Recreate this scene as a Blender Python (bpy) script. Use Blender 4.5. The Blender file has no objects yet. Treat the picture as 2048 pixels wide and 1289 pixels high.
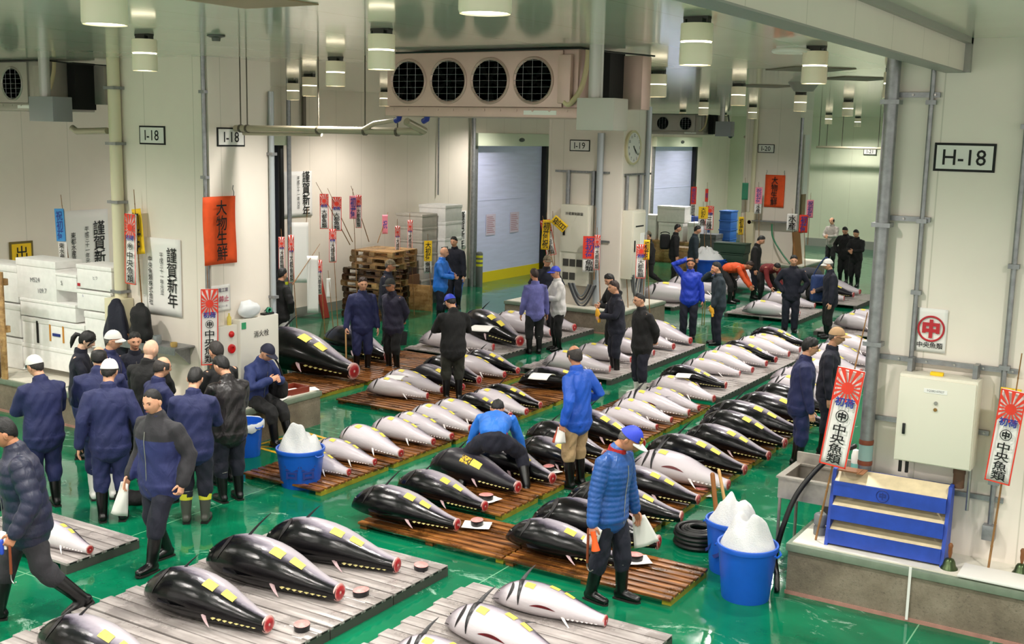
import bpy, bmesh, math, random
import numpy as np
from mathutils import Vector, Matrix, noise as mnoise
random.seed(7)
R = math.radians
sc = bpy.context.scene
col = sc.collection

# ---------------------------------------------------------------- camera, world, exposure
FOC, PITCH, ROLL, YAW, HC = 2288.5, 0.16334, 0.02134, 0.55010, 4.25   # focal length in pixels of a 2048 px wide frame
_f = Vector((-math.sin(YAW) * math.cos(PITCH), math.cos(YAW) * math.cos(PITCH), -math.sin(PITCH)))
_r0 = Vector((math.cos(YAW), math.sin(YAW), 0)); _u0 = _r0.cross(_f)
_r = _r0 * math.cos(ROLL) + _u0 * math.sin(ROLL); _u = _u0 * math.cos(ROLL) - _r0 * math.sin(ROLL)
cd = bpy.data.cameras.new('camera'); cam = bpy.data.objects.new('camera', cd); col.objects.link(cam)
cam.matrix_world = Matrix(((_r.x, _u.x, -_f.x, 0), (_r.y, _u.y, -_f.y, 0), (_r.z, _u.z, -_f.z, HC), (0, 0, 0, 1)))
cd.sensor_fit = 'HORIZONTAL'; cd.sensor_width = 36; cd.lens = 36 * FOC / 2048; cd.clip_end = 200; cd.clip_start = .05
sc.camera = cam
wd = bpy.data.worlds.new('hall_beyond'); sc.world = wd; wd.use_nodes = True
wd.node_tree.nodes['Background'].inputs[0].default_value = (1.0, .93, .86, 1)
wd.node_tree.nodes['Background'].inputs[1].default_value = 1.8
sc.view_settings.view_transform = 'Standard'; sc.view_settings.look = 'None'
sc.view_settings.exposure = 0.0; sc.view_settings.gamma = 1.0; sc.view_settings.use_curve_mapping = False
LAMP_W, DISC_E = 540.0, 20.0        # each ceiling lamp's own spot and the glow of its diffuser
sc.cycles.max_bounces = 7; sc.cycles.diffuse_bounces = 4; sc.cycles.glossy_bounces = 4; sc.cycles.transmission_bounces = 4
sc.cycles.use_denoising = True; sc.cycles.sample_clamp_indirect = 6
sc.cycles.caustics_reflective = False; sc.cycles.caustics_refractive = False

def ray(x, y):
    return _f + _r * ((x - 1024) / FOC) - _u * ((y - 644.5) / FOC)
def G(x, y, z=0.0):                # the point at height z seen at that place of the photograph
    d = ray(x, y); t = (z - HC) / d.z; return Vector((d.x * t, d.y * t, z))
def atY(x, y, Y):
    d = ray(x, y); t = Y / d.y; return Vector((d.x * t, Y, HC + d.z * t))
def atX(x, y, X):
    d = ray(x, y); t = X / d.x; return Vector((X, d.y * t, HC + d.z * t))
def up(F, y):                      # height of the thing standing on F whose top is at image line y
    lo, hi = -1.0, 8.0
    for _ in range(40):
        m = (lo + hi) / 2; P = Vector((F[0], F[1], m - HC))
        if 644.5 - FOC * P.dot(_u) / P.dot(_f) > y: lo = m
        else: hi = m
    return lo

# ---------------------------------------------------------------- materials
def lin(h):
    h = h.lstrip('#'); o = []
    for i in (0, 2, 4):
        c = int(h[i:i + 2], 16) / 255; o.append(c / 12.92 if c <= .04045 else ((c + .055) / 1.055) ** 2.4)
    return tuple(o) + (1,)
class N:                           # small node helper
    def __init__(s, name):
        s.m = bpy.data.materials.new(name); s.m.use_nodes = True; s.t = s.m.node_tree
        s.b = s.t.nodes['Principled BSDF']
    def n(s, kind, **kw):
        x = s.t.nodes.new('ShaderNode' + kind)
        for k, v in kw.items():
            if k.startswith('i_'):
                key = k[2:]; x.inputs[int(key) if key.isdigit() else key.replace('_', ' ')].default_value = v
            else: setattr(x, k, v)
        return x
    def l(s, a, b): s.t.links.new(a, b)
    def math(s, op, a, b=None, c=None):
        x = s.n('Math', operation=op)
        for i, v in enumerate((a, b, c)):
            if v is None: continue
            if isinstance(v, (int, float)): x.inputs[i].default_value = v
            else: s.l(v, x.inputs[i])
        return x.outputs[0]
    def ramp(s, fac, stops, interp='LINEAR'):
        x = s.n('ValToRGB'); e = x.color_ramp.elements; x.color_ramp.interpolation = interp
        while len(e) < len(stops): e.new(.5)
        for i, (p, c) in enumerate(stops):
            e[i].position = p; e[i].color = c if isinstance(c, tuple) else lin(c)
        s.l(fac, x.inputs[0]); return x.outputs[0]
    def mix(s, fac, a, b, mode='MIX'):
        x = s.n('MixRGB', blend_type=mode)
        for i, v in enumerate((fac, a, b)):
            if isinstance(v, (int, float)): x.inputs[i].default_value = v
            elif isinstance(v, (tuple, str)): x.inputs[i].default_value = v if isinstance(v, tuple) else lin(v)
            else: s.l(v, x.inputs[i])
        return x.outputs[0]
    def noise(s, scale, detail=4, vec=None, stretch=None, rough=.55, dist=0):
        x = s.n('TexNoise'); x.inputs['Scale'].default_value = scale; x.inputs['Detail'].default_value = detail
        x.inputs['Roughness'].default_value = rough; x.inputs['Distortion'].default_value = dist
        v = vec or s.n('TexCoord').outputs['Object']
        if stretch:
            mp = s.n('Mapping'); mp.inputs['Scale'].default_value = stretch; s.l(v, mp.inputs[0]); v = mp.outputs[0]
        s.l(v, x.inputs[0]); return x.outputs['Fac']
    def bump(s, h, strength=.3, dist=.01):
        x = s.n('Bump'); x.inputs['Strength'].default_value = strength; x.inputs['Distance'].default_value = dist
        s.l(h, x.inputs['Height']); s.l(x.outputs[0], s.b.inputs['Normal'])
    def set(s, **kw):
        for k, v in kw.items():
            k = k.replace('_', ' ')
            if hasattr(v, 'links'): s.l(v, s.b.inputs[k])
            else: s.b.inputs[k].default_value = lin(v) if isinstance(v, str) else v
        return s
MATS = {}
def M(name, color='#808080', rough=.5, metal=0.0, var=0.0, vs=6.0, bump=0.0, bs=30.0, bd=.01, spec=None, coat=0.0, sheen=0.0, emit=None, stretch=None):
    if name in MATS: return MATS[name]
    q = N(name); c = lin(color); q.set(Base_Color=c, Roughness=rough, Metallic=metal)
    if var:
        f = q.noise(vs, 5, stretch=stretch)
        d = tuple(max(0, v * (1 - var)) for v in c[:3]) + (1,); u_ = tuple(min(1, v * (1 + var)) for v in c[:3]) + (1,)
        q.set(Base_Color=q.ramp(f, [(.3, d), (.7, u_)]))
    if bump: q.bump(q.noise(bs, 4, stretch=stretch), bump, bd)
    if spec is not None: q.b.inputs['Specular IOR Level'].default_value = spec
    if coat: q.set(Coat_Weight=coat, Coat_Roughness=.08)
    if sheen: q.set(Sheen_Weight=sheen, Sheen_Roughness=.5)
    if emit: q.set(Emission_Color=color, Emission_Strength=emit)
    MATS[name] = q.m; return q.m

# ---------------------------------------------------------------- mesh builder and object tree
class MB:
    def __init__(s): s.v = []; s.f = []; s.mi = []; s.uv = None
    def add(s, vs, fs, m=0):
        o = len(s.v); s.v += [tuple(p) for p in vs]; s.f += [tuple(i + o for i in f) for f in fs]; s.mi += [m] * len(fs); return s
    def box(s, x0, x1, y0, y1, z0, z1, m=0, M_=None):
        vs = [Vector((x, y, z)) for z in (z0, z1) for y in (y0, y1) for x in (x0, x1)]
        if M_ is not None: vs = [M_ @ p for p in vs]
        return s.add(vs, [(0, 2, 3, 1), (4, 5, 7, 6), (0, 1, 5, 4), (2, 6, 7, 3), (0, 4, 6, 2), (1, 3, 7, 5)], m)
    def bevbox(s, x0, x1, y0, y1, z0, z1, b=.01, m=0, M_=None, seg=2):
        bm = bmesh.new(); bmesh.ops.create_cube(bm, size=1)
        for p in bm.verts: p.co = Vector(((x0 + x1) / 2 + p.co.x * (x1 - x0), (y0 + y1) / 2 + p.co.y * (y1 - y0), (z0 + z1) / 2 + p.co.z * (z1 - z0)))
        bmesh.ops.bevel(bm, geom=bm.edges[:], offset=b, segments=seg, profile=.6, affect='EDGES')
        bm.verts.index_update(); vs = [(M_ @ p.co) if M_ is not None else p.co.copy() for p in bm.verts]; fs = [[q.index for q in f.verts] for f in bm.faces]; bm.free()
        return s.add(vs, fs, m)
    def tube(s, pts, r, n=10, m=0, caps=True, side=None, closed=False):
        """sweep along pts; r: one radius, one per point, or (a, b) pairs"""
        P = [Vector(p) for p in pts]; k = len(P); vs = []; fs = []
        rr = r if isinstance(r, (list, tuple)) else [r] * k
        prev = None
        for i, p in enumerate(P):
            a = P[i - 1] if (i > 0 or closed) else P[i]; b = P[(i + 1) % k] if (i < k - 1 or closed) else P[i]
            t = (b - a).normalized() if (b - a).length > 1e-9 else Vector((0, 0, 1))
            if prev is None:
                h = Vector(side) if side is not None else (Vector((1, 0, 0)) if abs(t.x) < .9 else Vector((0, 1, 0)))
            else: h = Vector(side) if side is not None else prev
            h = (h - t * h.dot(t)); h = h.normalized() if h.length > 1e-6 else t.orthogonal().normalized(); prev = h; w = t.cross(h)
            ra, rb = rr[i] if isinstance(rr[i], (list, tuple)) else (rr[i], rr[i])
            for j in range(n):
                an = 2 * math.pi * j / n; vs.append(p + h * (ra * math.cos(an)) + w * (rb * math.sin(an)))
        for i in range(k if closed else k - 1):
            for j in range(n):
                a = i * n + j; b = i * n + (j + 1) % n; i2 = (i + 1) % k
                fs.append((a, b, i2 * n + (j + 1) % n, i2 * n + j))
        if caps and not closed:
            fs.append(tuple(range(n - 1, -1, -1))); fs.append(tuple((k - 1) * n + j for j in range(n)))
        return s.add(vs, fs, m)
    def rtube(s, pts, r, n=12, m=0, side=None):           # tube with rounded ends
        P = [Vector(p) for p in pts]; rr = list(r) if isinstance(r, (list, tuple)) else [r] * len(P)
        def sc_(q, k): return (q[0] * k, q[1] * k) if isinstance(q, (list, tuple)) else q * k
        def mx(q): return min(q) if isinstance(q, (list, tuple)) else q
        d0 = (P[0] - P[1]).normalized(); d1 = (P[-1] - P[-2]).normalized(); A = []; B = []; C = []; D = []
        for a in (80, 55, 28):
            A.append(P[0] + d0 * mx(rr[0]) * math.sin(R(a))); B.append(sc_(rr[0], math.cos(R(a))))
        for a in (28, 55, 80):
            C.append(P[-1] + d1 * mx(rr[-1]) * math.sin(R(a))); D.append(sc_(rr[-1], math.cos(R(a))))
        return s.tube(A + P + C, B + rr + D, n, m, True, side)
    def lathe(s, prof, n=24, m=0, c=(0, 0, 0), axis='z', M_=None, sx=1, sy=1, caps=True):
        vs = []; fs = []; k = len(prof)
        for (r, z) in prof:
            for j in range(n):
                a = 2 * math.pi * j / n; p = Vector((r * sx * math.cos(a), r * sy * math.sin(a), z))
                if axis == 'y': p = Vector((p.x, -p.z, p.y))
                if axis == 'x': p = Vector((p.z, p.x, p.y))
                p = p + Vector(c); vs.append(M_ @ p if M_ is not None else p)
        for i in range(k - 1):
            for j in range(n):
                fs.append((i * n + j, i * n + (j + 1) % n, (i + 1) * n + (j + 1) % n, (i + 1) * n + j))
        if caps and prof[0][0] > 1e-6: fs.append(tuple(range(n - 1, -1, -1)))
        if caps and prof[-1][0] > 1e-6: fs.append(tuple((k - 1) * n + j for j in range(n)))
        return s.add(vs, fs, m)
    def sphere(s, c, r, n=12, m=0, M_=None):
        rx, ry, rz = r if isinstance(r, (list, tuple)) else (r, r, r); vs = []; fs = []; k = max(6, n * 2 // 3)
        for i in range(k + 1):
            t = math.pi * i / k
            for j in range(n):
                a = 2 * math.pi * j / n; p = Vector((rx * math.sin(t) * math.cos(a), ry * math.sin(t) * math.sin(a), rz * math.cos(t)))
                vs.append((M_ @ p if M_ is not None else p) + Vector(c))
        for i in range(k):
            for j in range(n): fs.append((i * n + j, (i + 1) * n + j, (i + 1) * n + (j + 1) % n, i * n + (j + 1) % n))
        return s.add(vs, fs, m)
    def prism(s, poly, z0, z1, m=0, M_=None):             # polygon in the xy plane pushed from z0 to z1
        k = len(poly); vs = [Vector((x, y, z)) for z in (z0, z1) for x, y in poly]
        if M_ is not None: vs = [M_ @ p for p in vs]
        fs = [tuple(range(k - 1, -1, -1)), tuple(range(k, 2 * k))] + [(i, (i + 1) % k, k + (i + 1) % k, k + i) for i in range(k)]
        return s.add(vs, fs, m)
    def mesh(s, name, mats, smooth=None):
        me = bpy.data.meshes.new(name); me.from_pydata([tuple(p) for p in s.v], [], s.f)
        ml = mats if isinstance(mats, (list, tuple)) else [mats]
        for q in ml: me.materials.append(q)
        if len(ml) > 1: me.polygons.foreach_set('material_index', [min(i, len(ml) - 1) for i in s.mi])
        if smooth is not None:
            me.polygons.foreach_set('use_smooth', [True] * len(me.polygons))
            if smooth < 170: me.set_sharp_from_angle(angle=R(smooth))
        me.validate(); return me
    def build(s, name, mats, parent=None, smooth=40):
        return link(name, s.mesh(name, mats, smooth), parent)
def link(name, me, parent=None):
    o = bpy.data.objects.new(name, me); col.objects.link(o)
    if parent is not None: o.parent = parent
    return o
def tag(o, label, cat, group=None, kind=None):
    if label: o['label'] = label
    if cat: o['category'] = cat
    if group: o['group'] = group
    if kind: o['kind'] = kind
    return o
def thing(name, label, cat, loc=(0, 0, 0), rz=0.0, group=None):
    o = bpy.data.objects.new(name, None); col.objects.link(o); o.location = loc; o.rotation_euler = (0, 0, rz); o.empty_display_size = .1
    return tag(o, label, cat, group)
def struct(o, label=None):
    o['kind'] = 'structure'
    if label: o['label'] = label
    return o
KIDS = {}
def copy_tree(o, parent=None):
    c = o.copy(); col.objects.link(c)
    if parent is not None: c.parent = parent
    for ch in [x for x in o.children]: copy_tree(ch, c)
    return c
_TX = {}
def text_mesh(s, size=1.0, bold=0.0, mat=None, space=1.0, depth=0.0):
    key = (s, round(size, 4), bold, mat.name, space)
    if key in _TX: return _TX[key]
    cu = bpy.data.curves.new('lettering', 'FONT'); cu.body = s; cu.size = size; cu.align_x = 'CENTER'; cu.align_y = 'CENTER'
    cu.space_line = space; cu.offset = bold * size; cu.resolution_u = 2; cu.extrude = depth
    o = bpy.data.objects.new('lettering', cu); col.objects.link(o); bpy.context.view_layer.update()
    me = bpy.data.meshes.new_from_object(o.evaluated_get(bpy.context.evaluated_depsgraph_get())); bpy.data.objects.remove(o); bpy.data.curves.remove(cu)
    # re-centre on its own bounds
    if len(me.vertices):
        a = np.zeros(len(me.vertices) * 3, 'f'); me.vertices.foreach_get('co', a); a = a.reshape(-1, 3)
        mid = (a.min(0) + a.max(0)) / 2; a -= mid; me.vertices.foreach_set('co', a.ravel())
    me.materials.clear(); me.materials.append(mat); me.name = 'lettering'; _TX[key] = me; return me
def lettering(parent, s, size, mat, loc, bold=0.0, space=1.0, vertical=False, name='lettering', rot=None, sx=1.0, fit=None):
    body = '\n'.join(s) if vertical else s
    me = text_mesh(body, 1.0 if fit else size, bold, mat, space); o = link(name, me, parent); o.location = loc
    o.rotation_euler = rot or (R(90), 0, 0); o.scale = (sx, 1, 1)
    if fit and len(me.vertices):
        d = [max(v.co[i] for v in me.vertices) - min(v.co[i] for v in me.vertices) for i in (0, 1)]; k = fit[1] / d[1]; o.scale = (min(fit[0] / d[0], k * 1.35), k if fit[0] / d[0] > k * .5 else fit[0] / d[0] * 2, 1)
    return o
# every flat sign below is built facing local -y; FACE_X turns it to face +x
FACE_X = R(90)
# ---------------------------------------------------------------- the hall: floor, ceiling, walls, pillars, doors
def floor_mat():
    q = N('wet_green_epoxy'); pos = q.n('NewGeometry').outputs['Position']
    big = q.noise(.9, 5, pos); fine = q.noise(7, 6, pos, rough=.7); blot = q.noise(2.6, 6, pos, rough=.68, dist=.6)
    base = q.ramp(big, [(.3, '#045034'), (.52, '#056645'), (.75, '#087850')])
    base = q.mix(q.ramp(fine, [(.35, (0, 0, 0, 1)), (.75, (.5, .5, .5, 1))]), base, '#0a6a48')
    # melted-ice slush: pale streaks that lie on the floor
    slush = q.noise(1.6, 9, pos, rough=.78, dist=1.1, stretch=(.8, 1.25, 1)); sm = q.ramp(slush, [(.585, (0, 0, 0, 1)), (.67, (.6, .6, .6, 1))])
    base = q.mix(sm, base, '#b9d6c6')
    stain = q.ramp(q.noise(.55, 3, pos), [(.66, (0, 0, 0, 1)), (.74, (.35, .35, .35, 1))]); base = q.mix(stain, base, '#6f6a2c')
    # joints of the floor slabs
    sx = q.n('SeparateXYZ'); q.l(pos, sx.inputs[0]); ln = None
    for ax, vals in ((0, (-9.35, -5.65, -1.9)), (1, (-.4, 3.1, 6.45, 12.15, 19.3))):
        for v in vals:
            d = q.math('LESS_THAN', q.math('ABSOLUTE', q.math('SUBTRACT', sx.outputs[ax], v)), .006)
            ln = d if ln is None else q.math('MAXIMUM', ln, d)
    base = q.mix(q.math('MULTIPLY', ln, .55), base, '#8fc7a0')
    rough = q.ramp(blot, [(.36, (.03, .03, .03, 1)), (.52, (.08, .08, .08, 1)), (.68, (.24, .24, .24, 1))])
    q.set(Base_Color=base, Roughness=rough); q.b.inputs['Specular IOR Level'].default_value = .5
    q.bump(q.noise(3.2, 4, pos), .10, .02); return q.m
def panel_mat(name, axes, color='#dcd8c6', rough=.32, seam=.92, off=0.0, lower=None):
    q = N(name); pos = q.n('NewGeometry').outputs['Position']; sx = q.n('SeparateXYZ'); q.l(pos, sx.inputs[0])
    ln = None
    for a in axes:
        fr = q.math('FRACT', q.math('DIVIDE', q.math('ADD', sx.outputs[a], 50 + off), seam))
        d = q.math('LESS_THAN', fr, .012 / seam); ln = d if ln is None else q.math('MAXIMUM', ln, d)
    f = q.noise(1.2, 4, pos); c = lin(color); d_ = tuple(v * .95 for v in c[:3]) + (1,)
    base = q.ramp(f, [(.35, d_), (.65, c)])
    base = q.mix(q.math('MULTIPLY', ln, .45), base, '#a8a48f')
    q.set(Base_Color=base, Roughness=rough); q.b.inputs['Specular IOR Level'].default_value = .5; return q.m
FLOOR = floor_mat()
CEIL = panel_mat('glossy_ceiling_panel', (0,), '#ece2d6', .09, 1.22)
CEIL.node_tree.nodes['Principled BSDF'].inputs['Specular IOR Level'].default_value = .7
WALL = panel_mat('cream_wall_panel', (0, 1), '#ece2d4', .3, .92)
WALLG = panel_mat('pale_green_wall_panel', (0, 1), '#d6dcc2', .3, 1.1)
PIL = panel_mat('cream_pillar_panel', (0, 1), '#eae1d5', .3, .94, .12)
CONC = M('speckled_concrete', '#8b8377', .8, var=.35, vs=14, bump=.35, bs=60)
q = N('mottled_kerb_concrete'); _p = q.n('NewGeometry').outputs['Position']
q.set(Base_Color=q.mix(q.ramp(q.noise(38, 8, _p, rough=.8), [(.54, (0, 0, 0, 1)), (.66, (.8, .8, .8, 1))]), q.ramp(q.noise(2.2, 6, _p, rough=.7), [(.3, '#61574a'), (.5, '#7a6e5e'), (.7, '#8f8473')]), '#4b443b'), Roughness=.75)
q.bump(q.noise(60, 6, _p), .3); CONC = q.m
KTOP = M('pale_kerb_top', '#d9d4c6', .5, var=.1, vs=5)
STEEL = M('brushed_steel', '#a9a7a2', .32, .85, var=.12, vs=20)
GALV = M('galvanised_steel', '#8f9193', .42, .7, var=.18, vs=14)
KEDGE = M('green_grey_edging', '#74806f', .45, var=.12, vs=9)
CREAM = M('cream_enamel', '#dcd8c8', .35); CREAM2 = M('ivory_plastic', '#d8d0b4', .4)
BLACK = M('black_rubber', '#08080a', .38); DARK = M('dark_void', '#050505', .8)
WHITE = M('white_paint', '#e6e4df', .45); PAPER = M('white_paper', '#eceae6', .75)
INK = M('black_ink', '#0b0b0c', .7); REDI = M('red_print', '#b5202c', .6); BLUEI = M('blue_print', '#23358f', .6)
ORANGE = M('orange_cloth', '#e8531c', .75, var=.08, vs=8); REDP = M('red_streamer_paper', '#dd3a26', .7, var=.1, vs=9)
YELP = M('yellow_streamer_paper', '#f0c419', .7); PINKP = M('pink_streamer_paper', '#ef8fa0', .7); BLUEP = M('blue_streamer_paper', '#3f8fd0', .7)
BAMBOO = M('bamboo', '#8c6438', .6, var=.25, vs=12)

b = MB(); b.box(-24, 14, -6, 52, -.2, 0); struct(b.build('floor', FLOOR, smooth=None))
CZ = 5.15
b = MB(); b.box(-24, 14, -6, 52, CZ, CZ + .2); struct(b.build('ceiling', CEIL, smooth=None))
WX = -17.7; DOORS = ((15.0, 18.9), (26.72, 30.62), (38.42, 42.32)); DH = 3.93
b = MB(); ys = [-6] + [v for d in DOORS for v in d] + [46.3]
for i in range(0, len(ys), 2): b.box(WX - .3, WX, ys[i], ys[i + 1], 0, CZ)
for d in DOORS: b.box(WX - .3, WX, d[0], d[1], DH, CZ)
struct(b.build('wall_left', WALL, smooth=None))
b = MB(); b.box(-20, 12, 46, 46.3, 0, CZ); struct(b.build('wall_back', WALLG, smooth=None))
b = MB(); b.box(WX - 1.6, WX - 1.5, -6, 46.3, 0, CZ); struct(b.build('wall_passage', WALL, smooth=None))
b = MB(); b.box(WX, WX + .03, -6, 15, 0, .22); b.box(WX, WX + .03, 18.9, 26.72, 0, .22); b.box(WX, WX + .03, 30.62, 38.42, 0, .22); struct(b.build('baseboard_left', M('grey_base_strip', '#8d8f86', .5), smooth=None))
b = MB(); b.box(-17.6, 5, 45.94, 46, 0, .32); struct(b.build('baseboard_back', M('grey_base_strip', '#8d8f86', .5), smooth=None))
# the dropped beam over the aisle, running up to the near pillar
BX = atY(1930, 143, 10.77).x; BZ = atY(1930, 143, 10.77).z
b = MB(); b.box(BX - .16, BX, -5, 10.77, BZ, CZ); struct(b.build('ceiling_beam', PIL, smooth=None), 'boxed cream beam hanging under the ceiling up to the near pillar')
b = MB(); b.box(BX - .01, BX + .05, -5, 10.77, CZ - .05, CZ); b.box(BX - .03, BX + .05, 10.69, 10.79, BZ - .01, CZ); b.box(BX - .165, BX + .004, -5, 10.77, BZ - .012, BZ); struct(b.build('trim_1', M('grey_beam_trim', '#9a9a94', .4, .4)))
# pillars with raised kerbs
def pillar(x0, x1, y0, y1, label):
    b = MB(); b.box(x0, x1, y0, y1, 0, CZ); b.box(x0 - .012, x0 + .05, y0 - .012, y0 + .05, .5, CZ - .01); b.box(x1 - .05, x1 + .012, y0 - .012, y0 + .05, .5, CZ - .01); return struct(b.build('pillar', PIL, smooth=None), label)
def kerb(x0, x1, y0, y1, label, h=.51):
    b = MB(); b.box(x0, x1, y0, y1, 0, h - .075, 0); b.bevbox(x0 - .02, x1 + .02, y0 - .02, y1 + .02, h - .085, h - .012, .008, 1); b.box(x0 + .03, x1 - .03, y0 + .03, y1 - .03, h - .05, h, 2)
    b.box(x0 - .008, x1 + .008, y0 - .01, y0, 0, .035, 3)
    return struct(b.build('pillar_kerb', [CONC, KEDGE, KTOP, M('pink_stain', '#a5796c', .7, var=.2)]), label)
pillar(-2.66, 1.6, 10.77, 12.4, 'big cream pillar carrying the H-18 sign'); kerb(-3.13, 2.2, 10.17, 13.0, 'wide concrete kerb around the H-18 pillar')
pillar(-13.21, -11.3, 10.77, 11.93, 'cream pillar carrying the two I-18 signs'); kerb(-13.85, -10.85, 10.19, 12.4, 'low concrete kerb around the I-18 pillar')
pillar(-12.88, -11.05, 22.45, 23.75, 'cream pillar with the round clock and the I-19 sign'); kerb(-13.6, -10.7, 21.85, 24.2, 'concrete kerb around the clock pillar')
pillar(-12.64, -10.97, 34.15, 35.4, 'cream pillar carrying the I-20 sign'); kerb(-13.6, -10.45, 33.55, 35.9, 'concrete kerb around the I-20 pillar')
# shutters of the cold-room doors, the passage wall behind them is never seen
SHUT = M('pale_blue_shutter', '#cdd2f2', .3, var=.06, vs=3, stretch=(1, .4, 4)); YEL = M('yellow_safety_paint', '#e7cf1b', .5)
HEAD = M('pale_shutter_housing', '#cfd6bd', .4)
for i, (y0, y1) in enumerate(DOORS):
    d = bpy.data.objects.new('door_%d' % (i + 1), None); col.objects.link(d); d.location = (WX - .1, (y0 + y1) / 2, 0); struct(d, 'pale blue roll-up cold store door with a yellow foot')
    h = (y1 - y0) / 2
    b = MB(); b.box(-.03, 0, -h, h, .28, DH - .02)
    for z in (3.35, 2.35): b.box(0, .008, -h, h, z, z + .03)
    b.build('shutter', SHUT, d)
    b = MB(); b.box(-.035, .006, -h, h, 0, .3); b.build('shutter_foot', YEL, d)
    b = MB(); b.bevbox(.1, .3, -h - .15, h + .2, DH - .04, DH + .32, .015); b.build('shutter_housing', HEAD, d)
    b = MB(); b.sphere((.31, h * .1, DH + .14), (.03, .16, .06), 12); b.build('sensor', M('dark_sensor', '#4b4f49', .4), d)
    for s, nm in ((-1, 'jamb'), (1, 'jamb')):
        b = MB(); b.bevbox(0, .16, s * (h + .02) - .09, s * (h + .02) + .09, 0, DH, .01); b.build('jamb', GALV if s < 0 else BLACK, d)
    if i == 1:
        for yy in (-.95, .35):
            b = MB(); b.box(.012, .016, yy - .25, yy + .25, 1.35, 1.95, 0)
            for k in range(9): b.box(.017, .019, yy - .2, yy + .2 - (k % 3) * .05, 1.42 + k * .055, 1.44 + k * .055, 1)
            b.build('notice_sheet', [M('pinkish_notice_paper', '#cfc3d4', .7), M('faint_red_print', '#b0808c', .7)], d)
# ---------------------------------------------------------------- ceiling lamps
GLOW = N('lamp_diffuser'); GLOW.set(Base_Color=(1, 1, 1, 1), Emission_Color=(1, .97, .9, 1), Emission_Strength=DISC_E); GLOW = GLOW.m
BAND = N('lamp_slit_glow'); BAND.set(Base_Color=(1, .95, .8, 1), Emission_Color=(1, .88, .66, 1), Emission_Strength=6.0); BAND = BAND.m
LCAN = M('ivory_lamp_can', '#f6ead2', .4); LBR = M('dark_lamp_bracket', '#34352f', .5, .4)
def make_lamp():
    t = thing('ceiling_lamp', 'x', 'ceiling lamp')
    b = MB(); b.box(-.1, .1, -.035, .035, -.02, 0); b.box(-.1, -.085, -.03, .03, -.05, 0); b.box(.085, .1, -.03, .03, -.05, 0); b.box(-.06, .06, -.05, .05, -.05, -.012); b.build('bracket', LBR, t)
    b = MB(); b.lathe([(.02, -.05), (.118, -.052), (.122, -.06), (.122, -.183)], 28); b.build('upper_can', LCAN, t)
    b = MB(); b.lathe([(.114, -.183), (.114, -.198)], 28); b.build('light_slit', BAND, t)
    b = MB(); b.lathe([(.122, -.198), (.124, -.345), (.118, -.36), (.112, -.352)], 28); b.build('lower_can', LCAN, t)
    b = MB(); b.lathe([(0, -.352), (.112, -.352)], 28); b.build('diffuser', GLOW, t)
    return t
_ld = bpy.data.lights.new('lamp_light', 'SPOT'); _ld.energy = LAMP_W; _ld.spot_size = R(156); _ld.spot_blend = .8; _ld.shadow_soft_size = .1; _ld.color = (1, .945, .89)
def make_lamp_light(parent):
    o = bpy.data.objects.new('lamp_light', _ld); col.objects.link(o); o.parent = parent; o.location = (0, 0, -.37)
lampA = make_lamp(); make_lamp_light(lampA); _first = [True]
def lamp(x, y, label, group=None):
    t = lampA if _first[0] else copy_tree(lampA); _first[0] = False
    t.location = (x, y, CZ); t['label'] = label
    if group: t['group'] = group
_pre = 'white cylinder ceiling lamp '
for px, py, lab in (
    (288, 68, 'right over the I-18 sign of the boxes side'), (763, 57, 'just before the end of the big pink cooler'), (671, 114, 'second largest before the cooler, over the pipe hangers'),
    (619, 148, 'between two pipe hangers above the tall white posters wall'), (586, 170, 'smallest of the receding four beside the I-18 pillar edge'), (770, 187, 'half hidden behind the fan end of the big cooler'),
    (1395, 33, 'largest in the open ceiling, before the near beam'), (1317, 141, 'above the far four-fan cooler, clear of the clock'), (1287, 187, 'just above the round clock'),
    (1366, 221, 'hanging before the far cooler fans'), (1408, 200, 'at the end of the far cooler'), (1448, 227, 'over the far wall corner, with a camera beside it'), (1472, 242, 'smallest over the far wall corner'),
    (1506, 211, 'above the thin pipe of the I-20 pillar'), (1478, 167, 'with a dark ceiling hatch beside it, beyond the far cooler'), (1632, 92, 'large one before the wide dark ceiling hatch'),
    (1602, 185, 'under the round ceiling speaker'), (1588, 221, 'at the far corner of the I-20 pillar'), (1697, 200, 'beside the near pillar edge over the far wall'),
    (1658, 227, 'fourth from the near pillar edge over the far wall'), (1636, 244, 'lowest in view over the far wall hangers'), (1685, 247, 'lowest one next to the near pillar edge'), (1716, 234, 'second one next to the near pillar edge')):
    P = G(px, py, CZ); k_ = .91 if px in (586, 1287, 770) else 1.0; lamp(P.x * k_, P.y * k_, _pre + lab)
for px, py, lab in ((210, 50, 'cut by the top edge above the boxes'), (970, 28, 'cut by the top edge over the big cooler')):
    P = G(px, py, CZ - .36); lamp(P.x, P.y, _pre + lab)
for x, y in ((-9.6, 4.4), (-6.6, 1.2), (-3.2, 1.0), (-9.6, 1.0), (-13.2, 4.4), (-13.2, 8.0), (.4, 4.4), (.4, 8.2), (.4, .6), (-3.6, 14.8), (-3.6, 18.4), (-13.2, 1.0), (-16.4, 8), (-3.6, 22), (-6.8, 4.4), (-3.5, 30), (-3.5, 37), (-7.2, 37), (-16, 37), (-16.2, 4), (-16.2, 26.5)):
    lamp(x, y, 'white cylinder ceiling lamp out of the picture, lighting the hall', 'ceiling lamps out of view')
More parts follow.
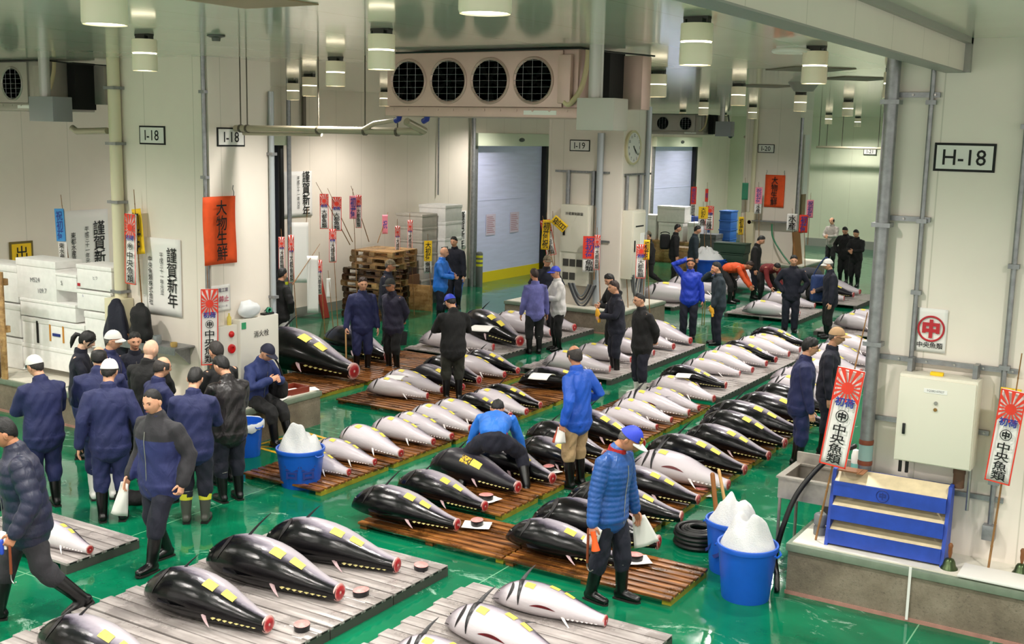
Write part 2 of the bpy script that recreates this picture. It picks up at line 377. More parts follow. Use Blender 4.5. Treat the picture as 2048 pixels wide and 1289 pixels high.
# ---------------------------------------------------------------- tuna
def skin_mat(name, stops, wet=.16, hd=1.1):
    q = N(name); uv = q.n('UVMap'); sx = q.n('SeparateXYZ'); q.l(uv.outputs[0], sx.inputs[0]); u, v = sx.outputs[0], sx.outputs[1]
    oc = q.n('TexCoord').outputs['Object']
    n1 = q.noise(2.6, 5, oc, stretch=(.8, 2.5, 2.5)); n2 = q.noise(26, 5, oc, stretch=(.5, 1, 1))
    head = q.math('MULTIPLY', q.math('MAXIMUM', q.math('SUBTRACT', .22 if hd > 1.5 else .56, u), 0), hd if hd > 1.5 else .42)          # the head is darker all round
    f = q.math('ADD', q.math('ADD', v, head), q.math('MULTIPLY', q.math('SUBTRACT', n1, .5), .26))
    f = q.math('ADD', f, q.math('MULTIPLY', q.math('SUBTRACT', n2, .5), .12))
    c = q.ramp(f, stops)
    blood = q.ramp(q.noise(5, 5, oc, rough=.7), [(.64, (0, 0, 0, 1)), (.76, (.3, .3, .3, 1))])
    c = q.mix(blood, c, q.mix(.5, c, '#8a5a60'))
    if hd > 1.5: c = q.mix(q.ramp(u, [(.10, (.72, .72, .72, 1)), (.19, (0, 0, 0, 1))]), c, q.ramp(n2, [(.3, '#3d373b'), (.7, '#8d8387')]))
    q.set(Base_Color=c, Roughness=q.ramp(n2, [(.3, (wet, wet, wet, 1)), (.8, (wet + .16,) * 3 + (1,))])); q.b.inputs['Specular IOR Level'].default_value = .36
    q.bump(q.noise(34, 5, oc, stretch=(.35, 1, 1)), .22, .012); return q.m
SK_B = skin_mat('black_tuna_skin', [(.0, '#b9b2b5'), (.42, '#a29ba3'), (.545, '#7d7782'), (.60, '#47434d'), (.655, '#121116'), (.72, '#08080a'), (1, '#060608')], .15)
SK_S = skin_mat('silver_tuna_skin', [(.0, '#d2cbce'), (.30, '#c5bdc3'), (.52, '#b0a8b0'), (.63, '#8d858f'), (.70, '#544e58'), (.76, '#1d1c22'), (1, '#0a0a0d')], .26, 2.0)
SK_D = skin_mat('grey_tuna_skin', [(.0, '#b5adb4'), (.34, '#8e8791'), (.46, '#5c5661'), (.58, '#33303a'), (.75, '#1a181f'), (1, '#0a0a0d')], .28)
q = N('cut_tuna_flesh'); oc = q.n('TexCoord').outputs['Object']; ln = q.n('VectorMath', operation='LENGTH'); q.l(oc, ln.inputs[0])
q.set(Base_Color=q.mix(q.ramp(q.noise(60, 5, oc), [(.4, (0, 0, 0, 1)), (.7, (.6, .6, .6, 1))]), q.ramp(ln.outputs['Value'], [(.006, '#e8cfc4'), (.010, '#a31f27'), (.034, '#b42a30'), (.042, '#d07a74'), (.05, '#d8b2ac')]), '#7c1219'), Roughness=.3); FLESH = q.m
PINKF = M('pale_tuna_steak', '#d58a86', .4, var=.25, vs=40); FIN = M('dark_fin', '#1b1a1e', .35, var=.3, vs=20); FINP = M('pinkish_fin', '#a98d90', .4, var=.3, vs=18); FINW = M('white_fin', '#ded6d4', .4, var=.1, vs=20)
FINLY = M('yellow_finlet', '#b9ae6a', .4); SLIT = M('dark_red_slit', '#5e1218', .4, var=.5, vs=40); GILL = M('black_gill_slit', '#120d10', .5); EYE = M('fish_eye', '#0a0a0c', .1); EYER = M('fish_eye_ring', '#9a958c', .3)
q = N('yellow_paper_tag'); oc = q.n('TexCoord').outputs['Object']
q.set(Base_Color=q.mix(q.ramp(q.noise(42, 3, oc, stretch=(1, 2.2, 2.2)), [(.6, (0, 0, 0, 1)), (.66, (.55, .55, .55, 1))]), '#e2d052', '#8d7a1c'), Roughness=.6); TAGM = q.m
q = N('printed_yellow_tag'); oc = q.n('TexCoord').outputs['Object']
q.set(Base_Color=q.mix(q.ramp(q.noise(55, 2, oc), [(.5, (0, 0, 0, 1)), (.54, (.95, .95, .95, 1))]), '#e0b524', '#141310'), Roughness=.6); TAGD = q.m
_T = [0, .012, .03, .06, .1, .15, .21, .28, .35, .42, .5, .58, .66, .74, .82, .89, .95, 1.0]
_H = [.006, .024, .043, .066, .090, .112, .130, .143, .148, .147, .142, .132, .117, .098, .080, .065, .055, .049]
class Tuna:
    """unit tuna, snout at x=-.5, tail cut at x=.5, lying rolled by phi on the plane z=0"""
    def __init__(s, phi, fat=1.0): s.phi = phi; s.fat = fat
    def h(s, t): return float(np.interp(t, _T, _H)) * s.fat
    def w(s, t): return s.h(t) * (.86 if t < .75 else .86 - .1 * (t - .75))
    def rad(s, t, th):                      # th: 0 straight up, + towards -y (the viewer)
        # local direction of th in body frame: dorsal angle phi
        a = th - s.phi; h, w = s.h(t), s.w(t)
        return 1 / math.sqrt((math.cos(a) / h) ** 2 + (math.sin(a) / w) ** 2)
    def cz(s, t):
        low = s.rad(t, math.pi); return low * .96 + .10 * s.fat * (abs(t - .42) ** 1.5) * (.5 if t > .42 else 1.1)
    def cy(s, t): return .0
    def pt(s, t, th, off=0.0):
        r = s.rad(t, th) + off; return Vector((t - .5, -r * math.sin(th), max(s.cz(t) + r * math.cos(th), .002)))
    def body(s, skin, n=34, k=46):
        b = MB(); uvs = []; ts = [(.5 - .5 * math.cos(math.pi * min(1, i / (k - 1) * .5 + 0)) ) * 2 * .5 + 0 for i in range(k)]
        ts = [(i / (k - 1)) ** 1.35 for i in range(k)]
        vs = []; fs = []
        for t in ts:
            for j in range(n): vs.append(s.pt(t, 2 * math.pi * j / n))
        for i in range(k - 1):
            for j in range(n): fs.append((i * n + j, i * n + (j + 1) % n, (i + 1) * n + (j + 1) % n, (i + 1) * n + j))
        fs.append(tuple(range(n - 1, -1, -1))); fs.append(tuple((k - 1) * n + j for j in range(n)))
        b.add(vs, fs); me = b.mesh('body', skin, 60); uvl = me.uv_layers.new(name='UVMap')
        co = []
        for lp in me.loops:
            i, j = divmod(lp.vertex_index, n); a = abs(((2 * math.pi * j / n - s.phi + math.pi) % (2 * math.pi)) - math.pi) / math.pi
            co += [ts[i], 1 - a]
        uvl.data.foreach_set('uv', co); return me
    def patch(s, t0, t1, a0, a1, off=.004, n=5, skew=0.0):
        b = MB(); vs = [s.pt(t0 + (t1 - t0) * i / n, a0 + (a1 - a0) * j / n + skew * i / n, off) for i in range(n + 1) for j in range(n + 1)]
        k = n + 1; fs = [(i * k + j, i * k + j + 1, (i + 1) * k + j + 1, (i + 1) * k + j) for i in range(n) for j in range(n)]
        return b.add(vs, fs)
    def lens(s, t0, t1, a, wd, off=.003, n=12, bend=0.0):          # a lens shaped strip on the skin
        b = MB(); vs = []; fs = []
        for i in range(n + 1):
            x = i / n; t = t0 + (t1 - t0) * x; hw = wd * math.sin(math.pi * x) ** .8 + .001
            c = a + bend * (2 * x - 1) ** 2
            for sgn in (-1, 0, 1): vs.append(s.pt(t, c + sgn * hw, off))
        for i in range(n):
            for j in (0, 1): fs.append((i * 3 + j, i * 3 + j + 1, (i + 1) * 3 + j + 1, (i + 1) * 3 + j))
        return b.add(vs, fs)
def blade(p, d, nrm, ln, wd, curve=.25, th=.006, n=8):             # sickle fin: root p, direction d, bending towards nrm
    b = MB(); d = Vector(d).normalized(); nrm = Vector(nrm); nrm = (nrm - d * nrm.dot(d)).normalized(); sd = d.cross(nrm); p = Vector(p); vs = []; fs = []
    for i in range(n + 1):
        x = i / n; c = p + d * (ln * x) + nrm * (curve * ln * x * x); w = wd * (1 - x) ** .75 + .0015
        for q_ in ((nrm * w, sd * 0), (sd * th * (1 - x * .8), nrm * 0), (-nrm * w * .6, sd * 0), (-sd * th * (1 - x * .8), nrm * 0)): vs.append(c + q_[0] + q_[1])
    for i in range(n):
        for j in range(4): fs.append((i * 4 + j, i * 4 + (j + 1) % 4, (i + 1) * 4 + (j + 1) % 4, (i + 1) * 4 + j))
    fs.append((3, 2, 1, 0)); fs.append((n * 4, n * 4 + 1, n * 4 + 2, n * 4 + 3)); return b.add(vs, fs)
TPL = {}
def tuna_template(kind, v, slit=False):
    key = (kind, v, slit)
    if key in TPL: return TPL[key]
    rs = random.Random(ord(kind) + v * 7)
    black = kind in 'BD'
    # phi: angle from straight up to the dorsal line, + towards the viewer
    phi = R((100, 106, 94)[v % 3]) if black else R((-78, -72, -85)[v % 3])
    T = Tuna(phi, (1.06, 1.0, 1.12)[v % 3] * (1.0 if black else .96))
    parts = []
    skin = {'B': SK_B, 'S': SK_S, 'D': SK_D}[kind]
    parts.append(('body', T.body(skin), (0, 0, 0), None))
    # tail cut: a disc with its own origin so that the rings of the flesh follow it
    r = T.h(1); b = MB(); b.lathe([(0, .004), (r * .8, .003), (r * 1.0, -.004), (r * .98, -.012)], 22, axis='x'); parts.append(('tail_cut', b.mesh('tail_cut', FLESH, 40), (.5, 0, T.cz(1)), None))
    vent = phi + math.pi
    def adhere(nm, mb, mat): parts.append((nm, mb.mesh(nm, mat, 60), (0, 0, 0), None))
    side = 1 if black else 1
    # finlets along the edge that faces the viewer
    edge = phi if black else vent; edge = (edge + math.pi) % (2 * math.pi) - math.pi
    b = MB(); vs = []
    for k in range(17):
        t = .655 + k * .0185; hgt = .014 - k * .0004 if k % 2 else -.002; vs += [T.pt(t, edge + R(14), -.002), T.pt(t + (.008 if k % 2 else 0), edge + R(12), hgt), T.pt(t, edge + R(8), -.002)]
    b.add(vs, [(3 * i + j, 3 * i + j + 1, 3 * i + j + 4, 3 * i + j + 3) for i in range(16) for j in (0, 1)])
    parts.append(('finlet_row', b.mesh('finlet_row', FINLY if black else FINW, None), (0, 0, 0), None))
    if black:
        p = T.pt(.6, edge + R(8), -.01); parts.append(('second_dorsal_fin', blade(p, (.75, -.55, -.45), (1, 0, -.2), .12, .016, .15).mesh('fin', FINP, 50), (0, 0, 0), None))
        p = T.pt(.31, R(-8), -.01); parts.append(('pectoral_fin', blade(p, (.5 + .3 * rs.random(), .35, .8), (1, .2, -.3), .13 if v else .2, .010, .1).mesh('fin', FIN, 50), (0, 0, 0), None))
        b = MB()                                                    # low folded first dorsal fin
        b.add([T.pt(.26, phi, 0), T.pt(.30, phi, .035), T.pt(.40, phi, .018), T.pt(.5, phi, 0), T.pt(.38, phi + .12, 0)], [(0, 1, 4), (1, 2, 4), (2, 3, 4), (0, 4, 1), (1, 4, 2), (2, 4, 3)])
        parts.append(('first_dorsal_fin', b.mesh('fin', FIN, None), (0, 0, 0), None))
        gp = R(-8)
        adhere('gill_slit', T.lens(.0, .0, 0, 0) if False else gill(T, R(38), .2), GILL)
    else:
        p = T.pt(.66, edge + R(6), -.01); parts.append(('anal_fin', blade(p, (.7, -.6, -.42), (1, 0, -.2), .15, .015, .1).mesh('fin', FINW, 50), (0, 0, 0), None))
        p = T.pt(.6, edge - R(150), -.01); parts.append(('second_dorsal_fin', blade(p, (.8, .5, .1), (1, 0, 0), .09, .014, .1).mesh('fin', FIN, 50), (0, 0, 0), None))
        adhere('pectoral_fin', band(T, (.225, -45), (.30, 100) if slit else (.245, 28), .026 if slit else .017), FIN)
        if slit: p = T.pt(.235, R(-30), -.006); parts.append(('far_pectoral_fin', blade(p, (.25, .6, .75), (1, .2, -.2), .17, .022, .2).mesh('fin', FIN, 50), (0, 0, 0), None))
        adhere('gill_slit', gill(T, R(48), .185), GILL)
        if slit: adhere('belly_slit', T.lens(.40, .62, edge - R(20), R(4.5), bend=R(6)), SLIT)
    e = T.pt(.085, R(48 if black else 42), -.006); b = MB(); b.sphere(e, (.013, .013, .009), 12, 1); b.sphere(e + Vector((0, -.002, .004)), (.009, .009, .008), 10, 0); parts.append(('eye', b.mesh('eye', [EYE, EYER], 60), (0, 0, 0), None))
    e = T.pt(.03, R(40), 0); mo = R(-1 if black else 1) * 28; pts = [T.pt(.004, R(60) + mo, .002), T.pt(.05, R(62) + mo, .002), T.pt(.1, R(66) + mo, .001)]; b = MB(); b.tube(pts, .0035, 5); parts.append(('mouth_line', b.mesh('mouth', GILL, None), (0, 0, 0), None))
    TPL[key] = (T, parts); return TPL[key]
def band(T, a, c, wd, n=16):                # a fin laid across the back: from (t, angle) to (t, angle)
    b = MB(); vs = []
    for i in range(n + 1):
        x = i / n; t = a[0] + (c[0] - a[0]) * x + .02 * math.sin(math.pi * x); an = R(a[1] + (c[1] - a[1]) * x); w = wd * (1 - x) ** .6 * min(1, .35 + 4 * x) + .0015
        vs += [T.pt(t - w, an, .004), T.pt(t, an, .010), T.pt(t + w, an, .004)]
    return b.add(vs, [(3 * i + j, 3 * i + j + 1, 3 * i + j + 4, 3 * i + j + 3) for i in range(n) for j in (0, 1)])
def gill(T, a, t):                          # crescent cut behind the gill cover
    b = MB(); vs = []; fs = []; n = 12
    for i in range(n + 1):
        x = i / n; an = a + R(-48) + R(96) * x; tt = t + .035 * math.sin(math.pi * x); wd = .016 * math.sin(math.pi * x) + .002
        vs += [T.pt(tt - wd, an, .0025), T.pt(tt + wd * .8, an, .003)]
    for i in range(n): fs.append((2 * i, 2 * i + 1, 2 * i + 3, 2 * i + 2))
    return b.add(vs, fs)
tuna_count = [0]
TUNA_OBJ = {}
def tuna(head, tail, kind, label, group, z=.115, tags=None, extra=None):
    """head, tail: where snout and tail cut are seen; z: the surface it lies on"""
    tuna_count[0] += 1; v = tuna_count[0] % 3; slit = 's' in (tags or ''); T, parts = tuna_template(kind, v, slit); tags = tags.replace('s', '') if tags else tags
    a = G(head[0], head[1], z + .12); c = G(tail[0], tail[1], z + .09); d = c - a; L = math.hypot(d.x, d.y)
    a = G(head[0], head[1], z + .085 * L); c = G(tail[0], tail[1], z + .045 * L); d = c - a; L = math.hypot(d.x, d.y); rz = math.atan2(d.y, d.x)
    t = thing('tuna', label, 'fish', ((a.x + c.x) / 2, (a.y + c.y) / 2, z), rz, group); t.scale = (L, L * 1.0, L * 1.0)
    for nm, me, loc, _ in parts:
        o = link(nm, me, t); o.location = loc
    if tags is None: tags = 'bb' if kind == 'B' else 'abb'
    na = 0
    if kind in 'BD':
        spots = [(.59, R(20)), (.725, R(17))]
        if 'D' in tags: spots = [(.5, R(44)), (.61, R(44))]
        for i, ch in enumerate(tags):
            if i >= 2: break
            tt, an = spots[i]; wd = .2 if kind == 'B' else .27; ln = .085 if 'D' not in tags else .1
            key = ('tg', kind, v, i, ch, len(tags))
            if key not in TPL: TPL[key] = T.patch(tt - ln / 2, tt + ln / 2, an - R(14 if T.h(tt) > .1 else 20), an + R(14 if T.h(tt) > .1 else 20), .004, 5, .05).mesh('paper_tag', TAGD if ch == 'D' else TAGM, 60)
            link('paper_tag', TPL[key], t)
    else:
        spots = {'a': (.36, R(18)), 'b': (.55, R(-14)), 'c': (.68, R(-14))}; seq = []
        for ch in tags: seq.append('c' if ch == 'b' and 'b' in seq else ch)
        for ch in seq:
            tt, an = spots[ch]; key = ('tg', kind, v, ch)
            if key not in TPL: TPL[key] = T.patch(tt - .042, tt + .042, an - R(13 if tt < .5 else 12), an + R(13 if tt < .5 else 12), .004, 5, .06).mesh('paper_tag', TAGM, 60)
            link('paper_tag', TPL[key], t)
    return t, T, L
_ORD = ['first', 'second', 'third', 'fourth', 'fifth', 'sixth', 'seventh', 'eighth', 'ninth', 'tenth', 'eleventh', 'twelfth', 'thirteenth']
def tuna_row(group, where, rows, z=.115):
    """rows: (kind, head, tail[, tags[, note]]) from the near end on"""
    for i, r_ in enumerate(rows):
        kind, hd, tl = r_[:3]; tags = r_[3] if len(r_) > 3 else None; note = r_[4] if len(r_) > 4 else ''
        adj = {'B': 'black-backed', 'S': 'silver', 'D': 'dark grey'}[kind]
        tuna(hd, tl, kind, '%s tuna %s, %s' % (adj, note, where) if note else '%s tuna, %s from the near end %s' % (adj, _ORD[i], where), group, z, tags)
D_ = lambda tail, dx=118, dy=30: (tail[0] - dx, tail[1] - dy)
tuna_row('big black tuna on the nearest grey deck', 'of the nearest grey deck', [
    ('B', (78, 1264), (338, 1362)), ('B', (292, 1174), (538, 1257)), ('B', (415, 1108), (680, 1192)), ('B', (530, 1070), (795, 1136))], .10)
tuna_row('silver tuna on the grey deck by the bottom edge', 'of the grey deck before the puffer jacket', [
    ('S', (782, 1300), (1015, 1382), 'abbs'), ('S', (892, 1234), (1128, 1330), 'abbs'), ('S', (985, 1186), (1212, 1246), 'abbs')], .10)
tuna((60, 1062), (180, 1104), 'S', 'silver tuna on the small grey deck behind the striding man', None, .10, 'bb')
tuna_row('black tuna on the middle brown decks', 'of the row with the bending man', [
    ('B', (704, 1001), (915, 1055)), ('B', (796, 962), (970, 1017)), ('D', (862, 925), (1036, 980), 'Db', 'with gaping gill and printed tag'), ('B', (935, 905), (1105, 962)),
    ('B', (1035, 893), (1192, 945)), ('B', (1052, 868), (1210, 915), 'bb', 'behind the tan trousers'), ('B', (1122, 842), (1285, 893))], .085)
tuna_row('black tuna in the long wet row', 'of the wet row past the blue cap', [
    ('B', (1012, 1064), (1243, 1128), 'bb'), ('B', (1062, 1033), (1318, 1092)), ('B', (1130, 993), (1364, 1040)), ('B', (1200, 953), (1397, 1004)),
    ('S', (1262, 925), (1457, 975), 'as', 'with a long open belly slit'), ('B', (1292, 894), (1490, 945)), ('B', (1368, 868), (1538, 916)), ('B', (1398, 846), (1570, 892)),
    ('B', (1408, 826), (1600, 868)), ('B', (1466, 806), (1648, 850)), ('B', (1502, 790), (1662, 826))], .085)
tuna_row('silver tuna behind the two watching men', 'of the far end of the wet row', [
    ('S', (1532, 768), (1672, 802)), ('S', (1540, 751), (1690, 780)), ('S', (1580, 735), (1712, 764)), ('S', (1592, 715), (1722, 748)), ('S', (1620, 700), (1748, 730)), ('S', (1650, 684), (1770, 712))])
tuna_row('silver tuna in the long row by the ice bucket', 'of the row by the small bucket', [
    ('S', (578, 914), (698, 948), 'bb'), ('S', (626, 893), (750, 927)), ('S', (681, 870), (802, 911)), ('S', (743, 852), (867, 887)), ('S', (782, 840), (904, 876)), ('S', (820, 828), (941, 861)),
    ('S', (864, 815), (985, 847)), ('B', (912, 802), (1021, 834)), ('S', (938, 796), (1053, 827)), ('B', (960, 787), (1081, 814))], .085)
tuna((1037, 758), (1202, 776), 'B', 'large black tuna with a white cloth over its gills, behind the royal blue jacket', None, .085)
tuna_row('tuna on the brown deck behind the seated man', 'of the deck crossed by a black-jacketed man', [
    ('S', (733, 775), (855, 795)), ('S', (765, 757), (884, 783)), ('D', (824, 745), (925, 777), 'bb'), ('B', (845, 733), (958, 764)), ('S', (893, 727), (1009, 752)), ('B', (925, 716), (1036, 744))], .085)
tuna_row('giant tuna beside the pillar', 'of the brown deck beside the I-18 pillar', [('B', (505, 694), (708, 748)), ('B', (650, 676), (776, 716))], .085)
tuna_row('tuna on the grey deck of the back aisle', 'of the grey deck by the yellow door foot', [
    ('S', (838, 676), (987, 697), 'b'), ('B', (925, 645), (1040, 686), 'bb', 'under a white cloth'), ('S', (985, 640), (1103, 667)), ('S', (1030, 630), (1149, 657))])
tuna_row('silver tuna on the grey deck of the middle aisle', 'of the grey deck under the white boots', [
    ('S', (1085, 722), (1220, 741)), ('S', (1150, 702), (1262, 722)), ('S', (1190, 688), (1308, 708)), ('S', (1235, 672), (1347, 696)), ('S', (1270, 656), (1381, 684))])
tuna_row('silver tuna in the row behind the blue cap', 'of the row starting behind the blue cap', [
    ('S', (1196, 828), (1314, 857)), ('S', (1222, 815), (1343, 844)), ('S', (1236, 799), (1378, 829), 'abs'), ('S', (1280, 788), (1398, 819)), ('S', (1300, 770), (1428, 801))], .085)
tuna_row('tuna of the far middle row', 'of the far middle row', [
    ('B', (1319, 749), (1452, 774), 'bb', 'with a white cloth patch'), ('S', (1362, 731), (1480, 749)), ('S', (1392, 718), (1505, 743)), ('S', (1420, 705), (1533, 730)), ('B', (1440, 696), (1552, 722)),
    ('S', (1466, 689), (1578, 711)), ('S', (1490, 682), (1600, 702)), ('B', (1500, 668), (1608, 690))])
tuna_row('silver tuna on the far decks', 'of the far decks behind the raised arm', [
    ('S', (1277, 589), (1428, 602), 'a'), ('S', (1330, 568), (1468, 588), 'a'), ('S', (1462, 566), (1545, 582), 'a'), ('S', (1475, 553), (1560, 570), 'a')])
tuna_row('silver tuna on the deck under the hands-in-pockets man', 'of the deck behind the hands-in-pockets man', [
    ('S', (1484, 617), (1600, 630), 'a'), ('S', (1520, 597), (1630, 613), 'a')])
tuna_row('tuna beside the white cap man', 'of the deck behind the white cap man', [
    ('S', (1590, 586), (1688, 599), 'a'), ('D', (1610, 576), (1707, 592), 'bb'), ('S', (1624, 568), (1720, 585), 'a')])
tuna_row('tuna half hidden by the near pillar', 'of the deck cut off by the near pillar', [('S', (1668, 642), (1775, 662), 'a'), ('S', (1690, 632), (1795, 650), 'a')])
# white cloths laid over gills
CLOTH = M('wet_white_cloth', '#e6e3de', .6)
def drape(name, px, py, lx, ly, zc, label, sag=.16, z0=.12):
    P = G(px, py, zc); b = MB(); n = 10; vs = []
    for i in range(n + 1):
        for j in range(n + 1):
            x = (i / n - .5) * lx; y = (j / n - .5) * ly; vs.append((x, y, -sag * (2 * y / ly * .9) ** 2 * ly + .006 * math.sin(9 * x + 4 * y)))
    k = n + 1; b.add(vs, [(i * k + j, (i + 1) * k + j, (i + 1) * k + j + 1, i * k + j + 1) for i in range(n) for j in range(n)])
    o = b.build(name, CLOTH, None, 70); o.location = P; o.rotation_euler = (0, 0, R(8)); m = o.modifiers.new('thickness', 'SOLIDIFY'); m.thickness = .006; return tag(o, label, 'cloth')
# ---------------------------------------------------------------- slatted decks
def wood(name, cols, sc_=9):
    q = N(name); oc = q.n('TexCoord').outputs['Object']; gr = q.noise(sc_, 6, oc, stretch=(.25, 3.5, 2)); bl = q.noise(2.2, 5, oc, rough=.7)
    c = q.ramp(gr, [(.25, cols[0]), (.5, cols[1]), (.75, cols[2])]); c = q.mix(q.ramp(bl, [(.42, (.75, .75, .75, 1)), (.58, (0, 0, 0, 1))]), c, cols[0])
    q.set(Base_Color=c, Roughness=q.ramp(bl, [(.35, (.14, .14, .14, 1)), (.65, (.45, .45, .45, 1))])); q.bump(gr, .25, .004); return q.m
WOODB = wood('wet_brown_boards', ('#24140a', '#7d4a1e', '#b97c3a')); WOODE = M('yellow_deck_edge', '#8f8420', .5, var=.3)
WOODL = wood('pale_pallet_wood', ('#7c5a34', '#b78f5c', '#d2ae78')); WOODK = wood('old_pallet_wood', ('#2a1b10', '#5d4126', '#8a673f'))
GREYP = wood('grey_plastic_deck', ('#7b7471', '#a19996', '#bab3b0'), 6)
GREYP.node_tree.nodes['Principled BSDF'].inputs['Specular IOR Level'].default_value = .5
def deck(x0, x1, y0, y1, brown, label, group, h=None):
    h = h or (.08 if brown else .11)
    t = thing('slatted_deck', label, 'pallet', ((x0 + x1) / 2, (y0 + y1) / 2, 0), 0, group); a, w = (x1 - x0) / 2, (y1 - y0) / 2
    n = max(3, round(2 * w / (.125 if brown else .145))); pw = 2 * w / n; gap = .034 if brown else .014; b = MB()
    for k in range(n):
        y = -w + k * pw; jx = random.uniform(-.008, .008) if brown else 0; jl = 0 if brown or k % 2 else .035
        b.bevbox(-a + jx + jl, a + jx, y + gap / 2, y + pw - gap / 2, h - .028, h, .006, 0)
        if not brown: b.box(a - .004, a + .0015, y + pw * .22, y + pw * .78, h - .023, h - .007, 1)
    b.build('deck_boards', [WOODB if brown else GREYP, DARK], t)
    m = max(2, round(2 * a / .9) + 1)
    for k in range(m):
        x = -a + .05 + (2 * a - .1) * k / (m - 1); b = MB(); b.box(x - .045, x + .045, -w + (.05 if brown else 0), w - (.05 if brown else 0), .0, h - .026); b.build('bearer', (WOODE if k == m - 1 else WOODB) if brown else M('dark_grey_bearer', '#45433f', .5), t)
    return t
def decks(x0, x1, ys, brown, where, group):
    for i in range(len(ys) - 1):
        deck(x0, x1, ys[i] + .006, ys[i + 1] - .006, brown, '%s slatted deck, %s from the near end %s' % ('brown' if brown else 'grey', _ORD[i], where), group)
decks(-8.05, -6.0, (4.4, 5.25, 6.11, 6.97, 7.84, 8.71), False, 'under the nearest black tuna', 'grey decks under the nearest tuna')
decks(-5.6, -3.55, (6.1, 6.93, 7.72, 8.5), False, 'in front of the blue puffer jacket', 'grey decks by the bottom edge')
deck(-10.7, -9.0, 6.65, 7.52, False, 'short grey slatted deck behind the striding man', None)
decks(-7.56, -5.72, (9.21, 10.16), True, 'of the row with the bending man', 'brown decks of the middle rows')
decks(-7.7, -6.42, (10.3, 11.2, 12.1, 13.0, 14.0), True, 'behind the first deck of the bending man', 'brown decks of the middle rows')
deck(-5.7, -3.9, 9.21, 10.16, True, 'wet brown slatted deck under the boots side of the blue puffer jacket', 'brown decks of the middle rows')
decks(-5.95, -4.85, (10.25, 11.2, 12.15, 13.1, 14.05, 15.0, 15.95, 16.9), True, 'of the wet row past the blue cap', 'decks of the wet row')
decks(-9.85, -8.62, (9.81, 11.2, 12.6, 14.0, 15.4, 16.9), True, 'of the row by the small bucket', 'brown decks of the long row')
decks(-11.5, -10.08, (13.5, 14.7, 15.9, 17.0), True, 'crossed by the man in black', 'brown decks behind the seated man')
decks(-13.4, -11.93, (13.45, 14.8, 16.18, 17.4), True, 'beside the I-18 pillar', 'brown decks beside the pillar')
decks(-13.2, -11.27, (17.5, 18.95, 20.4, 21.8), False, 'by the yellow door foot', 'grey decks of the back aisle')
decks(-10.45, -8.6, (17.33, 18.75, 20.15, 21.56), False, 'under the man in white boots', 'grey decks of the middle aisle')
decks(-7.9, -6.5, (14.1, 14.9, 15.5, 16.7), True, 'of the row starting behind the blue cap', 'decks behind the blue cap')
decks(-8.0, -6.55, (17.2, 18.5, 20.0, 21.5, 23.0), False, 'of the far middle row', 'decks of the far middle row')
decks(-6.2, -5.0, (17.5, 18.8, 20.1, 21.4, 22.7), False, 'in the far part of the wet row', 'decks at the far end of the wet row')
decks(-13.4, -11.2, (25.9, 27.5, 29.1, 30.7, 32.4), False, 'under the far big silver tuna', 'grey far decks')
decks(-9.9, -8.05, (25.9, 26.95, 28.0), False, 'behind the man with hands in pockets', 'grey far decks behind pockets man')
decks(-9.2, -7.6, (29.2, 30.4, 31.6), False, 'behind the white cap man', 'grey far decks behind the white cap')
decks(-7.35, -5.6, (24.7, 25.9, 27.1), False, 'cut off by the near pillar', 'grey decks cut off by the pillar')
# ---------------------------------------------------------------- people
def cloth_mat(name, color, rough=.8, var=.12, fold=.5, sheen=.15, fs=9):
    if name in MATS: return MATS[name]
    q = N(name); oc = q.n('TexCoord').outputs['Object']; c = lin(color)
    f = q.noise(3.0, 5, oc); d = tuple(v * (1 - var) for v in c[:3]) + (1,); e = tuple(min(1, v * (1 + var * 1.6)) for v in c[:3]) + (1,)
    q.set(Base_Color=q.ramp(f, [(.3, d), (.7, e)]), Roughness=rough)
    if sheen: q.set(Sheen_Weight=.02, Sheen_Roughness=.6)
    q.bump(q.noise(fs, 3, oc, stretch=(1, 1, .55), dist=1.2), fold, .03); MATS[name] = q.m; return q.m
def skin(tone):
    return M('skin_' + tone, {'light': '#e4b79c', 'mid': '#d69f80', 'tan': '#ba8060'}[tone], .5, var=.10, vs=25)
EYED = M('eye_dark', '#120c0a', .25); LIP = M('lip', '#a8604f', .5); BROW = M('eyebrow', '#1a1412', .8)
HAIRM = {'black': M('black_hair', '#0d0b0b', .55, var=.4, vs=60, bump=.5, bs=90), 'grey': M('grey_hair', '#5d5955', .6, var=.4, vs=60, bump=.5, bs=90), 'dark': M('greying_hair', '#2a2523', .6, var=.5, vs=60, bump=.5, bs=90), 'brown': M('brown_hair', '#2c1a12', .55, var=.4, vs=60, bump=.5, bs=90)}
RUBBER = M('black_rubber_boot', '#070708', .28, bump=.15, bs=12); RUBW = M('white_rubber_boot', '#dcdad4', .35); RUBG = M('grey_yellow_boot', '#4b4b45', .4); SOLE = M('boot_sole', '#15120e', .7)
NAVY = cloth_mat('navy_workwear', '#151d4c', .7); NAVY2 = cloth_mat('dark_navy_cloth', '#0d1022', .8); BLK = cloth_mat('black_cloth', '#0a0a0c', .8); CHAR = cloth_mat('charcoal_cloth', '#26252a', .8)
RBLUE = cloth_mat('royal_blue_nylon', '#0f4fb8', .5, fold=.6); BBLUE = cloth_mat('bright_blue_nylon', '#1f6fd0', .5, fold=.6); TAN = cloth_mat('tan_cotton', '#a88e69', .85, fold=.6)
PUFFB = cloth_mat('blue_quilted_nylon', '#1f4f94', .38, fold=.35, fs=14); PUFFN = cloth_mat('navy_quilted_nylon', '#161b36', .45, fold=.35, fs=14); LEATH = cloth_mat('dark_leather', '#191517', .35, fold=.5)
DENIM = cloth_mat('washed_purple_denim', '#5a5b94', .85, .45); WHT = cloth_mat('white_sweatshirt', '#cfcdcb', .85); ORNG = cloth_mat('orange_jacket', '#d9501e', .7); MAROON = cloth_mat('maroon_jumper', '#6a1a1c', .85)
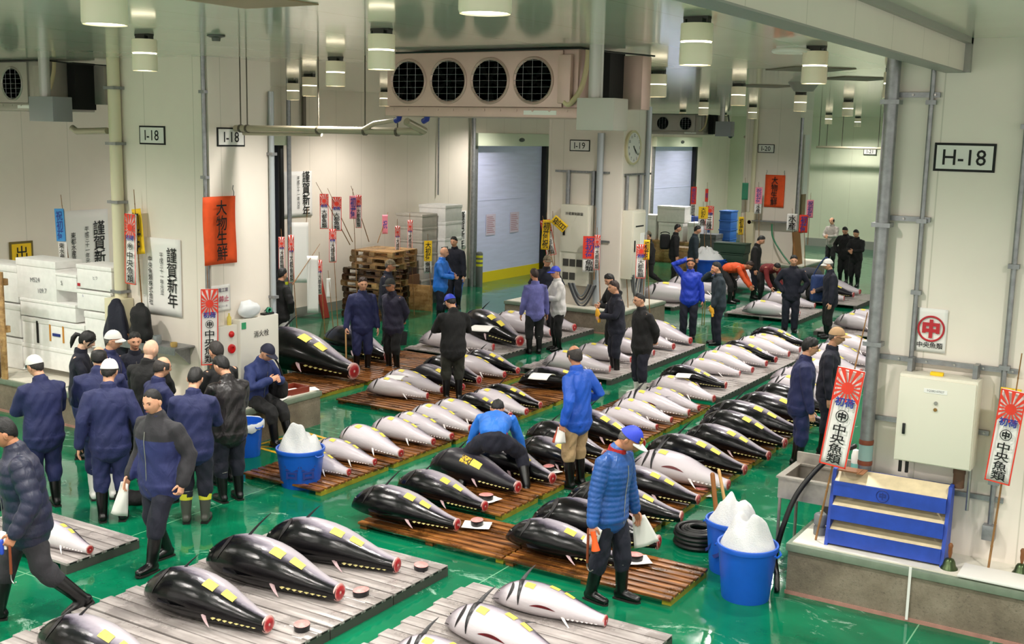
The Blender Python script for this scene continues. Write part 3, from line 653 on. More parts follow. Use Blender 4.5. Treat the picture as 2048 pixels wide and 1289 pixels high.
TEAL = cloth_mat('dark_teal_jacket', '#1c2a33', .8); GREYJ = cloth_mat('grey_shirt', '#9a948d', .85); OLIVE = cloth_mat('dark_olive_trousers', '#23241c', .85); COBALT = cloth_mat('cobalt_sport_jacket', '#1638b4', .5); PLUM = cloth_mat('dark_plum_jacket', '#1b1830', .75); GREYD = cloth_mat('slate_jacket', '#34353f', .8)
CAPS = {'white': M('white_cap', '#d8d6d2', .7), 'blue': M('blue_cap', '#2a3fc0', .6), 'navy': M('navy_cap', '#171a33', .7), 'tan': M('tan_cap', '#a98a66', .8), 'camo': M('camo_cap', '#6a604c', .8, var=.6, vs=22), 'dark': M('dark_cap', '#22231f', .8)}
def evaluated(mb, name, mats, vox, smooth_it=6, fold=0.0):
    o = mb.build(name, mats, None, None); m = o.modifiers.new('r', 'REMESH'); m.mode = 'VOXEL'; m.voxel_size = vox; m.use_smooth_shade = True
    s = o.modifiers.new('s', 'SMOOTH'); s.factor = .5; s.iterations = smooth_it
    dg = bpy.context.evaluated_depsgraph_get(); dg.update(); me = bpy.data.meshes.new_from_object(o.evaluated_get(dg)); old = o.data; bpy.data.objects.remove(o); bpy.data.meshes.remove(old)
    me.name = name; me.materials.clear()
    for q_ in (mats if isinstance(mats, (list, tuple)) else [mats]): me.materials.append(q_)
    if fold and len(me.vertices):
        n = len(me.vertices); co = np.zeros(n * 3, 'f'); no = np.zeros(n * 3, 'f'); me.vertices.foreach_get('co', co); me.vertices.foreach_get('normal', no); co = co.reshape(-1, 3); no = no.reshape(-1, 3)
        x, y, z = co.T; ph = 3 * math.sin(n)
        d = np.sin(38 * z + 9 * np.sin(7 * x + ph) + 6 * y) * .5 + np.sin(23 * z - 17 * x + 5 * np.sin(11 * y + ph)) * .5
        co += no * (fold * d)[:, None]; me.vertices.foreach_set('co', co.ravel()); me.update()
    me.polygons.foreach_set('use_smooth', [True] * len(me.polygons)); return me
# --- head (origin at its centre, face towards +y), about .235 tall
def _head():
    n, k = 44, 34; vs = []; fs = []
    def g(a, b, s): return math.exp(-((a - b) / s) ** 2)
    for i in range(k + 1):
        t = math.pi * i / k
        for j in range(n):
            a = 2 * math.pi * j / n; x, y, z = math.sin(t) * math.cos(a), math.sin(t) * math.sin(a), math.cos(t)
            px, py, pz = .076 * x, .096 * y, .118 * z
            if z < 0:                                                  # jaw narrows, chin comes forward, nape is short
                s_ = 1 - .30 * (-z) ** 1.3; px *= s_
                if y < 0: py *= 1 - .25 * (-z); pz *= 1 - .12 * (-y)
                else: py *= 1 - .06 * (-z)
            if y > 0:
                f = y ** 2
                py += f * (.024 * g(px, 0, .013) * g(pz, -.022, .020) + .010 * g(px, 0, .010) * g(pz, .005, .022))      # nose
                py -= f * .011 * (g(px, .031, .016) + g(px, -.031, .016)) * g(pz, .008, .013)                            # eye sockets
                py += f * .005 * g(pz, .032, .012) * g(px, 0, .045)                                                       # brow
                py += f * (.006 * g(pz, -.058, .007) + .006 * g(pz, -.069, .007)) * g(px, 0, .022)                        # lips
                py -= f * .003 * g(pz, -.063, .003) * g(px, 0, .024)
                py += f * .009 * g(pz, -.098, .014) * g(px, 0, .022)                                                      # chin
                py += f * .004 * (g(px, .043, .02) + g(px, -.043, .02)) * g(pz, -.02, .022)                               # cheeks
            vs.append((px, py, pz))
    for i in range(k):
        for j in range(n): fs.append((i * n + j, (i + 1) * n + j, (i + 1) * n + (j + 1) % n, i * n + (j + 1) % n))
    b = MB(); b.add(vs, fs, 0)
    for s in (-1, 1):
        b.sphere((s * .031, .0785, .008), (.0105, .009, .0048), 10, 1)
        b.tube([(s * .016, .092, .026), (s * .032, .091, .031), (s * .048, .079, .026)], [.0028, .0032, .0015], 6, 2)
        b.sphere((s * .077, -.006, -.008), (.009, .019, .031), 10, 0); b.sphere((s * .083, -.012, -.004), (.006, .014, .022), 8, 0)
    b.tube([(-.021, .086, -.063), (0, .094, -.061), (.021, .086, -.063)], [.0025, .0045, .0025], 6, 3)
    return b
HEAD_MB = _head()
def cap_shell(low, grow, wav=.0, n=36, k=12, inner=.5):               # shell over the skull down to z = low(angle)
    b = MB(); vs = []; fs = []
    for i in range(k + 1):
        for j in range(n):
            a = 2 * math.pi * j / n; zl = low(a) + (.004 * math.sin(9 * a) + .003 * math.sin(17 * a) if wav else 0); zt = .118
            u_ = i / k; z = zt + (zl - zt) * (u_ ** 1.5); rr = math.sqrt(max(0, 1 - (z / .118) ** 2)) if i else 0
            g_ = (grow * (1 - .7 * u_ ** 4) if wav else grow) * (1 + wav * math.sin(5 * a + 9 * u_) + wav * math.sin(11 * a - 5 * u_)); taper = 1 - .10 * max(0, -z / .118)
            vs.append(((.076 * rr * taper + g_ * math.cos(0) * (1 if i else 0)) * math.cos(a), (.096 * rr * (taper if math.sin(a) < 0 else 1) + g_ * (1 if i else 0)) * math.sin(a), z + g_ * max(0, z) / .118))
    for j in range(n):
        a = 2 * math.pi * j / n; p = vs[k * n + j]; vs.append((p[0] * .86, p[1] * .86, p[2]))
    for i in range(k + 1):
        for j in range(n): fs.append((i * n + j, (i + 1) * n + j, (i + 1) * n + (j + 1) % n, i * n + (j + 1) % n))
    return b.add(vs, fs)
def _low(front, side, back):
    def f(a):                                                         # a=90deg is the face
        s = math.sin(a); return side + (front - side) * max(0, s) ** .8 * 1.0 if s > 0 else side + (back - side) * (-s) ** .7
    return f
def hair_mb(kind):
    if kind == 'short': b = cap_shell(_low(.078, .020, -.062), .011, .22)
    elif kind == 'full': b = cap_shell(_low(.056, .008, -.065), .016, .2)
    elif kind == 'buzz': b = cap_shell(_low(.080, .022, -.05), .0035, .05)
    elif kind == 'ring':                                              # bald crown: only sides and back
        b = MB(); n = 30; vs = []; fs = []
        for j in range(n + 1):
            a = R(-90 - 118 + 236 * j / n); bk = max(0, -math.sin(a))
            for z in (.062 + .018 * bk, .03, 0, -.03 * bk - .012, -.055 * bk - .014):
                rr = math.sqrt(1 - (z / .118) ** 2); g_ = .008; vs.append(((.076 * rr + g_) * math.cos(a), (.096 * rr + g_) * math.sin(a), z))
        for j in range(n):
            for i in range(4): fs.append((j * 5 + i, j * 5 + i + 1, (j + 1) * 5 + i + 1, (j + 1) * 5 + i))
        b.add(vs, fs)
    else:                                                             # ponytail
        b = cap_shell(_low(.055, -.03, -.07), .016, .1); b.rtube([(0, -.11, .03), (0, -.15, .02), (0, -.165, -.04), (0, -.155, -.11), (0, -.14, -.17)], [.02, .032, .034, .026, .008], 10)
        b.tube([(.0, .088, .065), (.04, .085, .045), (.062, .06, .0), (.068, .045, -.05)], [.012, .015, .013, .006], 7); b.tube([(.0, .088, .065), (-.04, .085, .045), (-.062, .06, .0), (-.068, .045, -.05)], [.012, .015, .013, .006], 7)
    return b
def cap_mb(style):
    lo = _low(.048, .030, .016); b = cap_shell(lo, .016, 0.0, 40, 12); 
    b.sphere((0, 0, .135), .007, 8, 0)
    wd, ln, dr = (.080, .085, .010) if style == 'ball' else (.088, .055, .022)
    vs = []; fs = []; n = 14
    for i in range(n + 1):
        x = -1 + 2 * i / n; px = wd * x; y0 = .098 * math.sqrt(max(0, 1 - (x * .9) ** 2)) + .006
        for q_ in (0, .5, 1):
            y = y0 + ln * q_ * math.sqrt(max(.02, 1 - x * x)); z = .050 - dr * q_ - .024 * x * x
            vs += [(px, y, z + .003), (px, y, z - .003)]
    for i in range(n):
        for q_ in range(2):
            a = i * 6 + q_ * 2; fs += [(a, a + 2, a + 8, a + 6), (a + 1, a + 7, a + 9, a + 3)]
        fs.append((i * 6 + 4, i * 6 + 5, i * 6 + 11, i * 6 + 10))
    b.add(vs, fs, 1); return b
# --- hands: right hand, wrist at the origin, fingers along -z, palm towards -x (the thigh), thumb towards +y
def _hand(kind):
    b = MB(); cur = {'relaxed': .35, 'grip': 1.25, 'flat': .12}[kind]
    b.rtube([(0, 0, .02), (0, 0, -.02), (-.002, .002, -.06), (-.002, .002, -.085)], [(.019, .027), (.018, .031), (.016, .039), (.014, .038)], 14, 0, (1, 0, 0))
    for i, (y, ln, r) in enumerate(((.030, .068, .0085), (.010, .077, .009), (-.010, .071, .0085), (-.029, .056, .0075))):
        p = Vector((0, y, -.085)); an = .12 + .05 * i * cur; pts = [p + Vector((0, 0, .012)), p]; rr = [r * 1.05, r]
        for sg, f in ((.42, .7), (.32, 1.0), (.26, .8)):
            an += cur * f * .62; p = p + Vector((-math.sin(an), y * .35, -math.cos(an))) * (ln * sg); pts.append(p); rr.append(r * (.95 if sg > .3 else .8))
        b.rtube(pts, rr, 9)
    p = Vector((-.004, .026, -.022)); pts = [p]; rr = [.013]
    for d, l, r in (((-.25, .75, -.6), .034, .0125), ((-.35 - .3 * cur, .40 - .2 * cur, -.85), .030, .0105), ((-.4 - .35 * cur, .12 - .2 * cur, -.9), .026, .008)):
        p = p + Vector(d).normalized() * l; pts.append(p); rr.append(r)
    b.rtube(pts, rr, 9)
    me = evaluated(b, 'hand', EYED, .0042, 3); out = MB(); out.v = [tuple(v.co) for v in me.vertices]; out.f = [tuple(p.vertices) for p in me.polygons]; out.mi = [0] * len(out.f); bpy.data.meshes.remove(me); return out
HANDS = {k: _hand(k) for k in ('relaxed', 'grip')}
def place(mb, src, Mx, flip=False, keep=True):
    o = len(mb.v); mb.v += [tuple(Mx @ Vector(((-p[0] if flip else p[0]), p[1], p[2]))) for p in src.v]
    mb.f += [tuple(i + o for i in (reversed(f) if flip else f)) for f in src.f]; mb.mi += src.mi
def frame(o, x, y, z):
    return Matrix(((x.x, y.x, z.x, o.x), (x.y, y.y, z.y, o.y), (x.z, y.z, z.z, o.z), (0, 0, 0, 1)))
def ik(a, b, l1, l2, pole):
    d = b - a; D = min(d.length, (l1 + l2) * .998); dn = d.normalized(); b = a + dn * D
    x = (l1 * l1 - l2 * l2 + D * D) / (2 * D); h = math.sqrt(max(0, l1 * l1 - x * x)); pl = Vector(pole); pl = pl - dn * pl.dot(dn); pl.normalize()
    return a + dn * x + pl * h, b
HANG = dict(l=(-.27, .06, .79), r=(.27, .06, .79))
POSES = {
    'stand': dict(), 'pockets': dict(l=(-.205, .11, .93), r=(.205, .11, .93), pole=(1, -.6, 0), nohand=1), 'back': dict(l=(-.05, -.20, .92), r=(.05, -.205, .95), pole=(1, -.3, 0)),
    'front': dict(l=(-.06, .30, 1.08), r=(.07, .31, 1.05), pole=(.8, -.5, -.4)), 'write': dict(l=(-.10, .33, 1.12), r=(.08, .30, 1.15), pole=(.8, -.5, -.4)),
    'phone': dict(l=(-.10, .26, 1.2), r=(.1, .25, 1.22), pole=(.8, -.5, -.4)),
    'walk': dict(l=(-.27, .22, .82), r=(.27, -.14, .80), fl=(-.09, -.34, .05, -28), fr=(.09, .34, 0, 8)), 'walk2': dict(r=(.27, .22, .82), l=(-.27, -.14, .80), fr=(.09, -.34, .05, -28), fl=(-.09, .34, 0, 8)),
    'bend': dict(lean=84, l=(-.16, .62, .38), r=(.16, .60, .40), hip=-.1, fl=(-.2, 0, 0, 0), fr=(.2, 0, 0, 0)),
    'crossed': dict(l=(.14, .22, 1.13), r=(-.14, .23, 1.10), pole=(.9, -.2, -.6))}
PCOUNT = [0]
def person(label, foot, face, H=1.70, pose='stand', top=NAVY, legs=NAVY2, boots=RUBBER, hair=('short', 'black'), cap=None, tone='mid', bulk=1.0, hy=0, hp=8, lean=4, quilt=0, far=0, boot_h=.36,
           collar=True, glasses=False, z=0.0, group=None, hem=.80, sit=False, extra=None, world=None, tag_cap=False, hands=('relaxed', 'relaxed'), trim=None, **kw):
    """foot: where the feet stand in the photograph; face: degrees from looking at the camera, + turns towards the right of the picture"""
    PCOUNT[0] += 1; P = Vector(world) if world else G(foot[0], foot[1], z); s = H / 1.70
    pd = dict(HANG, pole=(.35, -1, 0), fl=(-.1, 0, 0, 0), fr=(.1, 0, 0, 0), lean=lean, hip=0.0); pd.update(POSES[pose]); pd.update(kw)
    head_ang = math.atan2(-P.y, -P.x) + R(face); t = thing('person', label, 'person', P, head_ang - R(90), group); t.scale = (s, s, s)
    L = R(pd['lean']); X, Y, Z = Vector((1, 0, 0)), Vector((0, 1, 0)), Vector((0, 0, 1))
    U = Vector((0, math.sin(L), math.cos(L))); F = Vector((0, math.cos(L), -math.sin(L)))
    feet = {k: Vector(pd[k][:3]) for k in ('fl', 'fr')}
    pz = min(feet[k].z + .095 + (.1 * math.sin(R(-pd[k][3])) if pd[k][3] < 0 else 0) + math.sqrt(max(.2, .80 ** 2 - (abs(feet[k].x) - .092) ** 2 - (feet[k].y - pd.get('py', (-.22 if pd['lean'] > 50 else 0))) ** 2)) for k in ('fl', 'fr')) + .02 + pd['hip'] * .5
    if sit: pz = pd['seat'] + .10
    pel = Vector((0, pd.get('py', (-.22 if pd['lean'] > 50 else 0)), pz)); vox = (.0105, .014, .019)[far]
    U1 = Vector((0, math.sin(L * .6), math.cos(L * .6)))
    wst = pel + U1 * .13; chest = wst + U * .19; nb = wst + U * .37; sh = {k: wst + U * .305 + X * (sg * .178 * (1 + .25 * (bulk - 1))) - F * .012 for k, sg in (('l', -1), ('r', 1))}
    hpit = R(pd.get('hpitch', hp) + pd['lean'] * (.55 if pd['lean'] > 40 else .5)); hyaw = R(hy)
    HF = Vector((-math.sin(hyaw) * math.cos(hpit), math.cos(hyaw) * math.cos(hpit), -math.sin(hpit))); HX = Vector((math.cos(hyaw), math.sin(hyaw), 0)); HU = HX.cross(HF)
    nk = nb + (U * .6 + HU * .4).normalized() * .075; hc = nk + HU * .105 + HF * .022
    HM = frame(hc, HX, HF, HU)
    # arms
    el = {}; wr = {}; hd = {}
    for k, sg in (('l', -1), ('r', 1)):
        tg = Vector(pd[k]); pole = Vector(pd.get('pole_' + k, pd['pole'])); pole = Vector((pole.x * sg, pole.y, pole.z)); e, w = ik(sh[k], tg, .285, .25, pole); el[k], wr[k] = e, w
    kn = {}; an = {}; hp_ = {}
    for k, sg in (('l', -1), ('r', 1)):
        f_ = feet['f' + k]; pitch = R(pd['f' + k][3]); hp_[k] = pel + X * (sg * .092) - Z * .02
        a = f_ + Vector((0, -.02 * math.sin(-pitch), .095 + (.10 * math.sin(-pitch) if pitch < 0 else 0))); e, w = ik(hp_[k], a, .412, .392, (sg * (.12 if pd['lean'] < 50 else .45), 1, 0) if not sit else (sg * .05, 1, .6)); kn[k], an[k] = e, a
    # --- skin body: one continuous surface
    b = MB(); rt = b.rtube
    rt([pel - Z * .05, pel, wst, chest, wst + U * .32, nb], [(.11, .075), (.12, .08), (.12, .085), (.14, .095), (.12, .075), (.055, .055)], 18, 0, X)
    rt([nb - U * .03, nk, hc - HU * .02], [.060, .056, .058], 14)
    for k in 'lr':
        if not (pd.get('nohand')): rt([sh[k], el[k], wr[k]], [.05, .042, .03], 12)
        else: rt([sh[k], el[k], wr[k]], [.05, .042, .03], 12)
        rt([hp_[k], kn[k], an[k]], [.055, .048, .036], 12); pt_ = R(pd['f' + k][3]); tf = Vector((0, math.cos(pt_), math.sin(pt_))); dn = Vector((0, math.sin(pt_), -math.cos(pt_))); rt([an[k] - tf * .015 + dn * .04, an[k] + tf * .10 + dn * .055], [.026, .02], 10)
    me = evaluated(b, 'body', EYED, max(vox, .014), 4); bb = MB(); bb.v = [tuple(v.co) for v in me.vertices]; bb.f = [tuple(p.vertices) for p in me.polygons]; bb.mi = [0] * len(bb.f); bpy.data.meshes.remove(me)
    place(bb, HEAD_MB, HM)
    wm = {}
    for i, k in enumerate('lr'):
        d = (wr[k] - el[k]).normalized(); zz = -d; pv = Vector(pd.get('palm_' + k, (-1 if k == 'r' else 1, 0, 0))); px = -(pv - zz * pv.dot(zz)); px = px.normalized() if px.length > .05 else zz.orthogonal().normalized()
        if k == 'r': yy = zz.cross(px); Mx = frame(wr[k] + d * .012, px, yy, zz)
        else: px = -px; yy = zz.cross(px); Mx = frame(wr[k] + d * .012, px, yy, zz)
        wm[k] = Mx
        if not pd.get('nohand') and not pd.get('hide_' + k): place(bb, HANDS[hands[i]], Mx, k == 'l')
    body = bb.build('body', [skin(tone), EYED, BROW, LIP], t, 180)
    # --- jacket
    B_ = bulk; b = MB(); hemp = pel + Z * (hem - .925) if pd['lean'] < 40 else pel - U1 * .10
    tor = [(hemp, .186, .142), (pel + U1 * .02, .186, .140), (wst, .170, .128), (wst + U * .10, .178, .132), (chest, .188, .134), (wst + U * .27, .184, .122), (wst + U * .325, .150, .100), (wst + U * .36, .095, .082), (nb + U * .02, .074, .070)]
    if sit: tor = tor[1:]
    if pd['lean'] > 50: tor = [(pel + U1 * .09, .165, .128)] + tor[2:]
    def path(pts, rs, quilt_):                                          # resample, with quilting rings
        if not quilt_: return pts, rs
        P_, R_ = [], []; tot = 0
        for i in range(len(pts) - 1):
            n = max(2, int((pts[i + 1] - pts[i]).length / .0085))
            for j in range(n):
                u_ = j / n; P_.append(pts[i].lerp(pts[i + 1], u_)); ln = tot + (pts[i + 1] - pts[i]).length * u_; g_ = .013 * (abs(math.sin(math.pi * ln / quilt_)) ** .55 - .75)
                R_.append((rs[i][0] * (1 - u_) + rs[i + 1][0] * u_ + g_, rs[i][1] * (1 - u_) + rs[i + 1][1] * u_ + g_))
            tot += (pts[i + 1] - pts[i]).length
        return P_ + [pts[-1]], R_ + [rs[-1]]
    pp, rr = path([q_[0] for q_ in tor], [(q_[1] * B_, q_[2] * B_) for q_ in tor], quilt)
    b.rtube(pp, rr, 26, 0, X)
    for k in 'lr':
        m1 = sh[k].lerp(el[k], .5); m2 = el[k].lerp(wr[k], .5); ar = [(sh[k] - X * (.06 if k == 'r' else -.06) + U * .012, .052), (sh[k], .066), (m1, .067), (el[k], .060), (m2, .056), (wr[k] + (wr[k] - el[k]).normalized() * .005, .047)]
        pp, rr = path([q_[0] for q_ in ar], [(q_[1] * B_, q_[1] * B_) for q_ in ar], quilt * .9); b.rtube(pp, rr, 16)
        if not quilt: b.tube([wr[k].lerp(el[k], .16), wr[k] + (wr[k] - el[k]).normalized() * .012], [.053 * B_, .046 * B_], 14)
    if pd['lean'] < 50 and not sit: b.tube([hemp + Z * .035, hemp - Z * .004], [(.193 * B_, .148 * B_), (.187 * B_, .143 * B_)], 26, 0, True, X)
    jm = evaluated(b, 'jacket', top, vox, 3 if quilt else 5, 0 if quilt else .0055); link('jacket', jm, t)
    if kw.get('two'):
        jm.materials.append(kw['two']); jm.polygons.foreach_set('material_index', [1 if (p.center.z > (wst + U * .20).z or abs(p.center.x) > .185 * B_) else 0 for p in jm.polygons])
    if collar:
        b = MB(); ring = []
        for rj, zz in ((.084, -.01), (.083, .02), (.078, .055), (.070, .056), (.070, .0)): ring.append((rj, zz))
        cM = frame(nb, X, (F * .8 + HF * .2).normalized(), X.cross((F * .8 + HF * .2).normalized()))
        b.lathe(ring, 22, 0, M_=cM, sy=1.0); b.build('collar', kw.get('collar_mat', top), t, 60)
    if pd['lean'] < 50 and not far:
        b = MB(); zp = []
        for q_ in (.0, .1, .2, .29): p = (wst + U * q_); zp.append(p + F * (.135 * B_ + .002 if q_ < .25 else .122 * B_))
        b.tube([hemp + F * .139 * B_] + zp, .004, 6); b.build('zip', STEEL, t)
    # --- trousers
    b = MB(); b.rtube([pel + U1 * .09, pel + U1 * .0, pel - Z * .085], [(.146, .108), (.156, .118), (.154, .118)], 22, 0, X)
    for k in 'lr':
        ankle_end = an[k].lerp(kn[k], boot_h / .40 * .82 - .15) if boot_h > .2 else an[k] + (an[k] - kn[k]).normalized() * .02
        kk = kn[k]; b.rtube([hp_[k] + Z * .01, hp_[k] - Z * .13 if not sit and pd['lean'] < 50 else hp_[k].lerp(kk, .28), hp_[k].lerp(kk, .6), kk, kk.lerp(ankle_end, .5), ankle_end], [(.074, .094), (.100, .106), (.097, .096), (.088, .086), (.090, .088) if boot_h > .2 else (.082, .08), .078 if boot_h > .2 else .072], 16)
    tm = evaluated(b, 'trousers', legs, vox, 4, .006); link('trousers', tm, t)
    # --- boots
    for k in 'lr':
        pit = R(pd['f' + k][3]); tf = Vector((0.10 * (-1 if k == 'l' else 1), math.cos(pit), math.sin(pit) )).normalized() ; dn = Vector((0, math.sin(pit), -math.cos(pit))).normalized()
        b = MB(); a = an[k]; s0 = a + dn * .088
        b.rtube([a - tf * .035 + dn * .045, a + tf * .03 + dn * .043, a + tf * .10 + dn * .052, a + tf * .165 + dn * .058], [(.043, .048), (.047, .048), (.050, .040), (.043, .031)], 14, 0, X)
        if boot_h > .2:
            top_ = a.lerp(kn[k], (boot_h - .095) / .40); b.rtube([a + dn * .03 - tf * .005, a, a.lerp(top_, .4), top_], [(.048, .056), (.049, .055), .060, .068], 16)
        else: b.rtube([a + dn * .03, a - dn * .02], [.047, .046], 14)
        bm_ = evaluated(b, 'boot', boots, max(.010, vox * .8), 3); bo = link('boot', bm_, t)
        b = MB(); b.prism([(-.036, -.072), (.036, -.072), (.042, 0), (.047, .1), (.036, .175), (0, .198), (-.036, .175), (-.047, .1), (-.042, 0)], -.007, .012, 0, frame(a + dn * .090, tf.cross(-dn), tf, -dn)); b.build('sole', SOLE, bo, None)
        if boot_h > .2 and far < 2:
            b = MB(); tp = a.lerp(kn[k], (boot_h - .095) / .40); ax = (kn[k] - a).normalized(); x_ = X - ax * X.dot(ax); x_.normalize(); y_ = ax.cross(x_)
            b.tube([tp + x_ * (.0725 * math.cos(q_)) + y_ * (.0725 * math.sin(q_)) for q_ in [2 * math.pi * i / 18 for i in range(18)]], .0045, 6, 0, False, None, True); b.build('boot_rim', trim or M('pale_boot_rim', '#8f8d86', .6), bo, 60)
            if kw.get('cuff'): b = MB(); b.tube([a.lerp(tp, .62), tp - ax * .03], [.066, .0735], 18); b.build('boot_cuff', kw['cuff'], bo, 60)
    # --- hair, cap, glasses, all on the head
    if hair and not (hair[0] == 'none'):
        b = hair_mb(hair[0]); b2 = MB(); place(b2, b, HM); ho = b2.build('hair', HAIRM[hair[1]], t, 180)
        if hair[0] == 'ring': m_ = ho.modifiers.new('t', 'SOLIDIFY'); m_.thickness = .008; m_.offset = 0
    if cap:
        b = cap_mb(cap[0]); b2 = MB(); place(b2, b, HM); co_ = b2.build('cap', [CAPS[cap[1]], CAPS[cap[2]] if len(cap) > 2 else CAPS[cap[1]]], t, 50)
        if tag_cap:
            b = MB(); n = 5; vs = []
            for i in range(n + 1):
                for j in range(n + 1):
                    a = R(90 - 24 + 48 * i / n); z_ = .052 + .048 * j / n; rr = math.sqrt(1 - (z_ / .132) ** 2); vs.append(((.088 * rr + .010) * math.cos(a), (.108 * rr + .012) * math.sin(a), z_ + .008))
            b.add(vs, [(i * 6 + j, (i + 1) * 6 + j, (i + 1) * 6 + j + 1, i * 6 + j + 1) for i in range(n) for j in range(n)]); b2 = MB(); place(b2, b, HM @ Matrix.Rotation(R(tag_cap if tag_cap is not True else 0), 4, 'Z')); b2.build('cap_tag', TAGD, co_, 60)
    if glasses:
        b = MB()
        for sg in (-1, 1):
            b.tube([Vector((sg * .031 + .019 * math.cos(q_), .098, .008 + .014 * math.sin(q_))) for q_ in [2 * math.pi * i / 14 for i in range(14)]], .0022, 5, 0, False, None, True); b.tube([(sg * .05, .095, .012), (sg * .078, .06, .012), (sg * .08, -.005, .008)], .002, 5)
        b.tube([(-.012, .1, .01), (.012, .1, .01)], .002, 5); b2 = MB(); place(b2, b, HM); b2.build('glasses', INK, t, 60)
    if extra:
        extra(t, dict(pel=pel, wst=wst, chest=chest, nb=nb, U=U, F=F, X=X, HM=HM, wr=wr, el=el, wm=wm, kn=kn, an=an, sh=sh, bulk=B_, hemp=hemp))
    return t, dict(wr=wr, wm=wm, HM=HM, s=s, nb=nb, U=U, F=F, pel=pel)
def at_hand(pr, k):                                                    # world matrix of a hand
    t, d = pr; return Matrix.LocRotScale(t.location, t.rotation_euler, t.scale) @ d['wm'][k]
# --- the people of the auction
puffer = person('elderly person in shiny blue puffer jacket and blue cap with yellow tag, head bowed', (1212, 1200), 58, 1.72, 'walk', PUFFB, NAVY2, RUBBER, ('short', 'grey'), ('ball', 'blue', 'white'), 'tan', 1.14, hy=18, hp=38, lean=7, quilt=.052, tag_cap=-20,
    r=(.31, .02, .80), l=(-.29, .10, .80), hands=('relaxed', 'grip'), fl=(-.10, .10, 0, 0), fr=(.10, -.10, 0, 0), collar_mat=M('red_bandana', '#a31a1c', .8, var=.5, vs=45))
rblue = person('balding person in royal blue jacket and tan trousers seen from behind, papers at the hip', (1150, 975), 232, 1.74, 'stand', RBLUE, TAN, RUBBER, ('ring', 'dark'), None, 'tan', 1.10, hy=-18, l=(-.30, -.04, .86), r=(.26, .12, 1.0), boot_h=.42, hands=('grip', 'relaxed'))
bender = person('person in bright blue jacket and red shirt bending deep over a tuna, seen from behind', (985, 985), 176, 1.72, 'bend', BBLUE, NAVY2, RUBBER, ('short', 'black'), None, 'mid', 1.05, fl=(-.36, -.05, 0, 0), fr=(.40, .0, 0, 0), boot_h=.40, lean=112, hip=-.34, py=-.05, l=(-.34, .45, .30), r=(.34, .50, .30), pole=(1, .3, .3), extra=lambda t, d: MB().tube([d['pel'] + d['U'] * .03, d['pel'] + d['U'] * .10], [(.172, .136), (.168, .132)], 26, 0, True, d['X']).build('red_shirt', M('red_shirt', '#b3283a', .8), t, 60))
glassn = person('stout person in navy workwear and glasses standing behind the steel sink', (1592, 935), 98, 1.72, 'stand', NAVY, NAVY, RUBBER, ('full', 'black'), None, 'mid', 1.16, glasses=True, hy=0, boot_h=.40, r=(.26, .10, .82))
person('person in tan cap, dark vest and white shirt beside the navy workman with glasses', (1645, 905), 85, 1.74, 'stand', NAVY2, NAVY2, RUBBER, ('short', 'grey'), ('ball', 'tan'), 'mid', 1.0, glasses=True)
person('person in dark navy jacket facing us with hands in pockets on the far green floor', (1578, 664), 5, 1.72, 'pockets', NAVY2, NAVY2, RUBBER, ('short', 'black'), None, 'mid', 1.12, far=1, boot_h=.1)
capman = person('person in white cap and navy jacket with a blue bag on the shoulder', (1655, 677), -75, 1.72, 'stand', NAVY2, BLK, RUBBER, ('short', 'grey'), ('work', 'white'), 'mid', 1.15, far=1, hp=12, r=(.18, .25, 1.0))
person('person in maroon jumper bending over a tuna tail', (1533, 607), 30, 1.68, 'bend', MAROON, BLK, RUBBER, ('short', 'black'), None, 'mid', 1.05, far=1, lean=70, l=(-.16, .45, .5), r=(.16, .45, .5))
person('person in slate jacket bending between two standing people', (1618, 618), -85, 1.68, 'bend', GREYD, BLK, RUBBER, ('short', 'black'), None, 'mid', 1.1, far=1, lean=78)
raised = person('person in cobalt sports jacket with one arm raised to the head', (1375, 676), -2, 1.72, 'stand', COBALT, NAVY2, RUBBER, ('short', 'dark'), None, 'tan', 1.08, far=1, r=(.12, .12, 1.66), pole_r=(1, .1, .4), l=(-.28, .04, .80), boot_h=.1)
gloves = person('person in navy jacket raising one hand to the mouth, yellow gloves in the other', (1433, 690), -78, 1.72, 'stand', TEAL, NAVY2, RUBBER, ('short', 'black'), None, 'mid', 1.10, far=1, r=(.03, .20, 1.47), pole_r=(1, -.2, -.8), l=(-.20, .16, .84), hands=('grip', 'relaxed'), boot_h=.1)
person('person in orange jacket bending to the tuna', (1462, 606), 78, 1.70, 'bend', ORNG, BLK, RUBBER, ('short', 'brown'), None, 'tan', 1.05, far=1, lean=76, l=(-.16, .5, .4), r=(.16, .5, .45))
person('person in black jacket looking down at the fish beside the orange jacket', (1506, 598), 80, 1.72, 'stand', BLK, NAVY2, RUBBER, ('short', 'black'), None, 'mid', 1.05, far=2, hp=28)
person('person in dark cap and black coat walking behind the hanging paper streamer', (1297, 576), -80, 1.68, 'walk', BLK, BLK, RUBBER, ('short', 'black'), ('ball', 'camo'), 'mid', 1.08, far=2)
packer = person('person with a black backpack standing by the white foam boxes', (1345, 566), 95, 1.72, 'stand', BLK, BLK, RUBBER, ('short', 'black'), None, 'mid', 1.05, far=2)
person('person in dark teal coat standing behind the raised arm', (1383, 570), 100, 1.72, 'stand', TEAL, BLK, RUBBER, ('short', 'black'), None, 'mid', 1.08, far=2, hp=15)
person('person in pale grey shirt far back beside two people in black', (1660, 535), -30, 1.68, 'front', GREYJ, BLK, RUBBER, ('ring', 'black'), None, 'mid', 1.05, far=2)
person('person in black with bowed head in front of the far wall', (1686, 566), -20, 1.72, 'pockets', BLK, BLK, RUBBER, ('short', 'black'), None, 'mid', 1.15, far=2, hp=30)
person('person in black with a white face mask next to the near pillar edge', (1708, 574), -25, 1.70, 'front', BLK, BLK, RUBBER, ('short', 'black'), None, 'mid', 1.05, far=2, hp=22)
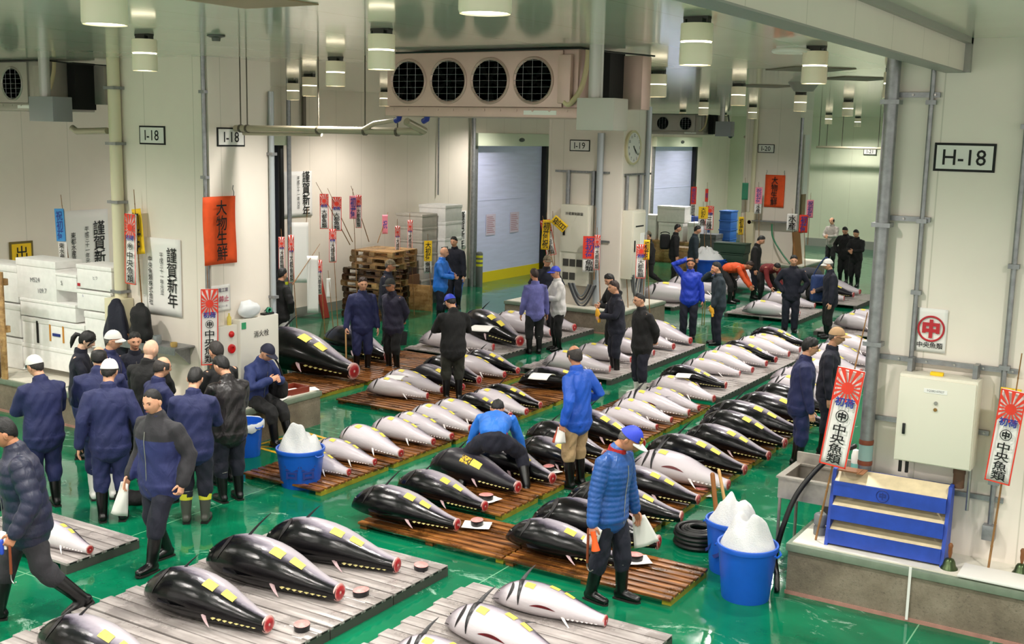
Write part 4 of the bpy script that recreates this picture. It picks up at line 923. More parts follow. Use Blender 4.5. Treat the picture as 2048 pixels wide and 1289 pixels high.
person('person in washed purple denim jacket seen from behind', (1068, 708), 195, 1.66, 'stand', DENIM, BLK, RUBBER, ('short', 'brown'), None, 'tan', 1.0, far=1, hy=20)
person('person in white sweatshirt and blue cap beside the denim jacket', (1114, 702), -70, 1.68, 'front', WHT, BLK, RUBBER, ('short', 'grey'), ('ball', 'blue'), 'mid', 1.08, far=1, hy=10)
person('person in navy jacket and camouflage cap half hidden between denim and white', (1090, 672), -10, 1.72, 'pockets', NAVY2, NAVY2, RUBBER, ('short', 'black'), ('ball', 'camo'), 'mid', 1.1, far=1, hy=30)
yellowm = person('person in navy jacket with folded arms holding yellow gloves, facing left', (1230, 750), -72, 1.70, 'front', NAVY2, NAVY2, RUBBER, ('short', 'brown'), None, 'mid', 1.08, far=1, hands=('grip', 'grip'), boot_h=.40)
person('person with bowed head behind the folded arms', (1225, 722), -60, 1.70, 'front', BLK, BLK, RUBBER, ('short', 'black'), None, 'mid', 1.0, far=1, hp=30)
person('person in black suit and white rubber boots, hands behind the back', (1280, 792), -62, 1.72, 'back', BLK, NAVY2, RUBW, ('buzz', 'black'), None, 'mid', 1.16, far=1, boot_h=.30, glasses=True)
blackj = person('person in black jacket and striped cap seen from behind, writing', (905, 802), 190, 1.72, 'write', BLK, OLIVE, RUBBER, ('short', 'black'), ('ball', 'blue', 'white'), 'mid', 1.12, far=1, hp=30, hy=20, boot_h=.42)
person('bald person in bright blue jacket standing by the blue bucket', (880, 645), 70, 1.70, 'front', BBLUE, NAVY2, RUBBER, None, None, 'mid', 1.15, far=1)
person('person in dark navy coat behind the bald person in bright blue', (909, 618), -25, 1.76, 'stand', NAVY2, NAVY2, RUBBER, ('short', 'black'), None, 'mid', 1.08, far=1)
stickm = person('smiling person in navy suit holding a wooden stick, facing us', (724, 744), 12, 1.70, 'stand', NAVY, NAVY, RUBBER, ('short', 'brown'), None, 'mid', 1.10, far=1, r=(.30, .10, .84), hands=('relaxed', 'grip'), boot_h=.40)
person('person in dark plum jacket and dark cap, hands behind the back', (786, 742), -45, 1.66, 'back', PLUM, BLK, RUBBER, ('short', 'grey'), ('ball', 'dark'), 'tan', 1.18, far=1, boot_h=.40)
shovelm = person('person in navy overalls and camouflage cap before the pallet stack', (772, 688), 75, 1.70, 'stand', NAVY2, NAVY2, RUBBER, ('short', 'grey'), ('ball', 'camo'), 'tan', 1.1, far=1, r=(.16, .22, .92), hands=('relaxed', 'grip'))
person('person in black down jacket standing behind the white cabinet corner', (560, 720), 130, 1.70, 'pockets', BLK, WHT, RUBBER, ('short', 'black'), None, 'mid', 1.15, far=1)
seated = person('person in navy cap and blue parka sitting on the kerb and writing', (552, 868), 48, 1.72, 'write', cloth_mat('parka_blue', '#1f2f66', .7), BLK, RUBBER, ('short', 'grey'), ('ball', 'navy'), 'mid', 1.18, world=(-11.0, 11.22, 0), sit=True, seat=.51, hp=26, fl=(-.11, .50, 0, 0), fr=(.13, .46, 0, 0), l=(-.10, .36, .86), r=(.10, .34, .88), boot_h=.40, lean=16)
# the group of buyers in front of the I-18 pillar
strider = person('person in quilted dark navy jacket striding out of the picture, hook and phone in hand', (66, 1240), -88, 1.86, 'walk', PUFFN, CHAR, RUBBER, ('short', 'black'), None, 'tan', 1.28, quilt=.10, hp=18, lean=8, fl=(-.10, -.34, .03, -26), fr=(.10, .24, 0, 6), l=(-.31, .10, .84), r=(.25, .2, .9), hands=('grip', 'relaxed'), boot_h=.40)
person('person in navy jacket and white work cap turned away at the edge of the buyers', (95, 1015), 200, 1.72, 'front', NAVY, NAVY, RUBBER, ('short', 'dark'), ('work', 'white'), 'mid', 1.18, hy=18, hp=20)
person('person in navy workwear and white cap standing with their back to us', (226, 1042), 176, 1.76, 'stand', NAVY, NAVY, RUBBER, ('short', 'dark'), ('work', 'white'), 'mid', 1.12, hp=14, hy=-12, l=(-.30, -.02, .84), r=(.27, .14, .92), boot_h=.40)
walker = person('person with cropped hair in two-tone navy and black jacket walking towards us', (328, 1126), -48, 1.80, 'walk2', cloth_mat('two_tone_navy', '#222a5c', .75), NAVY2, RUBBER, ('buzz', 'black'), None, 'mid', 1.28, two=CHAR, hp=10, hy=8, boot_h=.40, fr=(.09, -.12, 0, 0), fl=(-.09, .22, 0, 4), l=(-.30, .02, .84), r=(.27, .12, .84), hands=('grip', 'relaxed'))
yboots = person('person in navy workwear and yellow-striped grey boots seen from behind', (392, 1045), 172, 1.70, 'front', NAVY, NAVY2, RUBG, ('short', 'black'), None, 'mid', 1.12, hp=24, hy=-10, boot_h=.36, cuff=M('yellow_boot_cuff', '#d9d23a', .5))
person('person in dark leather jacket with bowed head', (462, 1002), 205, 1.70, 'front', LEATH, NAVY2, RUBBER, ('short', 'black'), None, 'mid', 1.12, hp=26, hy=20)
person('person with greying hair just behind the leather jacket', (447, 966), 215, 1.72, 'front', BLK, BLK, RUBBER, ('short', 'dark'), None, 'mid', 1.0, hp=12)
person('balding person in navy jacket with raised collar, in profile among the buyers', (318, 1005), 115, 1.68, 'front', NAVY, NAVY, RUBBER, ('ring', 'dark'), None, 'mid', 1.1, hp=12)
person('broad person in navy jacket with thinning hair seen from behind', (208, 998), 178, 1.76, 'front', NAVY, NAVY, RUBW, ('ring', 'black'), None, 'mid', 1.28, hp=14)
person('elderly person in white cap and glasses looking to the next buyer', (222, 932), 72, 1.72, 'front', NAVY, NAVY, RUBBER, ('short', 'grey'), ('work', 'white'), 'mid', 1.1, glasses=True, hp=8)
person('young person with a ponytail in navy jacket', (165, 915), 78, 1.66, 'front', NAVY2, NAVY, RUBBER, ('pony', 'black'), None, 'light', .98, hp=24)
person('bald person in black turtleneck turned away', (300, 962), 150, 1.72, 'front', BLK, BLK, RUBBER, None, None, 'light', 1.14, hp=10, hy=-20)
person('person whose face shows just behind the bald head', (275, 912), 10, 1.64, 'front', NAVY2, NAVY2, RUBBER, ('short', 'black'), None, 'mid', 1.0)
# ---------------------------------------------------------------- signs, posters, streamers
def number_sign(s, P, rz, w, h, label):
    t = thing('pillar_sign', label, 'sign', P, rz); b = MB(); b.box(-w / 2, w / 2, -.012, 0, -h / 2, h / 2); b.build('black_frame', INK, t)
    f = h * .085; b = MB(); b.box(-w / 2 + f, w / 2 - f, -.016, -.011, -h / 2 + f, h / 2 - f); b.build('white_face', WHITE, t); lettering(t, s, h * .78, INK, (0, -.019, 0), .006, sx=.95); return t
YF, XF = 10.77, -11.3
number_sign('H-18', (-1.96, YF, 4.125), 0, .515, .25, 'large H-18 number sign on the near pillar')
number_sign('I-18', (-12.36, YF, 4.125), 0, .50, .25, 'I-18 number sign beside the cream drain pipe')
number_sign('I-18', (XF, 11.16, 4.125), FACE_X, .50, .25, 'I-18 number sign above the orange banner')
number_sign('I-19', (-12.11, 22.45, 4.02), 0, .50, .25, 'I-19 number sign above the grey conduits')
number_sign('I-20', (-11.97, 34.15, 3.96), 0, .52, .26, 'I-20 number sign over the far orange banner')
number_sign('I-21', (atY(1740, 303, 45.95).x, 45.95, 3.85), 0, .5, .25, 'number sign half cut off by the near pillar edge')
def wavy(w, h, n=8, k=14, amp=.012, ph=0.0):
    b = MB(); vs = [(-w / 2 + w * i / n, amp * math.sin(3.2 * i / n + ph) * (.3 + j / k) + amp * .7 * math.sin(5 * j / k + ph), -h * j / k) for j in range(k + 1) for i in range(n + 1)]
    return b.add(vs, [(j * (n + 1) + i, (j + 1) * (n + 1) + i, (j + 1) * (n + 1) + i + 1, j * (n + 1) + i + 1) for j in range(k) for i in range(n)])
def poster(P, rz, w, h, items, label, mat=PAPER, name='poster', cat='poster', amp=.003, back=None):
    """items: (text, size, x, z, colour, bold, vertical) measured from the top centre"""
    t = thing(name, label, cat, P, rz); b = wavy(w, h, 6, 10, amp); sh = b.build('sheet', mat, t, 30); m = sh.modifiers.new('t', 'SOLIDIFY'); m.thickness = .004; m.offset = 1 if True else 0
    for s, size, x, z, cmat, bold, vert in items:
        lettering(t, s, size, cmat, (x, -amp * 2.1 - .010, z), bold, .93 if vert else 1, vert, fit=(size, size * 1.06 * len(s)) if vert else None)
    return t
def newyear(P, rz, w, h, firm, label):
    k = w / .78
    return poster(P, rz, w, h, [('謹賀新年', .20 * k, .22 * k, -.50 * h, INK, .007, True), ('平成三十一年元旦', .07 * k, .01 * k, -.46 * h, INK, .004, True), (firm, .082 * k, -.22 * k, -.56 * h, INK, .006, True)], label)
P = atY(327, 473, YF - .02); newyear((-12.24, YF - .015, 2.74), 0, .76, 1.06, '中央魚類株式会社', 'large white New Year poster with brush writing on the I-18 pillar')
P = atX(170, 420, WX + .02); newyear((WX + .02, P.y, P.z), FACE_X, 1.0, 1.5, '東都水産株式会社', 'white New Year poster on the far wall behind the foam boxes')
P = atX(595, 343, WX + .02); newyear((WX + .02, P.y, P.z), FACE_X, .95, 1.02, '中央魚類株式会社', 'small white New Year poster high on the wall left of the streamers')
P = atX(913, 423, WX + .02); newyear((WX + .02, P.y, P.z), FACE_X, .95, 1.05, '大都魚類株式会社', 'white New Year poster just left of the big door jamb')
P = atX(1285, 343, WX + .02); newyear(P, FACE_X, 1.2, 1.25, '東都水産株式会社', 'white New Year poster seen edge-on beside the clock pillar')
def banner(P, rz, w, h, label):
    t = poster(P, rz, w, h, [('大物生鮮', h * .212, .0, -.50 * h, INK, .009, True)], label, ORANGE, 'cloth_banner', 'banner', .014)
    b = MB()
    for s in (-1, 1): b.tube([(s * w * .45, 0, -.01), (s * w * .46, .0, .05), (s * w * .43, .002, .09), (s * w * .45, .004, .14)], .006, 6)
    b.build('tie_cord', M('grey_cord', '#6a6a66', .7), t); return t
banner((XF + .03, atX(435, 393, XF).y, atX(435, 393, XF).z), FACE_X, .58, .90, 'bright orange cloth banner with four black characters on the I-18 pillar')
banner((-11.62, 34.12, atY(1544, 350, 34.1).z), 0, .62, .98, 'orange cloth banner on the far I-20 pillar')
def sunburst(mb, w, z0, z1, m_ray, y=-.004):
    cx, cz = 0, (z0 + z1) / 2 - .02; n = 16; r1 = max(w, z0 - z1) * .9; x1, x2 = -w / 2, w / 2
    def clip(a):
        dx, dz = math.cos(a), math.sin(a); k = 9
        if abs(dx) > 1e-6: k = min(k, (x2 - cx) / dx if dx > 0 else (x1 - cx) / dx)
        if abs(dz) > 1e-6: k = min(k, (z0 - cz) / dz if dz > 0 else (z1 - cz) / dz)
        return (cx + dx * k, y, cz + dz * k)
    for i in range(n):
        a = 2 * math.pi * i / n; d = math.pi / n * .55; mb.add([(cx + .01 * math.cos(a), y, cz + .01 * math.sin(a)), clip(a - d), clip(a + d)], [(0, 1, 2)], m_ray)
    mb.add([(cx + w * .23 * math.cos(2 * math.pi * i / 18), y - .001, cz + w * .23 * math.sin(2 * math.pi * i / 18)) for i in range(18)], [tuple(range(18))], m_ray)
def streamer(P, rz, w, h, label, style='sun', text='中央魚類', pole=None, tilt=0.0, c1=REDP, seal=True, roll=0.0, group=None, amp=.008, head='初荷', foot=None):
    """a long paper streamer hanging from P (its top centre); pole: foot and tip of the bamboo it is tied to"""
    t = thing('paper_streamer', label, 'streamer', P, 0, group); s = bpy.data.objects.new('paper', None); bpy.data.objects.remove(s)
    E_ = (R(tilt), R(roll), rz)
    if style == 'sun':
        b = wavy(w, h, 6, 12, amp); b.mi = [0] * len(b.mi); hz = -h * .34
        p = b.build('paper', [PAPER], t, 80); p.rotation_euler = E_; m = p.modifiers.new('t', 'SOLIDIFY'); m.thickness = .003; m.offset = 1
        e = MB(); d = -amp * 2.05 - .006; bw = w * .055
        for x in (-w / 2, w / 2 - bw): e.box(x, x + bw, d - .001, d, -h, 0, 0)
        e.box(-w / 2, w / 2, d - .001, d, -h, -h + bw, 0); e.box(-w / 2, w / 2, d - .001, d, -bw, 0, 0); sunburst(e, w, -bw * .5, hz, 0, d - .002); e.build('red_print', c1, p, None)
        if w > .15 or True:
            lettering(p, head, 1, BLUEI, (0, d - .004, hz), .03, fit=(w * .72, w * .36))
            zt = hz - w * .32
            if seal:
                b = MB(); rr = w * .22; b.tube([(rr * math.cos(2 * math.pi * i / 22), d - .003, zt - rr + rr * math.sin(2 * math.pi * i / 22)) for i in range(22)], w * .016, 4, 0, False, None, True); b.build('round_seal', INK, p); lettering(p, '中', w * .33, INK, (0, d - .004, zt - rr), .05); zt -= rr * 2 + w * .02
            lettering(p, text, 1, INK, (0, d - .004, (zt - h) / 2 + w * .02), .012, .95, True, fit=(w * .62, (h + zt) * .9))
    else:                                                               # plain coloured paper with characters
        k1 = .62 if style == 'two' else 1.0; b = wavy(w, h, 6, 12, amp); p = b.build('paper', PAPER if style == 'two' else c1, t, 80); p.rotation_euler = E_; m = p.modifiers.new('t', 'SOLIDIFY'); m.thickness = .003; m.offset = 1
        d = -amp * 2.05 - .006
        if style == 'two': e = MB(); e.box(-w / 2 - .005, w / 2 + .005, d - .002, d, -h * k1, .005); e.build('coloured_paper', c1, p, None); lettering(p, text[3:] or text, 1, INK, (0, d - .005, -h * .81), .012, .95, True, fit=(w * .7, h * .32))
        if text: lettering(p, text[:3] if style == 'two' else text, 1, BLUEI if c1 in (PINKP, REDP, BLUEP) else INK, (0, d - .005, -h * k1 / 2), .012, .95, True, fit=(w * .75, h * k1 * .88))
    if pole is None and foot is not None: pole = (Vector((P[0] + .12, P[1] + .03, foot)), Vector((P[0] - .02, P[1] + .012, P[2] + .16)))
    if pole:
        a, c = Vector(pole[0]) - Vector(P), Vector(pole[1]) - Vector(P); b = MB(); n = 9; b.tube([a.lerp(c, i / n) for i in range(n + 1)], [.011 - .006 * i / n for i in range(n + 1)], 7)
        for i in range(1, n): b.tube([a.lerp(c, i / n - .004), a.lerp(c, i / n + .004)], .0125 - .006 * i / n, 7)
        b.build('bamboo_pole', BAMBOO, t)
    return t
P = atY(1704, 738, 10.28); streamer(P, R(6), .245, .93, 'long red and white paper streamer leaning at the corner of the near kerb', pole=((-2.93, 10.36, .515), (P.x + .09, 10.33, P.z + .52)), roll=7)
P = atY(2030, 782, 10.42); streamer(P, R(-4), .21, .83, 'long red and white paper streamer on bamboo at the far side of the electric box', pole=((-1.42, 10.5, .515), (P.x + .02, 10.47, P.z + .32)), roll=5)
P2 = atY(2022, 778, 10.5); streamer((P2.x, 10.52, P2.z), R(-4), .17, .62, 'yellow paper strip behind the streamer of the electric box', 'plain', '', c1=YELP)
P = atX(418, 578, XF + .08); streamer(P, R(60), .23, 1.02, 'red and white paper streamer hanging before the hydrant cabinet', pole=((P.x - .03, P.y + .03, .52), (P.x - .06, P.y + .03, P.z + .30)), roll=1)
P = atY(262, 428, 10.6); streamer(P, R(0), .215, .97, 'red and white paper streamer tied to the drain pipe', pole=((P.x + .1, 10.66, 1.6), (P.x, 10.66, P.z + .33)), roll=2)
P = atY(272, 418, 10.66); streamer(P, R(0), .18, .62, 'yellow paper strip with characters behind the drain pipe streamer', 'plain', '初荷', c1=YELP, roll=-7)
P = atY(120, 418, 11.6); streamer(P, R(0), .21, .82, 'blue paper streamer above the foam boxes', 'two', '祝初荷東水産', c1=BLUEP, pole=((P.x + .16, 11.64, 1.6), (P.x - .02, 11.64, P.z + .22)), roll=-3)
def wstream(px, py0, py1, wpx, label, style='sun', text='大都魚類', X=-16.3, foot=None, tip=None, **kw):
    P = atX(px, py0, X); Q_ = atX(px, py1, X); dist = (P - Vector((0, 0, HC))).length; w = wpx * dist / FOC
    pole = None
    if foot: pole = (atX(foot[0], foot[1], X - .03), atX(tip[0], tip[1], X - .03))
    return streamer(P, R(45), w, P.z - Q_.z, label, style, text, pole, seal=False, foot=0.0, **kw)
wstream(648, 388, 458, 17, 'leftmost of the tall paper streamers over the pallet stack', foot=(700, 490), tip=(632, 365))
wstream(673, 394, 462, 19, 'second tall paper streamer over the pallet stack', foot=(705, 484), tip=(655, 377))
wstream(706, 392, 438, 14, 'pink paper strip between the tall streamers', 'plain', '初荷', c1=PINKP)
wstream(717, 390, 456, 12, 'tall paper streamer nearest the far wall pole, over the pallet stack', foot=(738, 484), tip=(702, 372))
wstream(665, 458, 525, 14, 'low paper streamer in front of the pallet stack corner', X=-15.6)
wstream(770, 430, 468, 11, 'small pink paper strip beside the grey foam stack', 'plain', '祝', c1=PINKP, foot=(755, 486), tip=(776, 425))
wstream(795, 452, 515, 10, 'paper streamer hanging on the dark foam stack', X=-15.9)
wstream(820, 440, 508, 10, 'paper streamer hanging at the white foam stack corner', X=-15.9, c1=REDP)
wstream(856, 482, 547, 15, 'yellow and white paper streamer on the white foam stack', 'two', '大初荷魚類', X=-15.8, c1=YELP)
wstream(563, 474, 540, 12, 'paper streamer beside the dark door edge of the I-18 pillar', X=-16.0)
wstream(582, 470, 566, 11, 'paper streamer left of the blank white roll', X=-16.1)
wstream(600, 445, 566, 32, 'blank white paper roll hanging open on the wall', 'plain', '', X=-16.4, c1=PAPER, foot=(600, 560), tip=(616, 415))
wstream(625, 512, 626, 22, 'blank white paper roll hanging low before the pallets', 'plain', '', X=-15.2, c1=PAPER, foot=(585, 570), tip=(640, 488))
wstream(639, 520, 590, 10, 'paper streamer on the edge of the pallet stack', X=-15.4)
wstream(657, 557, 596, 8, 'thin paper strip low on the pallet stack', 'plain', '', X=-15.3, c1=PAPER)
def pstream(px, py0, py1, wpx, Y, label, style='sun', text='大都魚類', foot=None, tip=None, rz=30, **kw):
    P = atY(px, py0, Y); Q_ = atY(px, py1, Y); dist = (P - Vector((0, 0, HC))).length; pole = None
    if foot: pole = (atY(foot[0], foot[1], Y + .05), atY(tip[0], tip[1], Y + .05))
    return streamer(P, R(rz), wpx * dist / FOC, P.z - Q_.z, label, style, text, pole, seal=False, foot=.51, **kw)
pstream(1090, 440, 512, 20, 22.1, 'red and white streamer beside the yellow cross of strips', roll=-12, foot=(1122, 600), tip=(1085, 432))
pstream(1106, 437, 470, 18, 22.0, 'upper yellow strip of the crossed pair by the big door', 'plain', '祝日', c1=YELP, roll=-50)
pstream(1094, 440, 500, 16, 22.05, 'lower yellow strip of the crossed pair by the big door', 'plain', '初荷祝', c1=YELP, roll=3)
pstream(1180, 473, 545, 26, 22.1, 'wide red streamer on the corner of the grey control cabinet', 'two', '祝初荷魚類', c1=REDP, foot=(1188, 560), tip=(1192, 415))
pstream(1195, 470, 540, 12, 22.15, 'narrow streamer tucked behind the wide red one', text='大都魚類')
pstream(1250, 485, 533, 16, 22.6, 'pink paper strip on the narrow control cabinet', 'plain', '祝初荷', c1=PINKP)
pstream(1283, 489, 557, 20, 21.9, 'sun-rayed streamer at the clock pillar corner', text='大都魚類', foot=(1287, 600), tip=(1290, 470))
pstream(1294, 480, 520, 12, 21.95, 'yellow strip behind the sun-rayed streamer', 'plain', '初荷', c1=YELP)
pstream(1388, 374, 430, 10, 33.0, 'thin red streamer before the far blue door', 'two', '祝初荷', c1=REDP)
pstream(1414, 378, 404, 6, 33.2, 'tiny red strip on a cane over the far yellow streamer', 'plain', '初', c1=REDP, foot=(1412, 470), tip=(1415, 365))
pstream(1407, 414, 452, 18, 32.8, 'yellow streamer standing over the grey far bale', 'two', '大初荷魚', c1=YELP)
pstream(1420, 412, 460, 16, 32.9, 'orange streamer beside the blue crates', text='三陸')
pstream(1491, 366, 400, 12, 33.6, 'dark green pointed strip on the I-20 drain pipe', 'plain', '', c1=M('green_paper', '#2c7a5c', .7))
pstream(1518, 375, 428, 13, 33.7, 'pink and white streamer left of the far orange banner', 'two', '祝初荷水産', c1=PINKP)
pstream(1585, 428, 462, 20, 33.4, 'white bell-shaped paper with green marks at the I-20 corner', 'plain', '水産', c1=PAPER)
pstream(1608, 430, 466, 17, 33.3, 'red paper strip hanging beside the white bell-shaped paper', 'plain', '初荷', c1=REDP)
pstream(1621, 400, 436, 13, 33.5, 'pink paper strip highest at the I-20 corner', 'plain', '祝初荷', c1=PINKP, foot=(1615, 490), tip=(1622, 386))
pstream(1483, 434, 470, 10, 33.5, 'yellow strip low on the I-20 drain pipe', 'plain', '初荷', c1=YELP)
# the paper with the red round mark on the near pillar
t = poster((-2.12, YF - .012, atY(1863, 617, YF).z), 0, .27, .40, [('中', .165, 0, -.185, REDI, .06, False), ('中央魚類', .058, 0, -.335, INK, .012, False)], 'white paper with a red round mark on the near pillar', PAPER)
b = MB(); b.tube([(.112 * math.cos(2 * math.pi * i / 40), -.012, -.185 + .112 * math.sin(2 * math.pi * i / 40)) for i in range(40)], .009, 6, 0, False, None, True); b.build('red_ring', REDI, t)
# ---------------------------------------------------------------- fittings of the near pillar
def conduit(pts, r, label, mat=GALV, name='wall_conduit', cat='conduit', clips=(), n=12):
    t = thing(name, label, cat, pts[0]); o = Vector(pts[0]); b = MB(); b.tube([Vector(p) - o for p in pts], r, n); b.build('pipe', mat, t, 50)
    for c in clips:
        b = MB(); c = Vector(c) - o; b.box(c.x - r - .022, c.x + r + .022, c.y - r - .008, c.y + r + .004, c.z - .02, c.z + .02); b.build('clip', GALV, t)
    return t
yc = 10.66
conduit([(-2.60, yc, .51), (-2.60, yc, CZ)], .062, 'thick galvanised pipe up the edge of the near pillar', clips=[(-2.6, yc, z) for z in (1.0, 2.4, 3.5, 4.6)], n=18)
t = thing('pipe_label', 'pale blue wrap between two brown bands on the thick pipe', 'pipe wrap', (-2.60, yc, 1.36)); b = MB(); b.lathe([(.0655, -.075), (.0655, .075)], 20); b.build('wrap', M('pale_blue_wrap', '#8fb0ae', .5), t)
for z in (-.1, .1): b = MB(); b.lathe([(.066, z - .022), (.069, z), (.066, z + .022)], 20); b.build('band', M('brown_band', '#7d4028', .5), t)
conduit([(-2.27, 10.73, 2.25), (-2.27, 10.73, CZ)], .022, 'thin conduit rising beside the H-18 sign to the ceiling', clips=[(-2.27, 10.73, z) for z in (2.9, 3.55, 4.6)])
conduit([(-1.47, 10.73, .86), (-1.47, 10.73, CZ)], .024, 'thin conduit beyond the electric box', clips=[(-1.47, 10.73, z) for z in (1.25, 2.3, 3.2, 4.4)])
def rail(x0, x1, z, label, y=10.74):
    t = thing('mounting_rail', label, 'rail', (x0, y, z)); b = MB(); b.box(0, x1 - x0, -.012, .02, -.022, .022); b.box(0, x1 - x0, -.016, -.012, -.022, -.012); b.box(0, x1 - x0, -.016, -.012, .012, .022); b.build('channel', GALV, t)
    k = int((x1 - x0) / .3) + 1
    for i in range(k + 1): b = MB(); b.lathe([(.01, 0), (.01, .012)], 8, axis='y', c=(.04 + (x1 - x0 - .08) * i / k, -.016, 0)); b.build('bolt', STEEL, t)
    return t
rail(-2.66, -2.2, atY(1800, 190, 10.74).z, 'short steel rail behind the thick pipe, uppermost'); rail(-2.66, -2.2, atY(1785, 436, 10.74).z, 'short steel rail behind the thick pipe, at sign height')
rail(-2.66, -1.36, atY(1870, 725, 10.74).z, 'long steel rail across the near pillar above the electric box'); rail(-2.64, -1.55, atY(1760, 836, 10.74).z, 'steel rail behind the electric box'); rail(-1.95, -1.38, atY(1950, 993, 10.74).z, 'low steel rail under the electric box')
t = thing('electric_box', 'large cream electric box on rails of the near pillar', 'electric box', (-1.97, 10.5, 1.38))
b = MB(); b.bevbox(-.335, .335, -.02, .22, 0, .81, .012); b.build('housing', CREAM, t)
b = MB(); b.bevbox(-.325, .325, -.045, -.02, .015, .785, .006); d = b.build('door', CREAM, t)
b = MB(); b.bevbox(-.27, -.245, -.06, -.044, .26, .36, .004); b.build('handle', BLACK, d); b = MB(); b.box(-.11, .09, -.048, -.045, .665, .705); b.build('name_plate', PAPER, d)
for z, m in ((.58, STEEL), (.52, M('brass_lock', '#9a7440', .3, .8))): b = MB(); b.lathe([(.016, 0), (.016, .01), (.012, .014)], 14, axis='y', c=(.0, -.045, z)); b.build('lock', m, d)
lettering(d, '5Q2B2-07027', .026, M('grey_print', '#77777a', .7), (-.01, -.050, .685), .0)
for x in (-.28, .28): b = MB(); b.box(x - .02, x + .02, .1, .25, .8, .93); b.build('bracket', GALV, t)
for x in (-.3, -.24, .31): b = MB(); b.tube([(x, .12, .02), (x, .12, -.14 if x < 0 else -.40)], .016, 8); b.build('cable_entry', BLACK if x < -.2 else STEEL, t)
b = MB(); b.tube([(.22, .12, .01), (.22, .12, -.07), (.22, .12, -.07), (.22, .12, -.2)], [.055, .055, .05, .05], 14); b.build('flexible_duct', M('brown_duct', '#5a3f2c', .6), t)
t = thing('yellow_block', 'small yellow block lying on top of the electric box', 'block', (-2.0, 10.56, 2.19)); b = MB(); b.bevbox(-.055, .055, -.03, .03, 0, .03, .006); b.build('block', YELP, t)
t = thing('junction_box', 'small steel junction box at the foot of the thin conduit', 'junction box', (-1.47, 10.7, .72)); b = MB(); b.bevbox(-.055, .055, -.04, .05, 0, .14, .008); b.build('box', GALV, t)
# blue shelf unit on the kerb
t = thing('tray_rack', 'blue wooden rack with three slanted cream trays on the near kerb', 'rack', (-2.30, 10.36, .51), R(1.5)); BLUEW = M('blue_painted_wood', '#2344a6', .5, var=.15, vs=9); CTR = M('cream_tray_board', '#d6c6a2', .55, var=.1, vs=10)
for s in (-1, 1):
    b = MB(); b.prism([(-.06, 0), (.24, 0), (.24, .70), (.10, .70)], -.016, .016, 0, Matrix(((0, 0, 1, s * .515), (1, 0, 0, 0), (0, 1, 0, 0), (0, 0, 0, 1)))); b.build('side_panel', BLUEW, t)
for i in range(3):
    z0 = .02 + i * .225; yo = -.055 + z0 * .155
    b = MB(); b.box(-.5, .5, yo, yo + .022, z0, z0 + .135); fr = b.build('front_slat', BLUEW, t)
    if i == 2: b = MB(); b.tube([(.055 * math.cos(2 * math.pi * j / 24) - .05, yo - .002, z0 + .068 + .055 * math.sin(2 * math.pi * j / 24)) for j in range(24)], .004, 4, 0, False, None, True); b.build('round_mark', M('dark_blue_mark', '#172c78', .6), fr); lettering(fr, '中', .07, M('dark_blue_mark', '#172c78', .6), (-.05, yo - .004, z0 + .068), .03)
    b = MB(); A = [(yo + .022, z0 + .10), (.22, z0 + .20), (.22, z0 + .22), (yo + .022, z0 + .125)]; b.prism(A, -.497, .497, 0, Matrix(((0, 0, 1, 0), (1, 0, 0, 0), (0, 1, 0, 0), (0, 0, 0, 1)))); b.build('tray', CTR, t)
b = MB(); b.box(-.5, .5, .225, .24, .02, .69); b.build('back_panel', BLUEW, t)
b = MB(); b.box(-.48, -.28, .04, .18, .70, .712); b.box(-.3, -.24, .02, .2, .70, .708); o = b.build('wood_scrap', M('brown_scrap', '#8a5a36', .6), None); o.location = t.location; tag(o, 'flat brown board scrap on top of the blue rack', 'board')
# sink, soap, hose
t = thing('steel_sink', 'stainless steel sink on legs beside the blue rack', 'sink', (-3.06, 11.08, 0)); SINK = M('sink_steel', '#a9a39a', .35, .6, var=.15, vs=12)
b = MB(); b.box(-.40, .30, -.30, -.27, .72, .93); b.box(-.40, .30, .27, .30, .72, 1.06); b.box(-.40, -.37, -.27, .27, .72, .93); b.box(.27, .30, -.27, .27, .72, .93); b.box(-.37, .27, -.27, .27, .72, .74); b.build('basin', SINK, t)
b = MB(); b.box(-.42, .32, -.32, -.25, .925, .945); b.box(-.42, .32, .25, .31, .925, .945); b.box(-.42, -.35, -.25, .25, .925, .945); b.box(.25, .32, -.25, .25, .925, .945); b.build('rim', SINK, t)
for x, y, z0 in ((-.38, -.28, 0), (-.38, .28, 0), (.26, -.28, .51), (.26, .28, .51)): b = MB(); b.tube([(x, y, z0), (x, y, .74)], .017, 10); b.build('leg', SINK, t)
b = MB(); b.tube([(.1, .28, 1.0), (.1, .20, 1.10), (.1, .10, 1.10), (.1, .05, 1.04)], .013, 8); b.build('tap', STEEL, t)
b = MB(); b.tube([(0, 0, .74), (0, 0, .6), (.05, .05, .53)], [.05, .035, .035], 12); b.build('drain_trap', M('grey_plastic', '#6c6f70', .5), t)
t = thing('soap_bottle', 'white soap bottle with teal base on the sink rim', 'bottle', (-2.86, 11.34, .945)); b = MB(); b.lathe([(0, 0), (.04, 0), (.042, .02), (.042, .10)], 16); b.build('base', M('teal_plastic', '#7fc3bd', .4), t); b = MB(); b.lathe([(.042, .10), (.044, .18), (.03, .235), (0, .245)], 16); b.build('bottle', WHITE, t)
t = thing('black_hose', 'thick black hose drooping over the steel sink to the floor', 'hose', (0, 0, 0)); pts = [Vector(v) for v in ((-2.78, 10.95, 1.32), (-2.95, 10.86, 1.22), (-3.1, 10.76, 1.05), (-3.24, 10.66, .8), (-3.32, 10.58, .5), (-3.36, 10.52, .2), (-3.30, 10.42, .05), (-3.2, 10.13, .03))]
